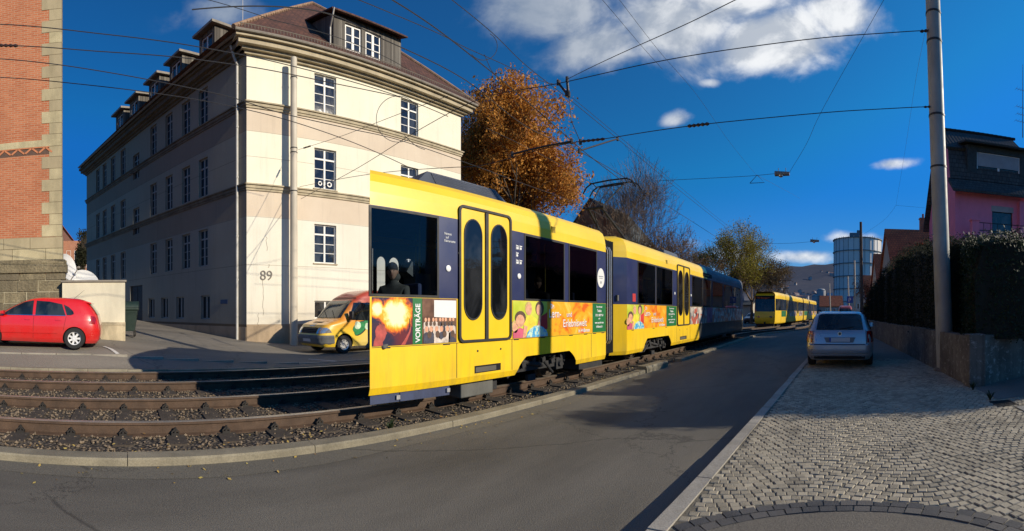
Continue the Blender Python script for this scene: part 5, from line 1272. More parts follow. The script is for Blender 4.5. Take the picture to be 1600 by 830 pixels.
    for (d0, d1) in doors:
        mb = MB(); rr_ = roundrect(d0, d1, 1.07, 3.24, .10); r2 = roundrect(d0+.045, d1-.045, 1.11, 3.20, .07)
        def xo(z_): return (-.04*(z_-3.0) if z_ > 3.0 else 0)
        mb.loft([[(XS+.014+xo(z_)*.6, s_, z_) for s_, z_ in rr_], [(XS+.03+xo(z_)*.6, s_, z_) for s_, z_ in rr_], [(XS+.03+xo(z_)*.6, s_, z_) for s_, z_ in r2], [(XS+.006+xo(z_)*.6, s_, z_) for s_, z_ in r2]], caps=False)
        dr = mb.build('door', m_rub, TR)
        mid = (d0+d1)/2
        mb = MB(); mb.box(XS+.004, XS+.028, mid-.035, mid+.035, 1.1, 3.19); mb.build('door_seal', m_rub, dr)
        for (l0, l1) in ((d0+.045, mid-.035), (mid+.035, d1-.045)):
            mb = MB(); z_ = [1.10, 3.0, 3.12, 3.21]
            for za, zb_ in zip(z_, z_[1:]): mb.quad((XS+.008+xo(za)*.6, l0, za), (XS+.008+xo(za)*.6, l1, za), (XS+.008+xo(zb_)*.6, l1, zb_), (XS+.008+xo(zb_)*.6, l0, zb_))
            mb.build('door_leaf', m_yel, dr)
            cp = capsule(l0+.07, l1-.07, 1.42, 3.05); ci = capsule(l0+.085, l1-.085, 1.445, 3.03)
            mb = MB(); n_ = len(cp); mb.loft([[(XS+.013, s_, zz) for s_, zz in cp], [(XS+.020, s_, zz) for s_, zz in cp], [(XS+.020, s_, zz) for s_, zz in ci], [(XS+.011, s_, zz) for s_, zz in ci]], caps=False); mb.build('glass_rim', m_rub, dr)
            mb = MB(); mb.poly([(XS+.0145, s_, zz) for s_, zz in ci]); mb.build('door_glass', m_dgl, dr)
# window and door positions along the near tram (metres from the camera's cross-line)
car_shell(3.09, 4.72, 9.45, 9.45, [(3.11, 4.26), (6.36, 7.62), (7.84, 8.98)], [(6.5, 7.6), (7.9, 9.0)], [(4.69, 5.95)], (6.12, 8.12, .74), 0, .33, far_doors=((4.76, 5.92),))
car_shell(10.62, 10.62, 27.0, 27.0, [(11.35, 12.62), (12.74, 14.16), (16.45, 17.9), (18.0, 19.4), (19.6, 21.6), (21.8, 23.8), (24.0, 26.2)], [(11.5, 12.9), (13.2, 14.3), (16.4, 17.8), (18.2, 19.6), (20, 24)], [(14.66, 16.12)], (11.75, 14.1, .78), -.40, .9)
# far-side double door with arched openings, seen through the first window
def plate_with_holes(mb, s0, s1, z0, z1, hs, X):
    """flat panel whose openings are capsules: ring quads around each opening"""
    cur = s0
    for (a, b_, c_, d_) in hs:
        cap_ = capsule(a, b_, c_, d_); l, r_ = a-.06, b_+.06
        if l > cur: mb.quad((X, cur, z0), (X, l, z0), (X, l, z1), (X, cur, z1))
        n_ = len(cap_); outer = []
        cx_, cz_ = (a+b_)/2, (c_+d_)/2
        for (s_, z_) in cap_:
            dx_, dz_ = s_-cx_, z_-cz_; k = min(((r_-l)/2)/max(abs(dx_), 1e-6), ((z1-z0)/2)/max(abs(dz_), 1e-6)) if True else 1
            outer.append((cx_+dx_*k, min(z1, max(z0, cz_+dz_*k)) ))
        for i in range(n_):
            j = (i+1) % n_; mb.quad((X, cap_[i][0], cap_[i][1]), (X, cap_[j][0], cap_[j][1]), (X, outer[j][0], outer[j][1]), (X, outer[i][0], outer[i][1]))
        for (cs, cz2) in ((l, z0), (l, z1), (r_, z0), (r_, z1)):      # fill the four corners
            near_ = sorted(outer, key=lambda p: (p[0]-cs)**2+(p[1]-cz2)**2)[:2]; mb.poly([(X, cs, cz2), (X, *near_[0]), (X, *near_[1])])
        cur = r_
    if cur < s1: mb.quad((X, cur, z0), (X, s1, z0), (X, s1, z1), (X, cur, z1))
mb = MB(); plate_with_holes(mb, 4.76, 5.92, 1.3, 2.86, [(4.86, 5.06, 1.62, 2.70), (5.16, 5.40, 1.62, 2.70), (5.55, 5.79, 1.62, 2.70)], XF+.01)
mb.build('far_door', m_int, TR)
# seats, grab rails and a ticket machine inside
def seat_unit(y_, x_, face=1):
    mb = MB(); mb.box(x_-.42, x_+.42, y_-.22, y_+.22, 1.32, 1.42); mb.box(x_-.42, x_+.42, y_-.22*face-.05, y_-.22*face+.04, 1.40, 1.98); mb.box(x_-.05, x_+.05, y_-.05, y_+.05, .95, 1.32)
    bevel(mb.build('seat', m_seat, TR), .03)
mb = MB(); mb.box(-5.80, -5.2, 3.62, 4.02, 1.32, 1.42); mb.box(-5.80, -5.2, 3.98, 4.06, 1.40, 1.98); bevel(mb.build('seat', m_seat, TR), .03)
for (y_, x_, f_) in ((6.75, -5.62, 1), (7.45, -5.62, -1), (8.4, -5.62, 1), (5.9, -7.2, 1), (7.2, -7.2, 1), (8.4, -7.2, 1), (11.9, -5.62, 1), (12.7, -5.62, -1), (13.6, -5.62, 1), (17, -5.62, 1), (18.5, -5.62, 1), (20.3, -5.62, 1), (22.6, -5.62, 1)): seat_unit(y_, x_, f_)
for (x_, y_) in ((-5.9, 4.55), (-5.9, 6.1), (-7.0, 5.3), (-6.0, 8.2), (-6.3, 14.4), (-6.3, 16.3)):
    mb = MB(); mb.tube([(x_, y_, .95), (x_, y_, 3.1)], .018, 8); mb.build('grab_rail', m_pole, TR)
mb = MB(); mb.box(-5.75, -5.45, 4.12, 4.42, 1.0, 2.15); mb.obox((-5.6, 4.1, 2.2), (.13,0,0), (0,.05,.08), (0,-.08,.05)); mb.build('ticket_machine', M('machine_grey', (.12,.13,.13), .4), TR)
# bellows between the cars with pale hand rails
mb = MB(); n_ = 9
mb.loft([[(XS-.26+dx_, y_, .5), (XS-.26+dx_, y_, 3.38), (XF+.26-dx_, y_, 3.38), (XF+.26-dx_, y_, .5)] for y_, dx_ in [(9.76+.48*i/n_, .05 if i % 2 else -.03) for i in range(n_+1)]])
bw = mb.build('bellows', m_bell, TR)
for (xx, yv) in ((XS-.16, 9.83), (XS-.15, 9.93), (XS-.16, 10.03)):
    mb = MB(); mb.tube([(xx-.06, yv, .75), (xx, yv, .85), (xx, yv, 3.1), (xx-.06, yv, 3.2)], .014, 6); mb.build('gap_bar', m_alu, bw)
mb = MB(); mb.box(XS-.62, XF+.62, 9.2, 10.9, .35, .6); mb.build('coupling', m_under, TR)
# underframe, bogies, wheels
def bogie(yc, wb=1.9):
    for x_ in (XF+.28, XS-.28):
        mb = MB(); mb.box(x_-.05, x_+.05, yc-wb*.62, yc+wb*.62, .42, .56); mb.tube([(x_+.06, yc-.35, .62), (x_+.07, yc+.35, .50)], .045, 8)
        mb.tube([(x_+.05, yc-.7, .35), (x_+.06, yc-.2, .66)], .025, 6); mb.tube([(x_+.05, yc+.75, .30), (x_+.06, yc+.3, .68)], .025, 6)
        for dy_ in (-wb/2, wb/2):
            mb.box(x_-.03, x_+.09, yc+dy_-.12, yc+dy_+.12, .36, .60); mb.lathe([(.07, x_+.09), (.05, x_+.13)], (0, yc+dy_, .47), 'x', 10)
            for k in (-.19, .19): mb.lathe([(.05, .50), (.062, .53), (.05, .56), (.062, .59), (.05, .62), (.062, .65), (.05, .70)], (x_+.04, yc+dy_+k, 0), 'z', 10)
        for k in range(7): q = yc-wb*.5+wb*k/6; mb.obox((x_+.08, q+.05, .60+.05*math.sin(k*2.3)), (.03,0,0), (0,.05,.02), (0,-.01,.045))
        mb.box(x_+.0, x_+.07, yc-.10, yc+.14, .22, .34); mb.tube([(x_+.08, yc-.95, .72), (x_+.09, yc-.5, .64), (x_+.08, yc, .74), (x_+.09, yc+.6, .66), (x_+.08, yc+.9, .74)], .016, 5)
        bg_ = mb.build('bogie_frame', m_under, TR)
    for dy_ in (-wb/2, wb/2):
        for x_ in (-6.43+.7525, -6.43-.7525):
            s_ = 1 if x_ > -6.43 else -1
            mb = MB(); mb.lathe([(.05, -.07), (.30, -.07), (.365, -.06), (.365, -.035), (.335, -.03), (.33, .06), (.28, .06), (.26, .03), (.10, .03), (.09, .08), (.02, .08)] if s_ > 0 else [(.02, -.08), (.09, -.08), (.10, -.03), (.26, -.03), (.28, -.06), (.33, -.06), (.335, .03), (.365, .035), (.365, .06), (.30, .07), (.05, .07)], (x_, yc+dy_, .485), 'x', 26)
            mb.build('wheel', M('wheel_steel', (.075, .06, .05), .55, .2, 6, metal=.5), bg_, smooth=True)
bogie(6.80, 1.9); bogie(12.95, 1.9); bogie(24.5, 1.9)
mb = MB(); mb.box(XF+.15, XS-.55, 4.75, 9.5, .80, .96); mb.box(XF+.15, XS-.55, 10.8, 27, .80, .96); mb.box(XF+.1, XS-.45, 14.6, 15.4, .35, .8); mb.box(XF+.1, XS-.3, 16, 22.6, .3, .8); mb.build('underframe', m_under, TR)
mb = MB(); mb.poly([(XS-.06, 3.13, .29), (XS-.06, 4.56, .27), (XS-.06, 4.56, .43), (XS-.06, 3.13, .43)]); mb.poly([(XS-.06, 3.13, .43), (XS-.06, 3.13, .29), (XS-1.0, 3.75, .29), (XS-1.0, 3.75, .43)]); mb.box(XS-.95, XS-.07, 3.8, 4.56, .28, .43)
mb.box(XS-.058, XS-.045, 3.62, 3.64, .29, .42); bx_ = mb.build('equipment_box', m_box, TR)
for y_ in (3.58, 4.52): mb = MB(); mb.box(XS-.055, XS-.03, y_-.03, y_+.03, .32, .38); mb.build('box_latch', m_alu, bx_)
mb = MB(); mb.box(XS-.8, XS-.12, 4.86, 5.62, .16, .46); bevel(mb.build('equipment_box', m_box2, TR), .02)
mb = MB(); mb.box(XS-.9, XS-.2, 5.62, 5.8, .2, .5); mb.build('equipment_box', m_under, TR); mb = MB(); mb.box(XS-.5, XS-.08, 8.35, 9.4, .28, .5); mb.build('equipment_box', m_under, TR)
# panel joints, step slot, small fittings
mb = MB()
for s_ in (4.66, 5.98, 8.75): mb.box(XS-.002, XS+.0025, s_-.006, s_+.006, .53, 1.07)
mb.box(XS-.002, XS+.0025, 3.12, 9.44, 1.066, 1.074)
for s_ in (3.35, 4.45, 6.1, 6.9, 7.9, 8.5, 8.9, 9.3, 11.0, 12.5, 13.6, 16.8, 18.3): mb.box(XS-.002, XS+.005, s_-.07, s_+.07, 1.052, 1.068)
for s_ in (14.6, 16.2): mb.box(XS-.002, XS+.0025, s_-.006, s_+.006, .53, 1.07)
for (s_, z_) in ((5.12, .92), (5.68, .92), (14.95, .92), (15.8, .92)): mb.lathe([(.018, XS), (.018, XS+.006)], (0, s_, z_), 'x', 10)
mb.build('panel_joint', m_rub, TR)
for (a, b_) in ((5.05, 5.68), (15.0, 15.75)):
    mb = MB(); mb.box(XS-.002, XS+.004, a, b_, .56, .68); sl_ = mb.build('step_slot', m_black, TR)
    mb = MB(); mb.box(XS-.002, XS+.008, a+.02, b_-.12, .575, .655); mb.build('step_edge', M('step_grey', (.10,.09,.07), .6), sl_)
for (s_, z_) in ((7.2, 3.2), (13.6, 3.2)):
    mb = MB()
    for k in range(5): mb.box(XS-.03, XS+.002, s_, s_+.13, 3.14+.026*k, 3.155+.026*k)
    mb.build('side_vent', M('vent_shadow', (.35,.26,.02), .6), TR)
for (s_, z_) in ((4.48, 2.22), (6.17, 2.20), (14.42, 2.2), (16.3, 2.2)):
    mb = MB(); mb.lathe([(.048, XS), (.048, XS+.014), (.030, XS+.02)], (0, s_, z_), 'x', 18); mb.build('door_button', m_adw, TR, smooth=True)
text('Notaus\n  auf\nFahrerseite', .055, m_adw, TR, (XS+.006, 4.40, 2.73), (0,1,0), (0,0,1), 'lettering', sx=.9)
mb = MB()         # pictograms right of the door: pram, wheelchair, bicycle, person
for (r_, c_) in ((0,0),(0,1),(1,0),(2,0),(2,1)):
    s_, z_ = 6.10+c_*.1, 2.72-r_*.13; n_ = 10
    mb.poly([(XS+.005, s_+.022+.024*math.cos(2*math.pi*i/n_), z_-.02+.024*math.sin(2*math.pi*i/n_)) for i in range(n_)])
    mb.box(XS, XS+.005, s_, s_+.06, z_+.012, z_+.03)
    if (r_+c_) % 2 == 0: mb.box(XS, XS+.005, s_+.05, s_+.065, z_-.04, z_+.03)
    mb.box(XS, XS+.004, s_-.01, s_-.004, z_-.05, z_+.045); 
mb.build('pictogram', m_adw, TR)
# white round operator emblem on the navy band
mb = MB(); mb.poly([(XS+.006, 9.20+.17*math.cos(2*math.pi*i/28), 2.36+.23*math.sin(2*math.pi*i/28)) for i in range(28)]); em = mb.build('round_emblem', m_adw, TR)
m_ink = M('emblem_ink', (.30,.32,.36), .5)
mb = MB()
for (s_, z_, w_, h_) in ((9.09, 2.385, .22, .022), (9.12, 2.345, .16, .015), (9.17, 2.22, .015, .07), (9.21, 2.22, .015, .07), (9.17, 2.25, .055, .012)): mb.box(XS+.005, XS+.009, s_, s_+w_, z_, z_+h_)
mb.build('emblem_mark', m_ink, em)
mb = MB(); mb.box(XS-.002, XS+.006, 10.98, 11.18, 1.84, 2.06); mb.build('red_notice', M('notice_red', (.5,.03,.03), .5), TR)
mb = MB(); mb.box(XS-.3, XS-.14, 10.36, 10.44, 1.85, 2.0); mb.build('grey_notice', m_box2, TR)
# destination display on car two and its dark leading roof edge
mb = MB(); mb.poly([(XS+.004-.02*(z_-3.06)/.2, s_, z_) for s_, z_ in roundrect(18.0, 19.5, 3.06, 3.24, .06)]); ds = mb.build('destination_display', m_black, TR)
text('U6 Hauptbahnhof', .12, M('display_amber', (.55,.22,.03), .5), ds, (XS+.009, 18.1, 3.11), (0,1,0), (-.08,0,1), 'lettering', sx=1.0)
# ---- roof equipment
mb = MB()
mb.loft([[(XS-.70, y_, 3.58), (XS-.72, y_, 3.62), (XS-.98, y_, 3.62+.40*k), (XF+.98, y_, 3.62+.40*k), (XF+.70, y_, 3.58)] for y_, k in ((4.35, .0), (4.85, 1.0), (6.6, 1.0), (7.3, .05))]); ru = mb.build('roof_unit', m_grey, TR)
mb = MB(); nrm = Vector((.42, 0, .25)).normalized()
for i in range(46):
    y_ = 4.93+i*.036
    mb.obox((XS-.845, y_, 3.82), Vector((.012,0,.006)), (0,.007,0), Vector((-.11,0,.170)))
for i in range(5): mb.obox((XS-.765-.05*i, 5.74, 3.68+.077*i), Vector((.010,0,.006)), (0,.83,0), Vector((-.004,0,.006)))
mb.build('roof_grille', M('grille_light', (.16,.17,.20), .5), ru)
for (a, b_, h_) in ((15.6, 18.0, .36), (20.3, 23.5, .30), (11.2, 12.3, .12)):
    mb = MB(); mb.loft([[(XS-.8, y_, 3.59), (XS-1.0, y_, 3.61+h_*k), (XF+1.0, y_, 3.61+h_*k), (XF+.8, y_, 3.59)] for y_, k in ((a, .1), (a+.4, 1.0), (b_-.5, 1.0), (b_, .1))]); mb.build('roof_unit', m_grey, TR)
# pantograph standing on the second car
PX = -6.43
def panto(root, py, cx, zr, zc, k=1.0):
    mb = MB()
    mb.box(cx-.5, cx+.5, py-.6, py+.5, zr-.02, zr+.08)
    elbow_z = zr+(zc-zr)*.48; ey = py-1.15*k
    for s_ in (-1, 1):
        mb.tube([(cx+s_*.38, py+.35, zr+.08), (cx+s_*.22, ey, elbow_z)], .035, 6); mb.tube([(cx+s_*.22, ey, elbow_z), (cx+s_*.42, py-.1, zc-.12)], .022, 6)
    mb.tube([(cx-.42, py+.0, zr+.1), (cx-.10, ey+.12, elbow_z-.05)], .018, 5)
    mb.tube([(cx-.3, ey, elbow_z), (cx+.3, ey, elbow_z)], .04, 6); mb.tube([(cx-.42, py-.1, zc-.12), (cx+.42, py-.1, zc-.12)], .02, 5)
    mb.tube([(cx, ey, elbow_z), (cx, py-.1, zc-.12)], .015, 5)
    p = mb.build('pantograph', m_under, root); mb = MB()
    for dy_ in (-.30, .12):
        mb.tube([(cx-.92, py+dy_, zc-.30), (cx-.80, py+dy_, zc-.12), (cx-.62, py+dy_, zc-.02), (cx, py+dy_, zc), (cx+.62, py+dy_, zc-.02), (cx+.80, py+dy_, zc-.12), (cx+.92, py+dy_, zc-.30)], .024, 6)
    for s_ in (-.55, .55): mb.tube([(cx+s_, py-.3, zc-.03), (cx+s_, py-.1, zc-.1), (cx+s_, py+.12, zc-.03)], .015, 5)
    mb.build('contact_strip', m_under, p); return p
pg = panto(TR, 12.4, PX, 3.64, 5.62)
# ---- advertising panels
AX = XS+.004
def panel(name, s0, s1, mat, par=TR, z0=1.085, z1=1.755, x=AX): 
    mb = MB(); mb.quad((x, s0, z0), (x, s1, z0), (x, s1, z1), (x, s0, z1)); return mb.build(name, mat, par)
def shape(name, pts, mat, par, x): mb = MB(); mb.poly([(x, a, b_) for a, b_ in pts]); return mb.build(name, mat, par)
def ell(cy_, cz_, a_, b_, n=16, rot=0, jag=0):
    out = []
    for i in range(n):
        th = 2*math.pi*i/n; k = 1+jag*rnd.uniform(-1, 1); u, v_ = a_*k*math.cos(th), b_*k*math.sin(th)
        out.append((cy_+u*math.cos(rot)-v_*math.sin(rot), cz_+u*math.sin(rot)+v_*math.cos(rot)))
    return out
def art(name, fn, rough=.35):
    m, t, b = newmat(name); v = t.obj(); t.put(b.inputs['Base Color'], fn(t, v)); b.inputs['Roughness'].default_value = rough; b.inputs['Coat Weight'].default_value = .3; return m
OY = 10.0   # the tram's parts count their coordinates from its base point at y = 10
def fire(t, v):
    _, y, z = t.sep(v); yy = t.math('ADD', y, OY)
    def bl(cy_, cz_, a_, b_): 
        p = t.math('DIVIDE', t.math('SUBTRACT', yy, cy_), a_); q = t.math('DIVIDE', t.math('SUBTRACT', z, cz_), b_)
        return t.math('SUBTRACT', 1.0, t.math('SQRT', t.math('ADD', t.math('MULTIPLY', p, p), t.math('MULTIPLY', q, q))))
    n1 = t.noise(v, 9, 6, .6, .5); d_ = t.math('MAXIMUM', bl(3.52, 1.52, .30, .26), bl(3.20, 1.60, .13, .13))
    h = t.math('ADD', d_, t.math('MULTIPLY', t.math('SUBTRACT', n1, .5), 1.0))
    bgc = t.mix(t.mr(t.noise(v, 3, 3), .4, .65), (.012, .014, .05), (.14, .018, .03))
    c = t.mix(t.mr(h, -.10, .10), bgc, (.75, .12, .01)); c = t.mix(t.mr(h, .05, .30), c, (.95, .55, .03)); return t.mix(t.mr(h, .25, .52), c, (1, .93, .55))
p1 = panel('advertisement', 3.12, 3.80, art('fire_picture', fire))
m_skin = M('ad_skin', (.72, .36, .22), .5, .25, 14); m_skinr = M('ad_skin_red', (.42, .06, .05), .5, .35, 9)
shape('figure_profile', [(3.14,1.09),(3.30,1.09),(3.29,1.14),(3.33,1.19),(3.345,1.24),(3.365,1.26),(3.345,1.29),(3.34,1.33),(3.31,1.37),(3.26,1.385),(3.20,1.36),(3.17,1.30),(3.18,1.22),(3.15,1.16)], m_skinr, p1, AX+.002)
shape('figure_arm', [(3.60,1.09),(3.67,1.09),(3.72,1.18),(3.765,1.27),(3.775,1.34),(3.755,1.345),(3.74,1.28),(3.68,1.19)], m_skinr, p1, AX+.002)
shape('torch', [(3.745,1.34),(3.76,1.34),(3.75,1.46),(3.74,1.46)], m_rub, p1, AX+.003)
p2 = panel('advertisement', 3.805, 3.975, m_adg); text('VORTRÄGE', .118, m_adw, p2, (AX+.002, 3.935, 1.115), (0,0,1), (0,-1,0), 'lettering', sx=.92, bold=.003)
def crowd(t, v):
    _, y, z = t.sep(v); c = t.mix(t.mr(t.noise(v, 4, 4), .4, .6), (.10, .045, .03), (.22, .11, .07)); return c
p3 = panel('advertisement', 3.98, 4.655, art('hall_picture', crowd))
shape('projection_screen', [(4.20,1.48),(4.64,1.46),(4.64,1.73),(4.20,1.73)], m_adw, p3, AX+.002)
m_hair = M('ad_hair', (.10, .05, .03), .6, .3, 20); m_shirt = M('ad_shirt', (.62, .52, .45), .5, .4, 12); m_dkc = M('ad_dark_cloth', (.05, .05, .08), .6, .3, 12)
k_ = 0
for row_, (zz, n_, s_) in enumerate(((1.44, 9, .030), (1.38, 8, .036), (1.30, 6, .045), (1.22, 4, .055))):
    hm = MB(); sm = MB(); dm_ = MB()
    for i in range(n_):
        cy_ = lerp(4.02, 4.62, (i+.3+.3*(row_ % 2))/n_)+rnd.uniform(-.012,.012); x_ = AX+.0025+.0012*row_
        tgt = (sm if rnd.random() < .65 else dm_); tgt.poly([(x_, a, b_) for a, b_ in ((cy_-s_*1.3,max(1.09, zz-s_*4.5)),(cy_+s_*1.3,max(1.09, zz-s_*4.5)),(cy_+s_*1.2,zz-s_*1.5),(cy_,zz-s_*.8),(cy_-s_*1.2,zz-s_*1.5))])
        hm.poly([(x_+.0006, a, b_) for a, b_ in ell(cy_, zz, s_*.75, s_, 10)])
    sm.build('audience_clothes', m_shirt, p3); 
    if dm_.v: dm_.build('audience_clothes', m_dkc, p3)
    hm.build('audience_heads', m_hair if row_ % 2 else m_skin, p3)
def orange(t, v):
    _, y, z = t.sep(v); n1 = t.noise(v, 2.0, 5, .6, 1.2); c = t.mix(t.mr(n1, .38, .5), (.78, .14, .015), (.92, .42, .02)); return t.mix(t.mr(n1, .55, .70), c, (.96, .62, .10))
m_or = art('orange_swirl', orange)
def limeg(t, v): return t.mix(t.mr(t.noise(v, 2, 3), .4, .6), (.50, .58, .04), (.70, .72, .10))
m_lime = art('lime_ground', limeg)
def globe(t, v): return t.mix(t.mr(t.noise(v, 9, 5, .6), .45, .55), (.05, .38, .72), (.62, .80, .62))
m_globe = art('globe_blue', globe); m_ys = M('ad_yellow_cloth', (.85, .66, .05), .5, .2, 8); m_rs = M('ad_red_cloth', (.62, .03, .03), .5, .2, 8); m_blond = M('ad_blond', (.62, .42, .16), .5, .3, 20)
def kids_ad(s0, s1, s2, s3, k=1.0):
    """children round a globe | orange lettering | green panel; same print on both cars"""
    pk = panel('advertisement', s0, s1, m_lime); W_ = s1-s0
    def Q(u, w_): return (s0+u*W_, 1.085+w_*.67)
    def sh(n_, pts, m_, lay): shape(n_, [Q(*p) for p in pts], m_, pk, AX+.001+.0012*lay)
    def el(n_, u, w_, a_, b_, m_, lay): sh(n_, [(u+a_*math.cos(2*math.pi*i/18), w_+b_*math.sin(2*math.pi*i/18)) for i in range(18)], m_, lay)
    sh('child_shirt', [(.28,.0),(.62,.0),(.66,.50),(.52,.60),(.40,.60),(.30,.45)], m_ys, 1); el('child_hair', .43,.80,.10,.19, m_blond, 2); el('child_face', .435,.76,.085,.15, m_skin, 3)
    sh('child_shirt', [(.66,.2),(1,.2),(1,.70),(.88,.62),(.74,.56)], m_rs, 1); el('child_hair', .76,.80,.13,.21, m_hair, 2); el('child_face', .74,.76,.085,.16, m_skin, 3)
    sh('child_arm', [(.70,.30),(.78,.30),(.80,.60),(.74,.62)], m_skin, 4)
    el('child_hair', .20,.54,.15,.19, m_hair, 4); el('child_face', .19,.46,.12,.17, m_skin, 5); el('child_hair', .05,.32,.09,.16, m_blond, 4); el('child_face', .06,.27,.07,.13, m_skin, 5)
    sh('child_shirt', [(.0,.0),(.36,.0),(.32,.22),(.18,.28),(.0,.16)], M('ad_pink', (.60,.10,.18), .5, .3), 5)
    sh('child_arm', [(.26,.0),(.34,.02),(.40,.30),(.30,.34)], m_skin, 6)
    sh('globe', [(.36,.0),(.40,.14),(.48,.24),(.60,.31),(.74,.32),(.86,.27),(.95,.18),(1,.08),(1,.0)], m_globe, 6)
    po = panel('advertisement', s1+.002, s2, m_or); w_ = s2-s1; f = w_/1.81
    text('Die', .10*1.3, m_adw, po, (AX+.003, s1+.10*f, 1.625), (0,1,0), (0,0,1), 'lettering', sx=.75*f, bold=.004)
    m_sh = M('letter_shadow', (.45, .06, .01), .5)
    for (tx_, sz_, u_, z_, sx_, bo_) in (('Lern-', .235, .05, 1.445, .86, .008), ('und', .15, .70, 1.455, .95, .005), ('Erlebniswelt', .225, .56, 1.245, .88, .008)):
        text(tx_, sz_, m_sh, po, (AX+.0012, s1+(u_+.012)*f, z_-.012), (0,1,0), (0,0,1), 'lettering_shadow', sx=sx_*f, bold=.003)
    text('Lern-', .235, m_adw, po, (AX+.003, s1+.05*f, 1.445), (0,1,0), (0,0,1), 'lettering', sx=.86*f, bold=.002)
    text('und', .15, m_adw, po, (AX+.003, s1+.70*f, 1.455), (0,1,0), (0,0,1), 'lettering', sx=.95*f, bold=.001)
    text('Erlebniswelt', .225, m_adw, po, (AX+.003, s1+.56*f, 1.245), (0,1,0), (0,0,1), 'lettering', sx=.88*f, bold=.002)
    text('in Heilbronn', .11, m_adw, po, (AX+.003, s1+1.18*f, 1.115), (0,1,0), (0,0,1), 'lettering', sx=.88*f, bold=.003)
    pgn = panel('advertisement', s2+.002, s3, m_adg); c_ = (s2+s3)/2
    for (tx, z_, sz) in (('Reservierung', 1.655, .065), ('Telefon', 1.555, .085), ('07131 88795-0', 1.455, .075), ('oder', 1.385, .055), ('www.experimenta-', 1.285, .068), ('heilbronn.de', 1.19, .075)):
        text(tx, sz, m_adw, pgn, (AX+.003, c_, z_), (0,1,0), (0,0,1), 'lettering', sx=1.0*(s3-s2)/.80, align='CENTER', bold=.002)
kids_ad(6.0, 7.04, 8.80, 9.44); kids_ad(10.63, 11.75, 13.60, 14.62)
def photos(t, v):
    vo = t.n.new('ShaderNodeTexVoronoi'); vo.inputs['Scale'].default_value = 5.5; t.put(vo.inputs['Vector'], v); c = t.mix(t.sep(vo.outputs['Color'])[0], (.05,.04,.06), (.75,.68,.6)); return t.mix(t.math('GREATER_THAN', t.sep(vo.outputs['Color'])[1], .75), c, (.5,.12,.08))
panel('advertisement', 16.2, 18.6, art('photo_strip', photos)); panel('advertisement', 18.62, 19.6, M('ad_redblue', (.35,.10,.16), .5, .6, 3)); panel('advertisement', 19.62, 26.9, art('photo_strip_dark', photos))

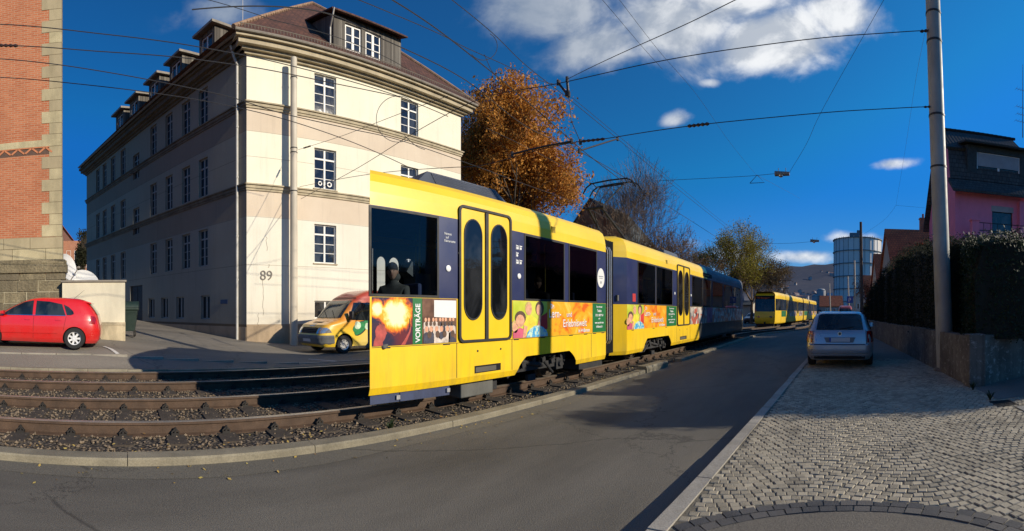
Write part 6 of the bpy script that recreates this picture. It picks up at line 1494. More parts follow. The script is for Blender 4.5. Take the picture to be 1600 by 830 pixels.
# ================================================================ second tram, facing the camera
T2 = thing('tram', 'yellow tram facing the camera further down the street, with navy windows and raised pantograph', 'tram', (0, 0, 0))
def path2(y): return -9.62+off(y)
def tram_sec(y, hw=1.325):
    cx = path2(y); return cx-hw, cx+hw
def seg_tram(ya, yb_, front=False):
    n_ = 6; yb2 = MB(); nb2 = MB()
    P = side_prof()
    def hx(q, x_): 
        cx = path2(ya)+(path2(yb_)-path2(ya))*q; return cx+x_
    stations = [(0, 1.0)] if not front else [(0, .78), (.6/(yb_-ya), .90), (1.3/(yb_-ya), 1.0)]
    stations = stations + [(1, 1.0)]
    for (q0, w0), (q1, w1) in zip(stations, stations[1:]):
        y0_, y1_ = lerp(ya, yb_, q0), lerp(ya, yb_, q1)
        for s_ in (1, -1):
            for p, r_ in zip(P, P[1:]):
                segs = [(p, r_, yb2)] if not (p[1] < 1 and r_[1] > 2.9) else [((0, .52), (0, 1.72), yb2), ((0, 1.72), (0, 2.9), nb2), ((0, 2.9), (0, 3.0), yb2)]
                for a, b_, m_ in segs:
                    m_.quad((hx(q0, s_*(1.325*w0+a[0])), y0_, a[1]), (hx(q1, s_*(1.325*w1+a[0])), y1_, a[1]), (hx(q1, s_*(1.325*w1+b_[0])), y1_, b_[1]), (hx(q0, s_*(1.325*w0+b_[0])), y0_, b_[1]))
    bd = yb2.build('body', m_yel, T2); nb2.build('window_band', m_pane, bd)
    mb = MB()
    for q, w0 in ((stations[0]), (1, 1.0)):
        y_ = lerp(ya, yb_, q)
        if front and q == 0: continue
        mb.poly([(hx(q, s_*(1.325*w0+p[0])), y_, p[1]) for s_, PP in ((1, P), (-1, list(reversed(P)))) for p in PP])
    mb.build('end_wall', m_navy, bd)
    mb = MB(); mb.box(hx(.1, -.95), hx(.1, .95), ya+.8, yb_-.5, .2, .6); mb.build('underframe', m_under, T2)
    for q in (.2, .8):
        for s_ in (-1, 1):
            for dq in (-.9, .9): mb = MB(); mb.lathe([(.05,-.05),(.36,-.05),(.36,.05),(.05,.05)], (hx(q, s_*.75), lerp(ya, yb_, q)+dq, .5), 'x', 16); mb.build('wheel', m_under, T2)
    for q in (.30, .72):     # doors on the street side
        y_ = lerp(ya, yb_, q); mb = MB(); X_ = lambda yy_: hx((yy_-ya)/(yb_-ya), 1.325)
        for (a, b_) in ((y_-.65, y_-.03), (y_+.03, y_+.65)):
            mb.quad((X_(a)+.012, a, 1.0), (X_(b_)+.012, b_, 1.0), (X_(b_)+.012, b_, 3.05), (X_(a)+.012, a, 3.05))
        dr = mb.build('door', m_yel, T2)
        for (a, b_) in ((y_-.60, y_-.08), (y_+.08, y_+.60)):
            mb = MB(); mb.poly([(X_(s_)+.02, s_, z_) for s_, z_ in capsule(a, b_, 1.35, 2.95)]); mb.build('door_glass', m_pane, dr)
    for (q0, q1, mt) in ((.02, .24, m_adg), (.36, .66, art('photo_strip_b', photos)), (.78, .97, art('photo_strip_c', photos))):
        y0_, y1_ = lerp(ya, yb_, max(q0, .09 if front else q0)), lerp(ya, yb_, q1); mb = MB(); mb.quad((hx((y0_-ya)/(yb_-ya), 1.333), y0_, 1.08), (hx(q1, 1.333), y1_, 1.08), (hx(q1, 1.333), y1_, 1.7), (hx((y0_-ya)/(yb_-ya), 1.333), y0_, 1.7)); mb.build('advertisement', mt, T2)
    for k in range(1, 8):
        mb = MB(); q = k/8; y_ = lerp(ya, yb_, q); mb.box(hx(q, 1.32), hx(q, 1.335), y_-.06, y_+.06, 1.72, 2.92); mb.build('window_pillar', m_navy, T2)
    mb = MB(); mb.box(hx(.5,-.6), hx(.5,.6), lerp(ya,yb_,.4), lerp(ya,yb_,.62), 3.5, 3.85); mb.build('roof_unit', m_grey, T2)
Y2 = 44.0
seg_tram(Y2, Y2+18.5, True); seg_tram(Y2+19.3, Y2+37)
mb = MB(); ym_ = Y2+18.9; mb.box(path2(ym_)-1.1, path2(ym_)+1.1, Y2+18.4, Y2+19.4, .5, 3.4); mb.build('bellows', m_bell, T2)
# nose: raked front with big windscreen
cx = path2(Y2); W8 = 1.325*.78
mb = MB(); mb.loft([[(cx+s_*w_, Y2+dy_, z_) for s_ in (-1, 1)] for (z_, w_, dy_) in ((.42, W8*.9, -.25), (.6, W8*.97, -.35), (1.1, W8, -.38), (1.62, W8, -.30))], closed=False)
for s_ in (-1, 1):
    for (a, b_) in (((.42, W8*.9, -.25), (.6, W8*.97, -.35)), ((.6, W8*.97, -.35), (1.1, W8, -.38)), ((1.1, W8, -.38), (1.62, W8, -.30)), ((1.62, W8, -.30), (3.2, W8*.96, .02))):
        mb.quad((cx+s_*a[1], Y2+a[2], a[0]), (cx+s_*W8, Y2+.02, a[0]), (cx+s_*W8, Y2+.02, b_[0]), (cx+s_*b_[1], Y2+b_[2], b_[0]))
mb.loft([[(cx+s_*w_, Y2+dy_, z_) for s_ in (-1, 1)] for (z_, w_, dy_) in ((3.2, W8*.96, .02), (3.42, W8*.9, .2), (3.52, W8*.8, .7))], closed=False)
ns = mb.build('nose', m_yel, T2, smooth=True)
mb = MB(); mb.loft([[(cx+s_*w_, Y2+dy_, z_) for s_ in (-1, 1)] for (z_, w_, dy_) in ((1.62, W8*.98, -.31), (2.85, W8*.94, -.06))], closed=False); mb.build('windscreen', m_pane, ns)
mb = MB(); mb.loft([[(cx+s_*w_, Y2+dy_, z_) for s_ in (-1, 1)] for (z_, w_, dy_) in ((2.852, W8*.94, -.065), (3.2, W8*.92, .0))], closed=False); dd = mb.build('destination_display', m_black, ns)
text('U6 Stuttgart', .24, M('display_orange', (.9,.16,.03), .5), dd, (cx-W8*.80, Y2-.07, 2.92), (1,0,0), (0,.2,1), 'lettering', sx=1.05)
for s_ in (-1, 1):
    mb = MB(); mb.poly([(cx+s_*.62+.16*math.cos(2*math.pi*i/14), Y2-.392, 1.10+.09*math.sin(2*math.pi*i/14)) for i in range(14)]); hl = mb.build('headlight', m_black, ns)
    for k in (-.07, .07): mb = MB(); mb.poly([(cx+s_*.62+k+.05*math.cos(2*math.pi*i/12), Y2-.397, 1.10+.055*math.sin(2*math.pi*i/12)) for i in range(12)]); mb.build('lens', m_lamp_clear, hl)
mb = MB(); mb.box(cx-.9, cx+.9, Y2-.2, Y2+.1, .18, .42); mb.tube([(cx, Y2-.1, .5), (cx, Y2-.6, .5)], .09, 8); mb.build('coupler', m_under, ns)
panto(T2, Y2+12, path2(Y2+12), 3.55, 5.6)
# ================================================================ PASSENGERS (seated figures)
def seated(name, lab, loc, rz, jacket, cap_m, turn=0.0, hood=True, k=1.0, hairm=None):
    T_ = thing(name, lab, 'person', loc, rz, world=False)          # local: facing +y, hips at origin
    pts = [((0,0,.10), .15), ((0,-.03,.30), .155), ((0,-.05,.48), .165), ((0,-.04,.58), .085), ((0,-.02,.64), .06),
           ((-.10,.02,.08), .10), ((-.12,.42,.08), .075), ((-.12,.46,-.30), .05), ((-.12,.58,-.34), .04),
           ((.10,.02,.08), .10), ((.12,.42,.08), .075), ((.12,.46,-.30), .05), ((.12,.58,-.34), .04),
           ((-.20,-.04,.50), .07), ((-.25,.06,.26), .055), ((-.12,.26,.18), .042),
           ((.20,-.04,.50), .07), ((.25,.06,.26), .055), ((.12,.26,.18), .042)]
    ed = [(0,1),(1,2),(2,3),(3,4),(0,5),(5,6),(6,7),(7,8),(0,9),(9,10),(10,11),(11,12),(2,13),(13,14),(14,15),(2,16),(16,17),(17,18)]
    me = bpy.data.meshes.new('body'); me.from_pydata([Vector(p)*k for p, _ in pts], ed, []); o = bpy.data.objects.new('body', me); C.objects.link(o)
    sk = o.modifiers.new('s', 'SKIN'); sb = o.modifiers.new('u', 'SUBSURF'); sb.levels = 2; sb.render_levels = 2
    for i, (_, r_) in enumerate(pts): me.skin_vertices[0].data[i].radius = (r_*k*1.0, r_*k*.9)
    me.skin_vertices[0].data[0].use_root = True
    m2 = evaluated_mesh(o); bpy.data.objects.remove(o); m2.materials.clear(); m2.materials.append(jacket); m2.polygons.foreach_set('use_smooth', [True]*len(m2.polygons))
    b_ = bpy.data.objects.new('body', m2); C.objects.link(b_); b_.parent = T_
    # hands with five fingers resting on the lap
    skin = M('skin', (.62, .37, .26), .55, .12, 12)
    for s_ in (-1, 1):
        hm = MB(); hm.lathe([(.0,0),(.030,.01),(.036,.05),(.032,.085),(.0,.09)], (s_*.12*k, .25*k, .16*k), 'y', 10)
        for f_ in range(4): x_ = s_*.12+(-.026+.0175*f_); hm.tube([(x_*k, .335*k, .165*k), (x_*k, (.385-.006*abs(f_-1.4))*k, .155*k), (x_*k, (.405-.008*abs(f_-1.4))*k, .13*k)], [.009*k, .008*k, .0065*k], 6)
        hm.tube([((s_*.12-s_*.03)*k, .28*k, .165*k), ((s_*.12-s_*.06)*k, .32*k, .165*k), ((s_*.12-s_*.055)*k, .35*k, .155*k)], [.011*k, .010*k, .008*k], 6)
        hm.build('hand', skin, b_, smooth=True)
    # head with face
    hc = Vector((0, .015, .755))*k; Rt = Matrix.Translation(hc) @ Matrix.Rotation(turn, 4, 'Z')
    def sph(mb, c, rx, ry, rz_, n=14, m_=10, shape=None):
        rings = []
        for i in range(1, m_):
            ph = math.pi*i/m_ - math.pi/2; ring = []
            for j in range(n):
                th = 2*math.pi*j/n; q = Vector((rx*math.cos(ph)*math.cos(th), ry*math.cos(ph)*math.sin(th), rz_*math.sin(ph)))
                if shape: q = shape(q)
                ring.append(Rt @ ((Vector(c)+q)*k))
            rings.append(ring)
        mb.loft(rings)
    def hd(q):
        if q.z < -.02: f_ = 1-.9*(-q.z-.02)/.12*.38; q = Vector((q.x*f_, q.y*(1-.12*(-q.z)/.12), q.z))
        return q
    mb = MB(); sph(mb, (0,0,0), .078, .098, .122, 20, 14, hd); h_ = mb.build('head', skin, b_, smooth=True)
    mb = MB(); sph(mb, (0, .100, -.012), .013, .020, .026, 8, 6); mb.build('nose', skin, h_, smooth=True)
    for s_ in (-1, 1):
        mb = MB(); sph(mb, (s_*.080, -.005, -.01), .010, .020, .032, 8, 6); mb.build('ear', skin, h_, smooth=True)
        mb = MB(); sph(mb, (s_*.033, .084, .028), .020, .012, .006, 8, 6); mb.build('brow', M('brow_dark', (.06,.04,.03), .8), h_, smooth=True)
        mb = MB(); sph(mb, (s_*.031, .087, .008), .011, .008, .006, 8, 6); mb.build('eye', M('eye_dark', (.03,.02,.02), .3), h_, smooth=True)
    mb = MB(); sph(mb, (0, .089, -.058), .022, .008, .006, 8, 6); mb.build('mouth', M('lips', (.30,.11,.10), .5), h_, smooth=True)
    def capf(q): return Vector((q.x, q.y, max(q.z, -.02)))
    mb = MB(); sph(mb, (0, -.008, .038), .088, .108, .105, 20, 12, capf); mb.build('cap' if cap_m else 'hair', cap_m or hairm, h_, smooth=True)
    if hood:
        mb = MB(); sph(mb, (0, -.085, -.075), .115, .075, .085, 16, 10); mb.build('hood', jacket, b_, smooth=True)
    return T_
m_jk = M('jacket_grey', (.11, .11, .10), .85, .2, 10, .4, 80); m_beanie = M('beanie_wool', (.06, .06, .07), .9, .2, 30, .6, 120)
m_jk2 = M('jacket_blue', (.22, .36, .50), .8, .25, 10); m_jk3 = M('coat_dark', (.04, .04, .05), .85, .2, 10); m_hw = M('hair_white', (.55, .53, .50), .8, .2, 30); m_hb = M('hair_brown', (.07, .045, .03), .8, .2, 30)
seated('person', 'passenger in a grey hooded jacket and beanie looking out of the first tram window', (-5.48, 3.72, 1.40), R(-150), m_jk, m_beanie, R(20))
seated('person', 'white-haired passenger in a pale blue jacket behind the tram window right of the door', (-5.60, 6.78, 1.40), R(0), m_jk2, None, R(-20), False, 1.0, m_hw)
seated('person', 'passenger in a dark coat facing backwards behind the tram window right of the door', (-5.60, 7.42, 1.40), R(180), m_jk3, None, R(30), False, 1.0, m_hb)
# ================================================================ POLES, LAMPS, WIRES
m_steelp = M('pole_paint_grey', (.33, .34, .31), .55, .12, 1.5, grime=.45); m_creamp = M('pole_paint_cream', (.56, .50, .40), .6, .12, 1.2, grime=.35); m_wood = M('pole_wood', (.10, .075, .055), .9, .3, 3, .5, 30)
m_wire = M('wire_dark', (.03, .03, .035), .6, .1); m_ins = M('insulator_brown', (.04, .02, .018), .3, .1)
def lean_pole(name, lab, base, top, r0, r1, mat, n=24, group=None, bands=()):
    T_ = thing(name, lab, 'pole', base, 0, group); mb = MB(); b_, t_ = Vector(base), Vector(top)
    mb.tube([b_.lerp(t_, q) for q in (0, .25, .5, .75, 1)], [lerp(r0, r1, q) for q in (0, .25, .5, .75, 1)], n); mb.build('shaft', mat, T_, smooth=True)
    for z_ in bands:
        q = (z_-b_.z)/(t_.z-b_.z); c_ = b_.lerp(t_, q); r_ = lerp(r0, r1, q); mb = MB(); dd = (t_-b_).normalized()
        mb.tube([c_-dd*.022, c_+dd*.022], r_+.012, n); mb.build('clamp_band', m_plast, T_)
    return T_
PB = Vector((2.92, 10.55, .1)); PT = Vector((2.92-.42, 10.55, 11.9))
BP = lean_pole('overhead_line_pole', 'thick grey steel overhead line pole leaning slightly beside the garden wall', PB, PT, .215, .165, m_steelp, 32, bands=(6.36, 8.16, 8.85, 5.1))
def bp_at(z_): return PB.lerp(PT, (z_-PB.z)/(PT.z-PB.z))
mb = MB(); mb.lathe([(.30, .08), (.30, .14), (.235, .20)], (PB.x, PB.y, 0), 'z', 24); mb.build('base_collar', m_eff, BP)
for z_ in (.9, 1.35): mb = MB(); mb.obox((PB.x-.21, PB.y-.05, z_), (.006,0,0), (0,.08,0), (0,0,.12)); mb.build('access_hatch', m_steelp, BP)
FPx = on_r(459, 488, 20.2); FP = Vector((FPx.x, FPx.y, 0))
fp = lean_pole('overhead_line_pole', 'slim cream overhead line pole standing close to the facade of the apartment building', (FP.x, FP.y, 0), (FP.x, FP.y, 13.05), .185, .15, m_creamp, 24, bands=(9.0, 8.8, 7.05, 12.2))
mb = MB(); mb.lathe([(.15, 13.05), (.14, 13.12), (.02, 13.16)], (FP.x, FP.y, 0), 'z', 20); mb.build('cap', m_creamp, fp)
for (px, py0, py1, rr_, r_, lab) in ((1347, 347, 520, 34, .13, 'tall dark wooden utility pole beside the hedge, nearest of the wooden poles'), (1337, 407, 500, 52, .12, 'pale utility pole just left of the tallest wooden pole'), (1327, 432, 492, 66, .12, 'short pale utility pole with blue parking sign'), (1298, 443, 492, 84, .12, 'slender pale pole left of the parked vans, farthest down the street')):
    p = on_r(px, 488, rr_); tp = on_r(px-2, py0, rr_); lean_pole('utility_pole', lab, (p.x, p.y, 0), (tp.x, p.y, tp.z), r_, r_*.75, m_wood if rr_ < 40 else m_creamp, 12, 'utility poles along the right pavement')
p = on_r(1328, 488, 65.5); S_ = thing('road_sign', 'blue parking sign fixed to the short pale utility pole', 'sign', (p.x, p.y-.2, 3.2)); mb = MB(); mb.box(p.x-.45, p.x+.45, p.y-.22, p.y-.18, 2.9, 3.9); mb.build('panel', M('sign_blue', (.02,.10,.42), .4), S_); text('P', .8, m_adw, S_, (p.x-.25, p.y-.225, 3.1), (1,0,0), (0,0,1), 'lettering')
def wire(pts, lab, r=.012, name='overhead_wire', group='overhead wires of the tram line', bits=()):
    mb = MB(); P = [Vector(p) for p in pts]; Q = []
    if len(P) > 2:       # smooth through the measured points
        for i in range(len(P)-1):
            p0, p1, p2, p3 = P[max(i-1, 0)], P[i], P[i+1], P[min(i+2, len(P)-1)]
            for k in range(6):
                u = k/6; Q.append(.5*((2*p1)+(p2-p0)*u+(2*p0-5*p1+4*p2-p3)*u*u+(3*p1-p0-3*p2+p3)*u**3))
        Q.append(P[-1])
    else: Q = P
    mb.tube(Q, r*.72, 5); o = mb.build(name, m_wire); tag(o, lab, 'wire', group)
    for j, (q, ln, rr_) in enumerate(bits):      # insulator beads on the wire
        L = q*(len(Q)-1); i = min(int(L), len(Q)-2); a = Q[i].lerp(Q[i+1], L-i); d_ = (Q[i+1]-Q[i]).normalized(); mb = MB(); n_ = 5; R_ = []; PP = []
        for k in range(n_*2+1): PP.append(a+d_*ln*(k/(n_*2)-.5)); R_.append(rr_ if k % 2 else rr_*.5)
        mb.tube(PP, R_, 8); mb.build('insulator', m_ins, o, origin=(0,0,0))
    return o
def xw(X, L): return [on_x(px, py, X) for px, py in L]
XN, XFar = -6.43, -9.62
wire(xw(XN, [(300, 15), (500, 18), (600, 62), (727, 125), (821, 197), (904, 236), (969, 273), (1013, 303), (1109, 364), (1170, 404)]), 'contact wire above the near tram, touched by its pantograph', .013)
wire(xw(-5.2, [(600, -8), (675, 40), (750, 98), (832, 166), (893, 220), (933, 253), (1010, 312)]), 'slanting wire from the top edge down to the arm above the orange tree', .013)
wire(xw(XN-1.5, [(700, -5), (770, 52), (824, 104), (893, 158), (965, 217), (1050, 288), (1115, 340), (1165, 380)]), 'messenger wire passing right of the cable ring towards the bare trees', .014)
wire(xw(XN-1.7, [(893, 152), (966, 212), (1050, 282), (1122, 341), (1168, 376)]), 'second messenger wire running just above its twin to the bare trees', .011)
wire(xw(XN-2, [(556, -2), (617, 23), (697, 58), (727, 74), (781, 98), (835, 123), (868, 132)]), 'wire crossing above the dormer to the central suspension point', .013)
wire(xw(XFar, [(0, 92), (150, 110), (265, 131), (361, 152), (440, 177), (540, 200), (617, 217), (719, 251), (820, 288), (887, 312), (927, 330), (1000, 368)]), 'lower wire across the brick tower and cream facade above the far track', .014)
wire(xw(XFar, [(0, 121), (120, 131), (230, 144), (361, 166), (450, 188), (560, 226), (640, 262)]), 'lowest wire across the brick tower, ending behind the tram roof', .013)
wire(xw(XFar+1, [(0, 38), (150, 52), (303, 72), (400, 90), (495, 113), (621, 150), (700, 182)]), 'topmost wire across the brick tower and past the dormers', .013)
wire(xw(XFar+1, [(0, 71), (150, 80), (300, 92), (400, 106), (520, 130), (625, 152)]), 'second wire across the brick tower with a long dark insulator', .013, bits=((.02, .5, .035),))
wire(xw(XFar, [(760, 200), (887, 264), (960, 310), (1040, 360), (1110, 400)]), 'thin wire low over the orange tree and the bare tree', .011)
wire(xw(-12.5, [(311, -4), (400, 22), (430, 32), (520, 56), (600, 88), (640, 110)]), 'wire entering at the top edge above the roof apex', .013)
A_, B_ = (FP.x, FP.y), (PB.x, PB.y)
wire([on_line(px, py, A_, B_) for px, py in ((470, 311), (560, 262), (660, 200), (752, 154), (870, 131), (1000, 102), (1180, 72), (1347, 54), (1441, 48), (1455, 47))], 'upper cross-span wire from the facade pole to the big grey pole', .014, bits=((.93, .5, .04),))
wire([on_line(px, py, A_, B_) for px, py in ((468, 292), (580, 272), (700, 262), (756, 258), (835, 236), (900, 222), (970, 213), (1181, 186), (1347, 172), (1446, 167), (1461, 166))], 'lower cross-span wire from the facade to the big grey pole', .014, bits=((.93, .45, .03), (.66, .5, .045), (.55, .6, .04)))
wire([on_line(px, py, A_, B_) for px, py in ((463, 235), (505, 222), (552, 206), (640, 172), (700, 150))], 'short stay wire rising from the facade pole over the upper windows', .012, bits=((.12, .6, .04),))
wire([on_line(px, py, (-6.4, 9.7), (-1.2, 7.6)) for px, py in ((888, 123), (1000, 70), (1080, 34), (1155, -3))], 'wire rising to the top edge of the photo from the central suspension point', .011)
wire([on_line(px, py, (-1.8, 18), (2.6, 10.5)) for px, py in ((1233, 270), (1260, 225), (1282, 177), (1347, 60), (1383, -4))], 'long thin stay from the hanging street lamp up to the top edge of the photo', .009)
wire([on_line(px, py, (2.65, 10.05), (4.8, 30)) for px, py in ((1445, 52), (1430, 130), (1415, 230), (1400, 321))], 'thin stay hanging down from the big grey pole', .006)
wire([on_line(px, py, (4.8, 30), (2, 40)) for px, py in ((1400, 321), (1380, 345), (1340, 372))], 'thin wire continuing down the street from the hanging stay', .008)
wire([on_line(px, py, (4.8, 30), (8, 29)) for px, py in ((1400, 321), (1445, 325))], 'thin wire from the hanging stay to the pink house', .008)
wire([on_line(px, py, (-8, 18), (-1, 18)) for px, py in ((1025, 283), (1100, 279), (1173, 275), (1235, 269))], 'cross-span wire beyond the pantograph carrying the street lamp', .013)
wire([on_line(px, py, (-8, 36), (1, 36)) for px, py in ((1195, 381), (1240, 380), (1275, 377))], 'farther cross-span wire over the second tram', .015)
wire(xw(-4.0, [(938, -4), (1000, 69), (1035, 108)]), 'faint feeder wire crossing the big cloud on the left', .006)
wire(xw(-4.0, [(965, -4), (1030, 80), (1090, 150), (1140, 222), (1181, 273)]), 'faint feeder wire crossing the big cloud towards the lamp span', .006)
wire(xw(-3.9, [(1181, 273), (1250, 310), (1310, 330)][:2]), 'faint feeder wire beyond the street lamp span', .01)
# pull-off arms and suspension fittings
def rod(pts, r, lab, name='pull_off_arm', cat='wire fitting', group='fittings of the overhead line'):
    mb = MB(); mb.tube(pts, r, 7)
    for q in (pts[0], pts[-1]): q = Vector(q); mb.tube([q-Vector((0,0,.06)), q+Vector((0,0,.06))], .04, 7)
    o = mb.build(name, m_plast); tag(o, lab, cat, group); return o
rod([on_line(893, 221, A_, B_), on_line(850, 229, A_, B_), on_line(800, 241, A_, B_)], .025, 'dark pull-off arm over the orange tree')
rod([on_x(905, 236, XN), on_x(965, 217, XN)], .025, 'dark pull-off arm above the gap between orange tree and bare tree')
rod([on_line(872, 129, A_, B_), on_line(885, 146, A_, B_)], .03, 'dark clamp at the central suspension point', 'wire_clamp')
rod([on_line(886, 124, A_, B_), on_line(888, 146, A_, B_)], .035, 'vertical insulator hanging at the central suspension point', 'insulator')
rod([on_line(889, 148, A_, B_), on_line(893, 190, A_, B_), on_line(907, 222, A_, B_)], .010, 'thin dropper below the vertical insulator', 'dropper_wire')
def ring(cx_, cy_, a_, b_, a0, a1, X, lab):
    pts = [on_x(cx_+a_*math.cos(R(a)), cy_+b_*math.sin(R(a)), X) for a in range(a0, a1+1, 12)]; o = wire(pts, lab, .012, 'cable_loop')
ring(755, 72, 22, 22, -60, 150, XN-1.5, 'loose loop of cable hanging at the upper wire junction'); ring(622, 186, 34, 36, 60, 330, XFar, 'wide loop of cable in front of the upper right window')
wire(xw(XN-1.5, [(757, 85), (768, 110), (781, 123)]), 'short jumper cable below the upper cable loop', .012)
wire(xw(XFar, [(632, 212), (650, 228), (664, 234)]), 'short jumper cable below the wide cable loop', .012)
# hanging street lamps
for (px, py, y_, k, lab) in ((1222, 274, 18, 1.0, 'grey street lamp hanging from the cross-span wire beyond the pantograph'), (1273, 378, 36, 1.2, 'small street lamp hanging from the farther cross-span wire')):
    p = on_line(px, py, (-8, y_), (-1, y_)); L_ = thing('street_lamp', lab, 'street lamp', p, 0, world=False, group='street lamps hung over the street')
    mb = MB(); mb.loft([[(-.30*k, y2*k, z2*k) for y2, z2 in ((-.12,0),(-.12,.09),(-.06,.17),(.06,.17),(.12,.09),(.12,0))], [(.30*k, y2*k, z2*k) for y2, z2 in ((-.10,0),(-.10,.07),(-.05,.12),(.05,.12),(.10,.07),(.10,0))]]); mb.build('housing', m_gutter, L_)
    mb = MB(); mb.lathe([(.10*k, -.0), (.09*k, -.05*k), (.04*k, -.08*k)], (-.05*k, 0, 0), 'z', 14); mb.build('diffuser', m_lamp_clear, L_, smooth=True)
    mb = MB(); mb.tube([(-.15*k, 0, .15*k), (-.15*k, 0, .30*k)], .012, 5); mb.build('hanger', m_plast, L_); mb = MB(); mb.tube([(.15*k, 0, .12*k), (.15*k, 0, .30*k)], .012, 5); mb.build('hanger', m_plast, L_)
p = on_line(1183, 279, (-8, 18), (-1, 18)); tri = MB(); tri.tube([p+Vector((-.3,0,-.18)), p+Vector((0,0,.14)), p+Vector((.3,0,-.18)), p+Vector((-.3,0,-.18))], .014, 5); o = tri.build('wire_bracket', m_plast); tag(o, 'small triangular bracket on the lamp cross-span', 'wire fitting', 'fittings of the overhead line')

# ================================================================ TREES, HEDGES
m_bark = M('bark', (.085, .065, .048), .95, .3, 3, .7, 18, fine=.3); m_bark2 = M('bark_grey', (.17, .115, .075), .95, .3, 3, .6, 18)
def leafmat(name, a, b_, rough=.65):
    m, t, bs = newmat(name); at = t.n.new('ShaderNodeAttribute'); at.attribute_name = 'tint'; v = t.obj()
    c = t.mix(at.outputs['Fac'], a, b_); c = t.mix(t.mr(t.noise(v, .6, 4), .38, .62, 0, .45), c, tuple(q*.5 for q in a)); t.put(bs.inputs['Base Color'], c); bs.inputs['Roughness'].default_value = rough
    bs.inputs['Specular IOR Level'].default_value = .25
    # thin leaves let some light through
    tl = t.n.new('ShaderNodeBsdfTranslucent'); t.put(tl.inputs[0], c); mx = t.n.new('ShaderNodeMixShader'); mx.inputs[0].default_value = .3
    out = t.n['Material Output']; t.link(bs.outputs[0], mx.inputs[1]); t.link(tl.outputs[0], mx.inputs[2]); t.link(mx.outputs[0], out.inputs['Surface']); return m
def tree(name, lab, base, H, spread, trunk_r, leafm, nleaf, lsize, depth=6, bark=m_bark, seed=1, first=.22, up=.25, group=None, lean=(0,0), L0f=.26, clump=1.0, split=3, leafs_low=0.0, zscale=1.0, ratio=.76, rmin=.014):
    rg = random.Random(seed); T_ = thing(name, lab, 'tree', base, 0, group); tr = MB(); tips = []; b0 = Vector(base)
    L0 = H*L0f
    def branch(p, d_, L, r_, lv):
        n_ = 4 if lv < 3 else 3; pts = [p]; q = p; dd = d_.copy()
        for i in range(n_):
            dd = (dd + Vector((rg.uniform(-1,1), rg.uniform(-1,1), rg.uniform(-.6,.9)))*.16 + Vector((0,0,up*.10))).normalized(); q = q + dd*L/n_; pts.append(q)
        r_ = max(r_, rmin); r2 = max(rmin*.8, r_*(.62 if lv < depth else .5)); tr.tube(pts, [lerp(r_, r2, i/n_) for i in range(n_+1)], 9 if lv == 0 else 6 if lv < 3 else 3, 0, lv == 0)
        if lv >= depth-2: tips.extend([(x_, lv) for x_ in pts[1:]])
        if lv >= depth: return
        k = split + (1 if rg.random() < .4 else 0)
        a0 = rg.random()*6.28
        for i in range(k):
            a = a0 + 2*math.pi*i/k + rg.uniform(-.4,.4); o_ = dd.orthogonal().normalized(); s_ = dd.cross(o_); sp = rg.uniform(.45, .95)*spread
            nd = (dd + (o_*math.cos(a)+s_*math.sin(a))*sp).normalized(); st = pts[-1] if (i < 2 or lv == 0) else pts[rg.randint(1, n_-1)+0]
            if lv == 0: st = pts[rg.choice([-1, -1, -2])]
            branch(st, nd, L*rg.uniform(ratio-.10, ratio+.08), r2*rg.uniform(.7, .9), lv+1)
    branch(b0, Vector((lean[0], lean[1], 1)).normalized(), L0, trunk_r, 0)
    zmax = max(v_[2] for v_ in tr.v); f = (H)/(zmax-b0.z)
    tr.v = [(b0.x+(v_[0]-b0.x)*f*zscale, b0.y+(v_[1]-b0.y)*f*zscale, b0.z+(v_[2]-b0.z)*f) for v_ in tr.v]
    tips = [(Vector((b0.x+(p.x-b0.x)*f*zscale, b0.y+(p.y-b0.y)*f*zscale, b0.z+(p.z-b0.z)*f)), lv) for p, lv in tips]
    cxm = sum(p.x for p, _ in tips)/len(tips)-b0.x; cym = sum(p.y for p, _ in tips)/len(tips)-b0.y     # crown balanced over the foot
    sh_ = lambda z_: min(1, max(0, (z_-b0.z)/(H*.7)))
    tr.v = [(v_[0]-cxm*sh_(v_[2]), v_[1]-cym*sh_(v_[2]), v_[2]) for v_ in tr.v]; tips = [(Vector((p.x-cxm*sh_(p.z), p.y-cym*sh_(p.z), p.z)), lv) for p, lv in tips]
    tr.build('trunk', bark, T_, smooth=True)
    if nleaf:
        lf = MB(); ok = [t_ for t_ in tips if (t_[0].z-b0.z)/H > leafs_low and math.sin(t_[0].x*1.7+seed)+math.sin(t_[0].z*1.3+seed*2)+math.sin(t_[0].y*1.1) > -1.6*clump]
        for i in range(nleaf):
            p, lv = ok[rg.randrange(len(ok))]; q = p + Vector((rg.gauss(0,1), rg.gauss(0,1), rg.gauss(0,1)))*.27*clump
            s_ = lsize*(.35+1.1*rg.random()**1.6); u = Vector((rg.gauss(0,1), rg.gauss(0,1), rg.gauss(0,1))).normalized(); w_ = u.orthogonal().normalized(); a = rg.random()*6.28; w_ = (w_*math.cos(a)+u.cross(w_)*math.sin(a))
            lf.add([q-u*s_, q-w_*s_*.55, q+u*s_, q+w_*s_*.55], [(0,1,2,3)], 0, min(1, max(.01, rg.random()*.75+.25*((p.z-b0.z)/H))))
        lf.build('crown', leafm, T_)
    return T_
tree('autumn_tree', 'large orange autumn tree behind the corner of the apartment building', (-22.6, 26.6, 0), 18.4, .85, .36, leafmat('orange_leaves', (.44, .165, .03), (.76, .38, .07)), 105000, .115, 6, seed=11, up=.5, split=3, zscale=.72, clump=1.35)
tree('autumn_tree', 'sparse upper crown of a second russet tree rising behind the orange one', (-29, 29, 0), 22.0, .7, .3, leafmat('russet_leaves', (.20, .09, .03), (.40, .19, .05)), 22000, .085, 6, seed=5, up=.7, split=3, leafs_low=.3)
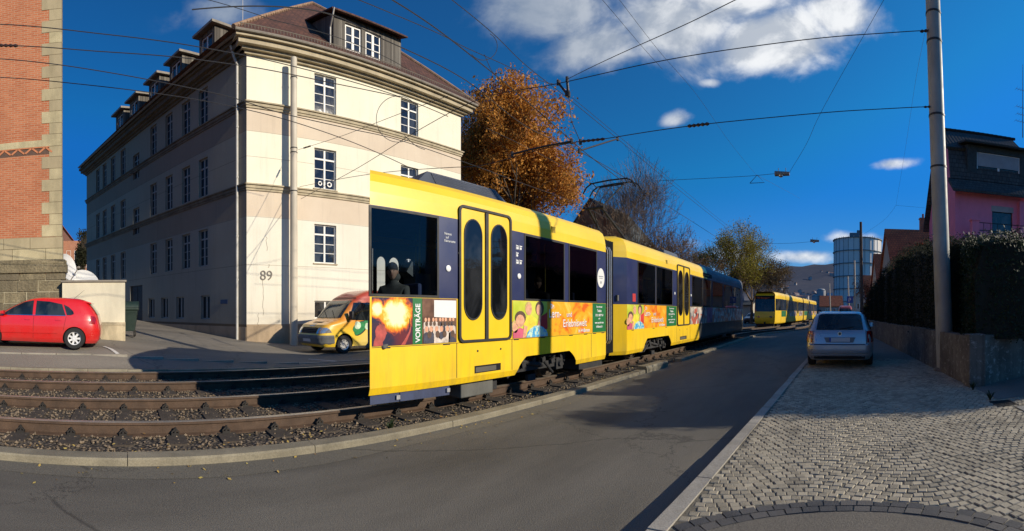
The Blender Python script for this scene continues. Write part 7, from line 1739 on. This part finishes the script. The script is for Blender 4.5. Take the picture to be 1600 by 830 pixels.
tree('bare_tree', 'tall bare tree behind the pantograph', (-18.2, 38.6, 0), 17.6, .80, .38, None, 0, .1, 7, m_bark2, seed=4, up=.35, split=3, rmin=.02, zscale=.66, L0f=.42)
tree('bare_tree', 'smaller bare tree with a few russet leaves right of the pantograph', (-14.5, 40.5, 0), 10.8, .85, .22, leafmat('brown_leaves', (.20, .10, .035), (.34, .19, .06)), 6500, .06, 6, m_bark2, seed=9, up=.4)
tree('yellow_green_tree', 'yellow-green autumn tree above the roof of the second tram car', (-10.6, 50.5, 0), 12.4, .85, .26, leafmat('olive_leaves', (.17, .155, .02), (.42, .36, .05)), 34000, .075, 6, m_bark2, seed=21, up=.4, clump=1.2)
tree('bare_tree', 'dark bare tree with thin brown foliage just left of the second tram', (-9.8, 58, 0), 10.0, .8, .22, leafmat('dull_leaves', (.09, .06, .025), (.17, .12, .045)), 26000, .075, 6, m_bark2, seed=31, up=.35)
tree('bare_tree', 'dark leafless tree further behind the second tram', (-9.0, 72, 0), 9.6, .8, .2, leafmat('dull_leaves_b', (.09, .06, .025), (.15, .11, .05)), 12000, .08, 6, m_bark2, seed=37, up=.35)
tree('street_tree', 'small dark tree in front of the brick school', (-74.0, -7.6, 1.3), 14.0, .5, .25, leafmat('dark_leaves', (.018, .02, .010), (.05, .05, .02)), 9000, .2, 5, seed=41, up=.9, zscale=.45)
def hedge(name, lab, boxes, leafm, n, lsize, top_light=None, seed=3, cat='hedge'):
    """boxes: (x0,x1,y0,y1,z0, z1 at y0, z1 at y1); dark core with leaves on every side"""
    rg = random.Random(seed); b_ = boxes[0]; T_ = thing(name, lab, cat, ((b_[0]+b_[1])/2, b_[2], 0)); core = MB(); lf = MB(); areas = []
    for (x0, x1, y0, y1, z0, za, zb_) in boxes:
        nx_, ny_ = 4, max(2, int((y1-y0)/.5)); 
        rings = []
        for j in range(ny_+1):
            y_ = lerp(y0, y1, j/ny_); zt = lerp(za, zb_, j/ny_); w_ = rg.uniform(-.08, .08); hh = zt+rg.uniform(-.12, .12)
            rings.append([(x0+.12+w_, y_, z0), (x0+.1+w_, y_, lerp(z0, hh, .6)), (x0+.28, y_, hh-.15), (x1-.28, y_, hh-.12), (x1-.1, y_, lerp(z0, hh, .6)), (x1-.12, y_, z0)])
        core.loft(rings); areas.append(((x1-x0)+(y1-y0)*2)*(za-z0)+(x1-x0)*(y1-y0))
    tot_ = sum(areas)
    for bx_, ar_ in zip(boxes, areas):
        x0, x1, y0, y1, z0, za, zb_ = bx_
        for i in range(int(n*ar_/tot_)):
            f_ = rg.random(); yy_ = rg.uniform(y0, y1); zt = lerp(za, zb_, (yy_-y0)/(y1-y0))
            lum = math.sin(yy_*2.3+seed)*.10+math.sin(yy_*5.1)*.06
            if f_ < .34: p = Vector((x0+lum*.8+rg.gauss(0,.05), yy_, rg.uniform(z0, zt)))
            elif f_ < .62: xx = rg.uniform(x0, x1); p = Vector((xx, y0+rg.gauss(0,.06)+.08*math.sin(xx*3), rg.uniform(z0, za)))
            elif f_ < .92: xx = rg.uniform(x0, x1); p = Vector((xx, yy_, zt+rg.gauss(0,.07)+.1*math.sin(xx*4+yy_*2)))
            else: p = Vector((x1+rg.gauss(0,.05), yy_, rg.uniform(z0, zt)))
            p += Vector((rg.gauss(0,.04), rg.gauss(0,.04), rg.gauss(0,.05)))
            s_ = lsize*rg.uniform(.6, 1.3); u = Vector((rg.gauss(0,1), rg.gauss(0,1), rg.gauss(0,1))).normalized(); w_ = u.orthogonal().normalized()
            lf.add([p-u*s_, p-w_*s_*.5, p+u*s_, p+w_*s_*.5], [(0,1,2,3)], 0, max(.01, rg.random()))
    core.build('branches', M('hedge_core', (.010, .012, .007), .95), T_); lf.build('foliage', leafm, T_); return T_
m_hl = leafmat('hedge_leaves', (.010, .016, .007), (.024, .034, .013), .9); m_hl2 = leafmat('laurel_leaves', (.016, .028, .011), (.045, .07, .025), .6)
hedge('hedge', 'tall dark clipped hedge on the garden wall beside the pavement', [(2.95, 4.6, 11.0, 17, .9, 3.45, 3.9), (2.95, 4.6, 17, 24, .9, 3.9, 3.6), (3.0, 4.6, 24, 31, .9, 3.5, 2.9)], m_hl, 60000, .034)
hedge('hedge', 'loose evergreen hedge with glossy tips in front of the pink house', [(2.86, 4.2, 8.35, 8.95, 1.0, 3.0, 3.1), (3.45, 8.5, 8.95, 11.2, .9, 3.1, 3.25)], m_hl2, 36000, .036, seed=8)
hedge('hedge', 'dark hedge further down the right pavement beneath the red roofs', [(4.2, 5.4, 38, 50, .0, 2.6, 2.4), (5.2, 6.2, 52, 66, 0, 2.2, 2.2)], m_hl, 9000, .08, seed=12)
tree('added_shade_tree', 'dark evergreen tree added unseen behind the pink house to shade the tram', (14.0, 38, 0), 10.5, .5, .25, leafmat('evergreen', (.010, .018, .008), (.025, .04, .016)), 16000, .16, 5, seed=61, up=.7)  # added hidden tree, placed to cast shade on the tram's rear
tree('garden_tree', 'reddish shrub tree beside the tall wooden pole', (4.6, 42, 0), 4.6, .9, .1, leafmat('red_leaves', (.14, .03, .02), (.24, .07, .04)), 6000, .06, 4, seed=51, up=.4)
# weeds at the wall foot
def weed(p, lab, seed):
    rg = random.Random(seed); mb = MB()
    for i in range(26):
        a = rg.random()*6.28; l_ = rg.uniform(.05, .16); b_ = Vector(p); tip = b_+Vector((math.cos(a)*l_*.8, math.sin(a)*l_*.8, l_)); m_ = b_.lerp(tip, .6)+Vector((0,0,.03)); w_ = Vector((-math.sin(a), math.cos(a), 0))*.009
        mb.add([b_-w_, b_+w_, m_+w_, m_-w_, tip], [(0,1,2,3), (3,2,4)], 0, rg.random())
    o = mb.build('weed', m_hl2, origin=p); tag(o, lab, 'plant', 'weeds growing in the paving')
weed((2.66, 7.72, PZ), 'small green weed at the foot of the garden wall corner', 1); weed((-4.78, 3.2, .0), 'small yellow-green weed beside the track kerb', 2); weed((2.6, 6.7, PZ), 'small weed beside the iron drain grate', 3)
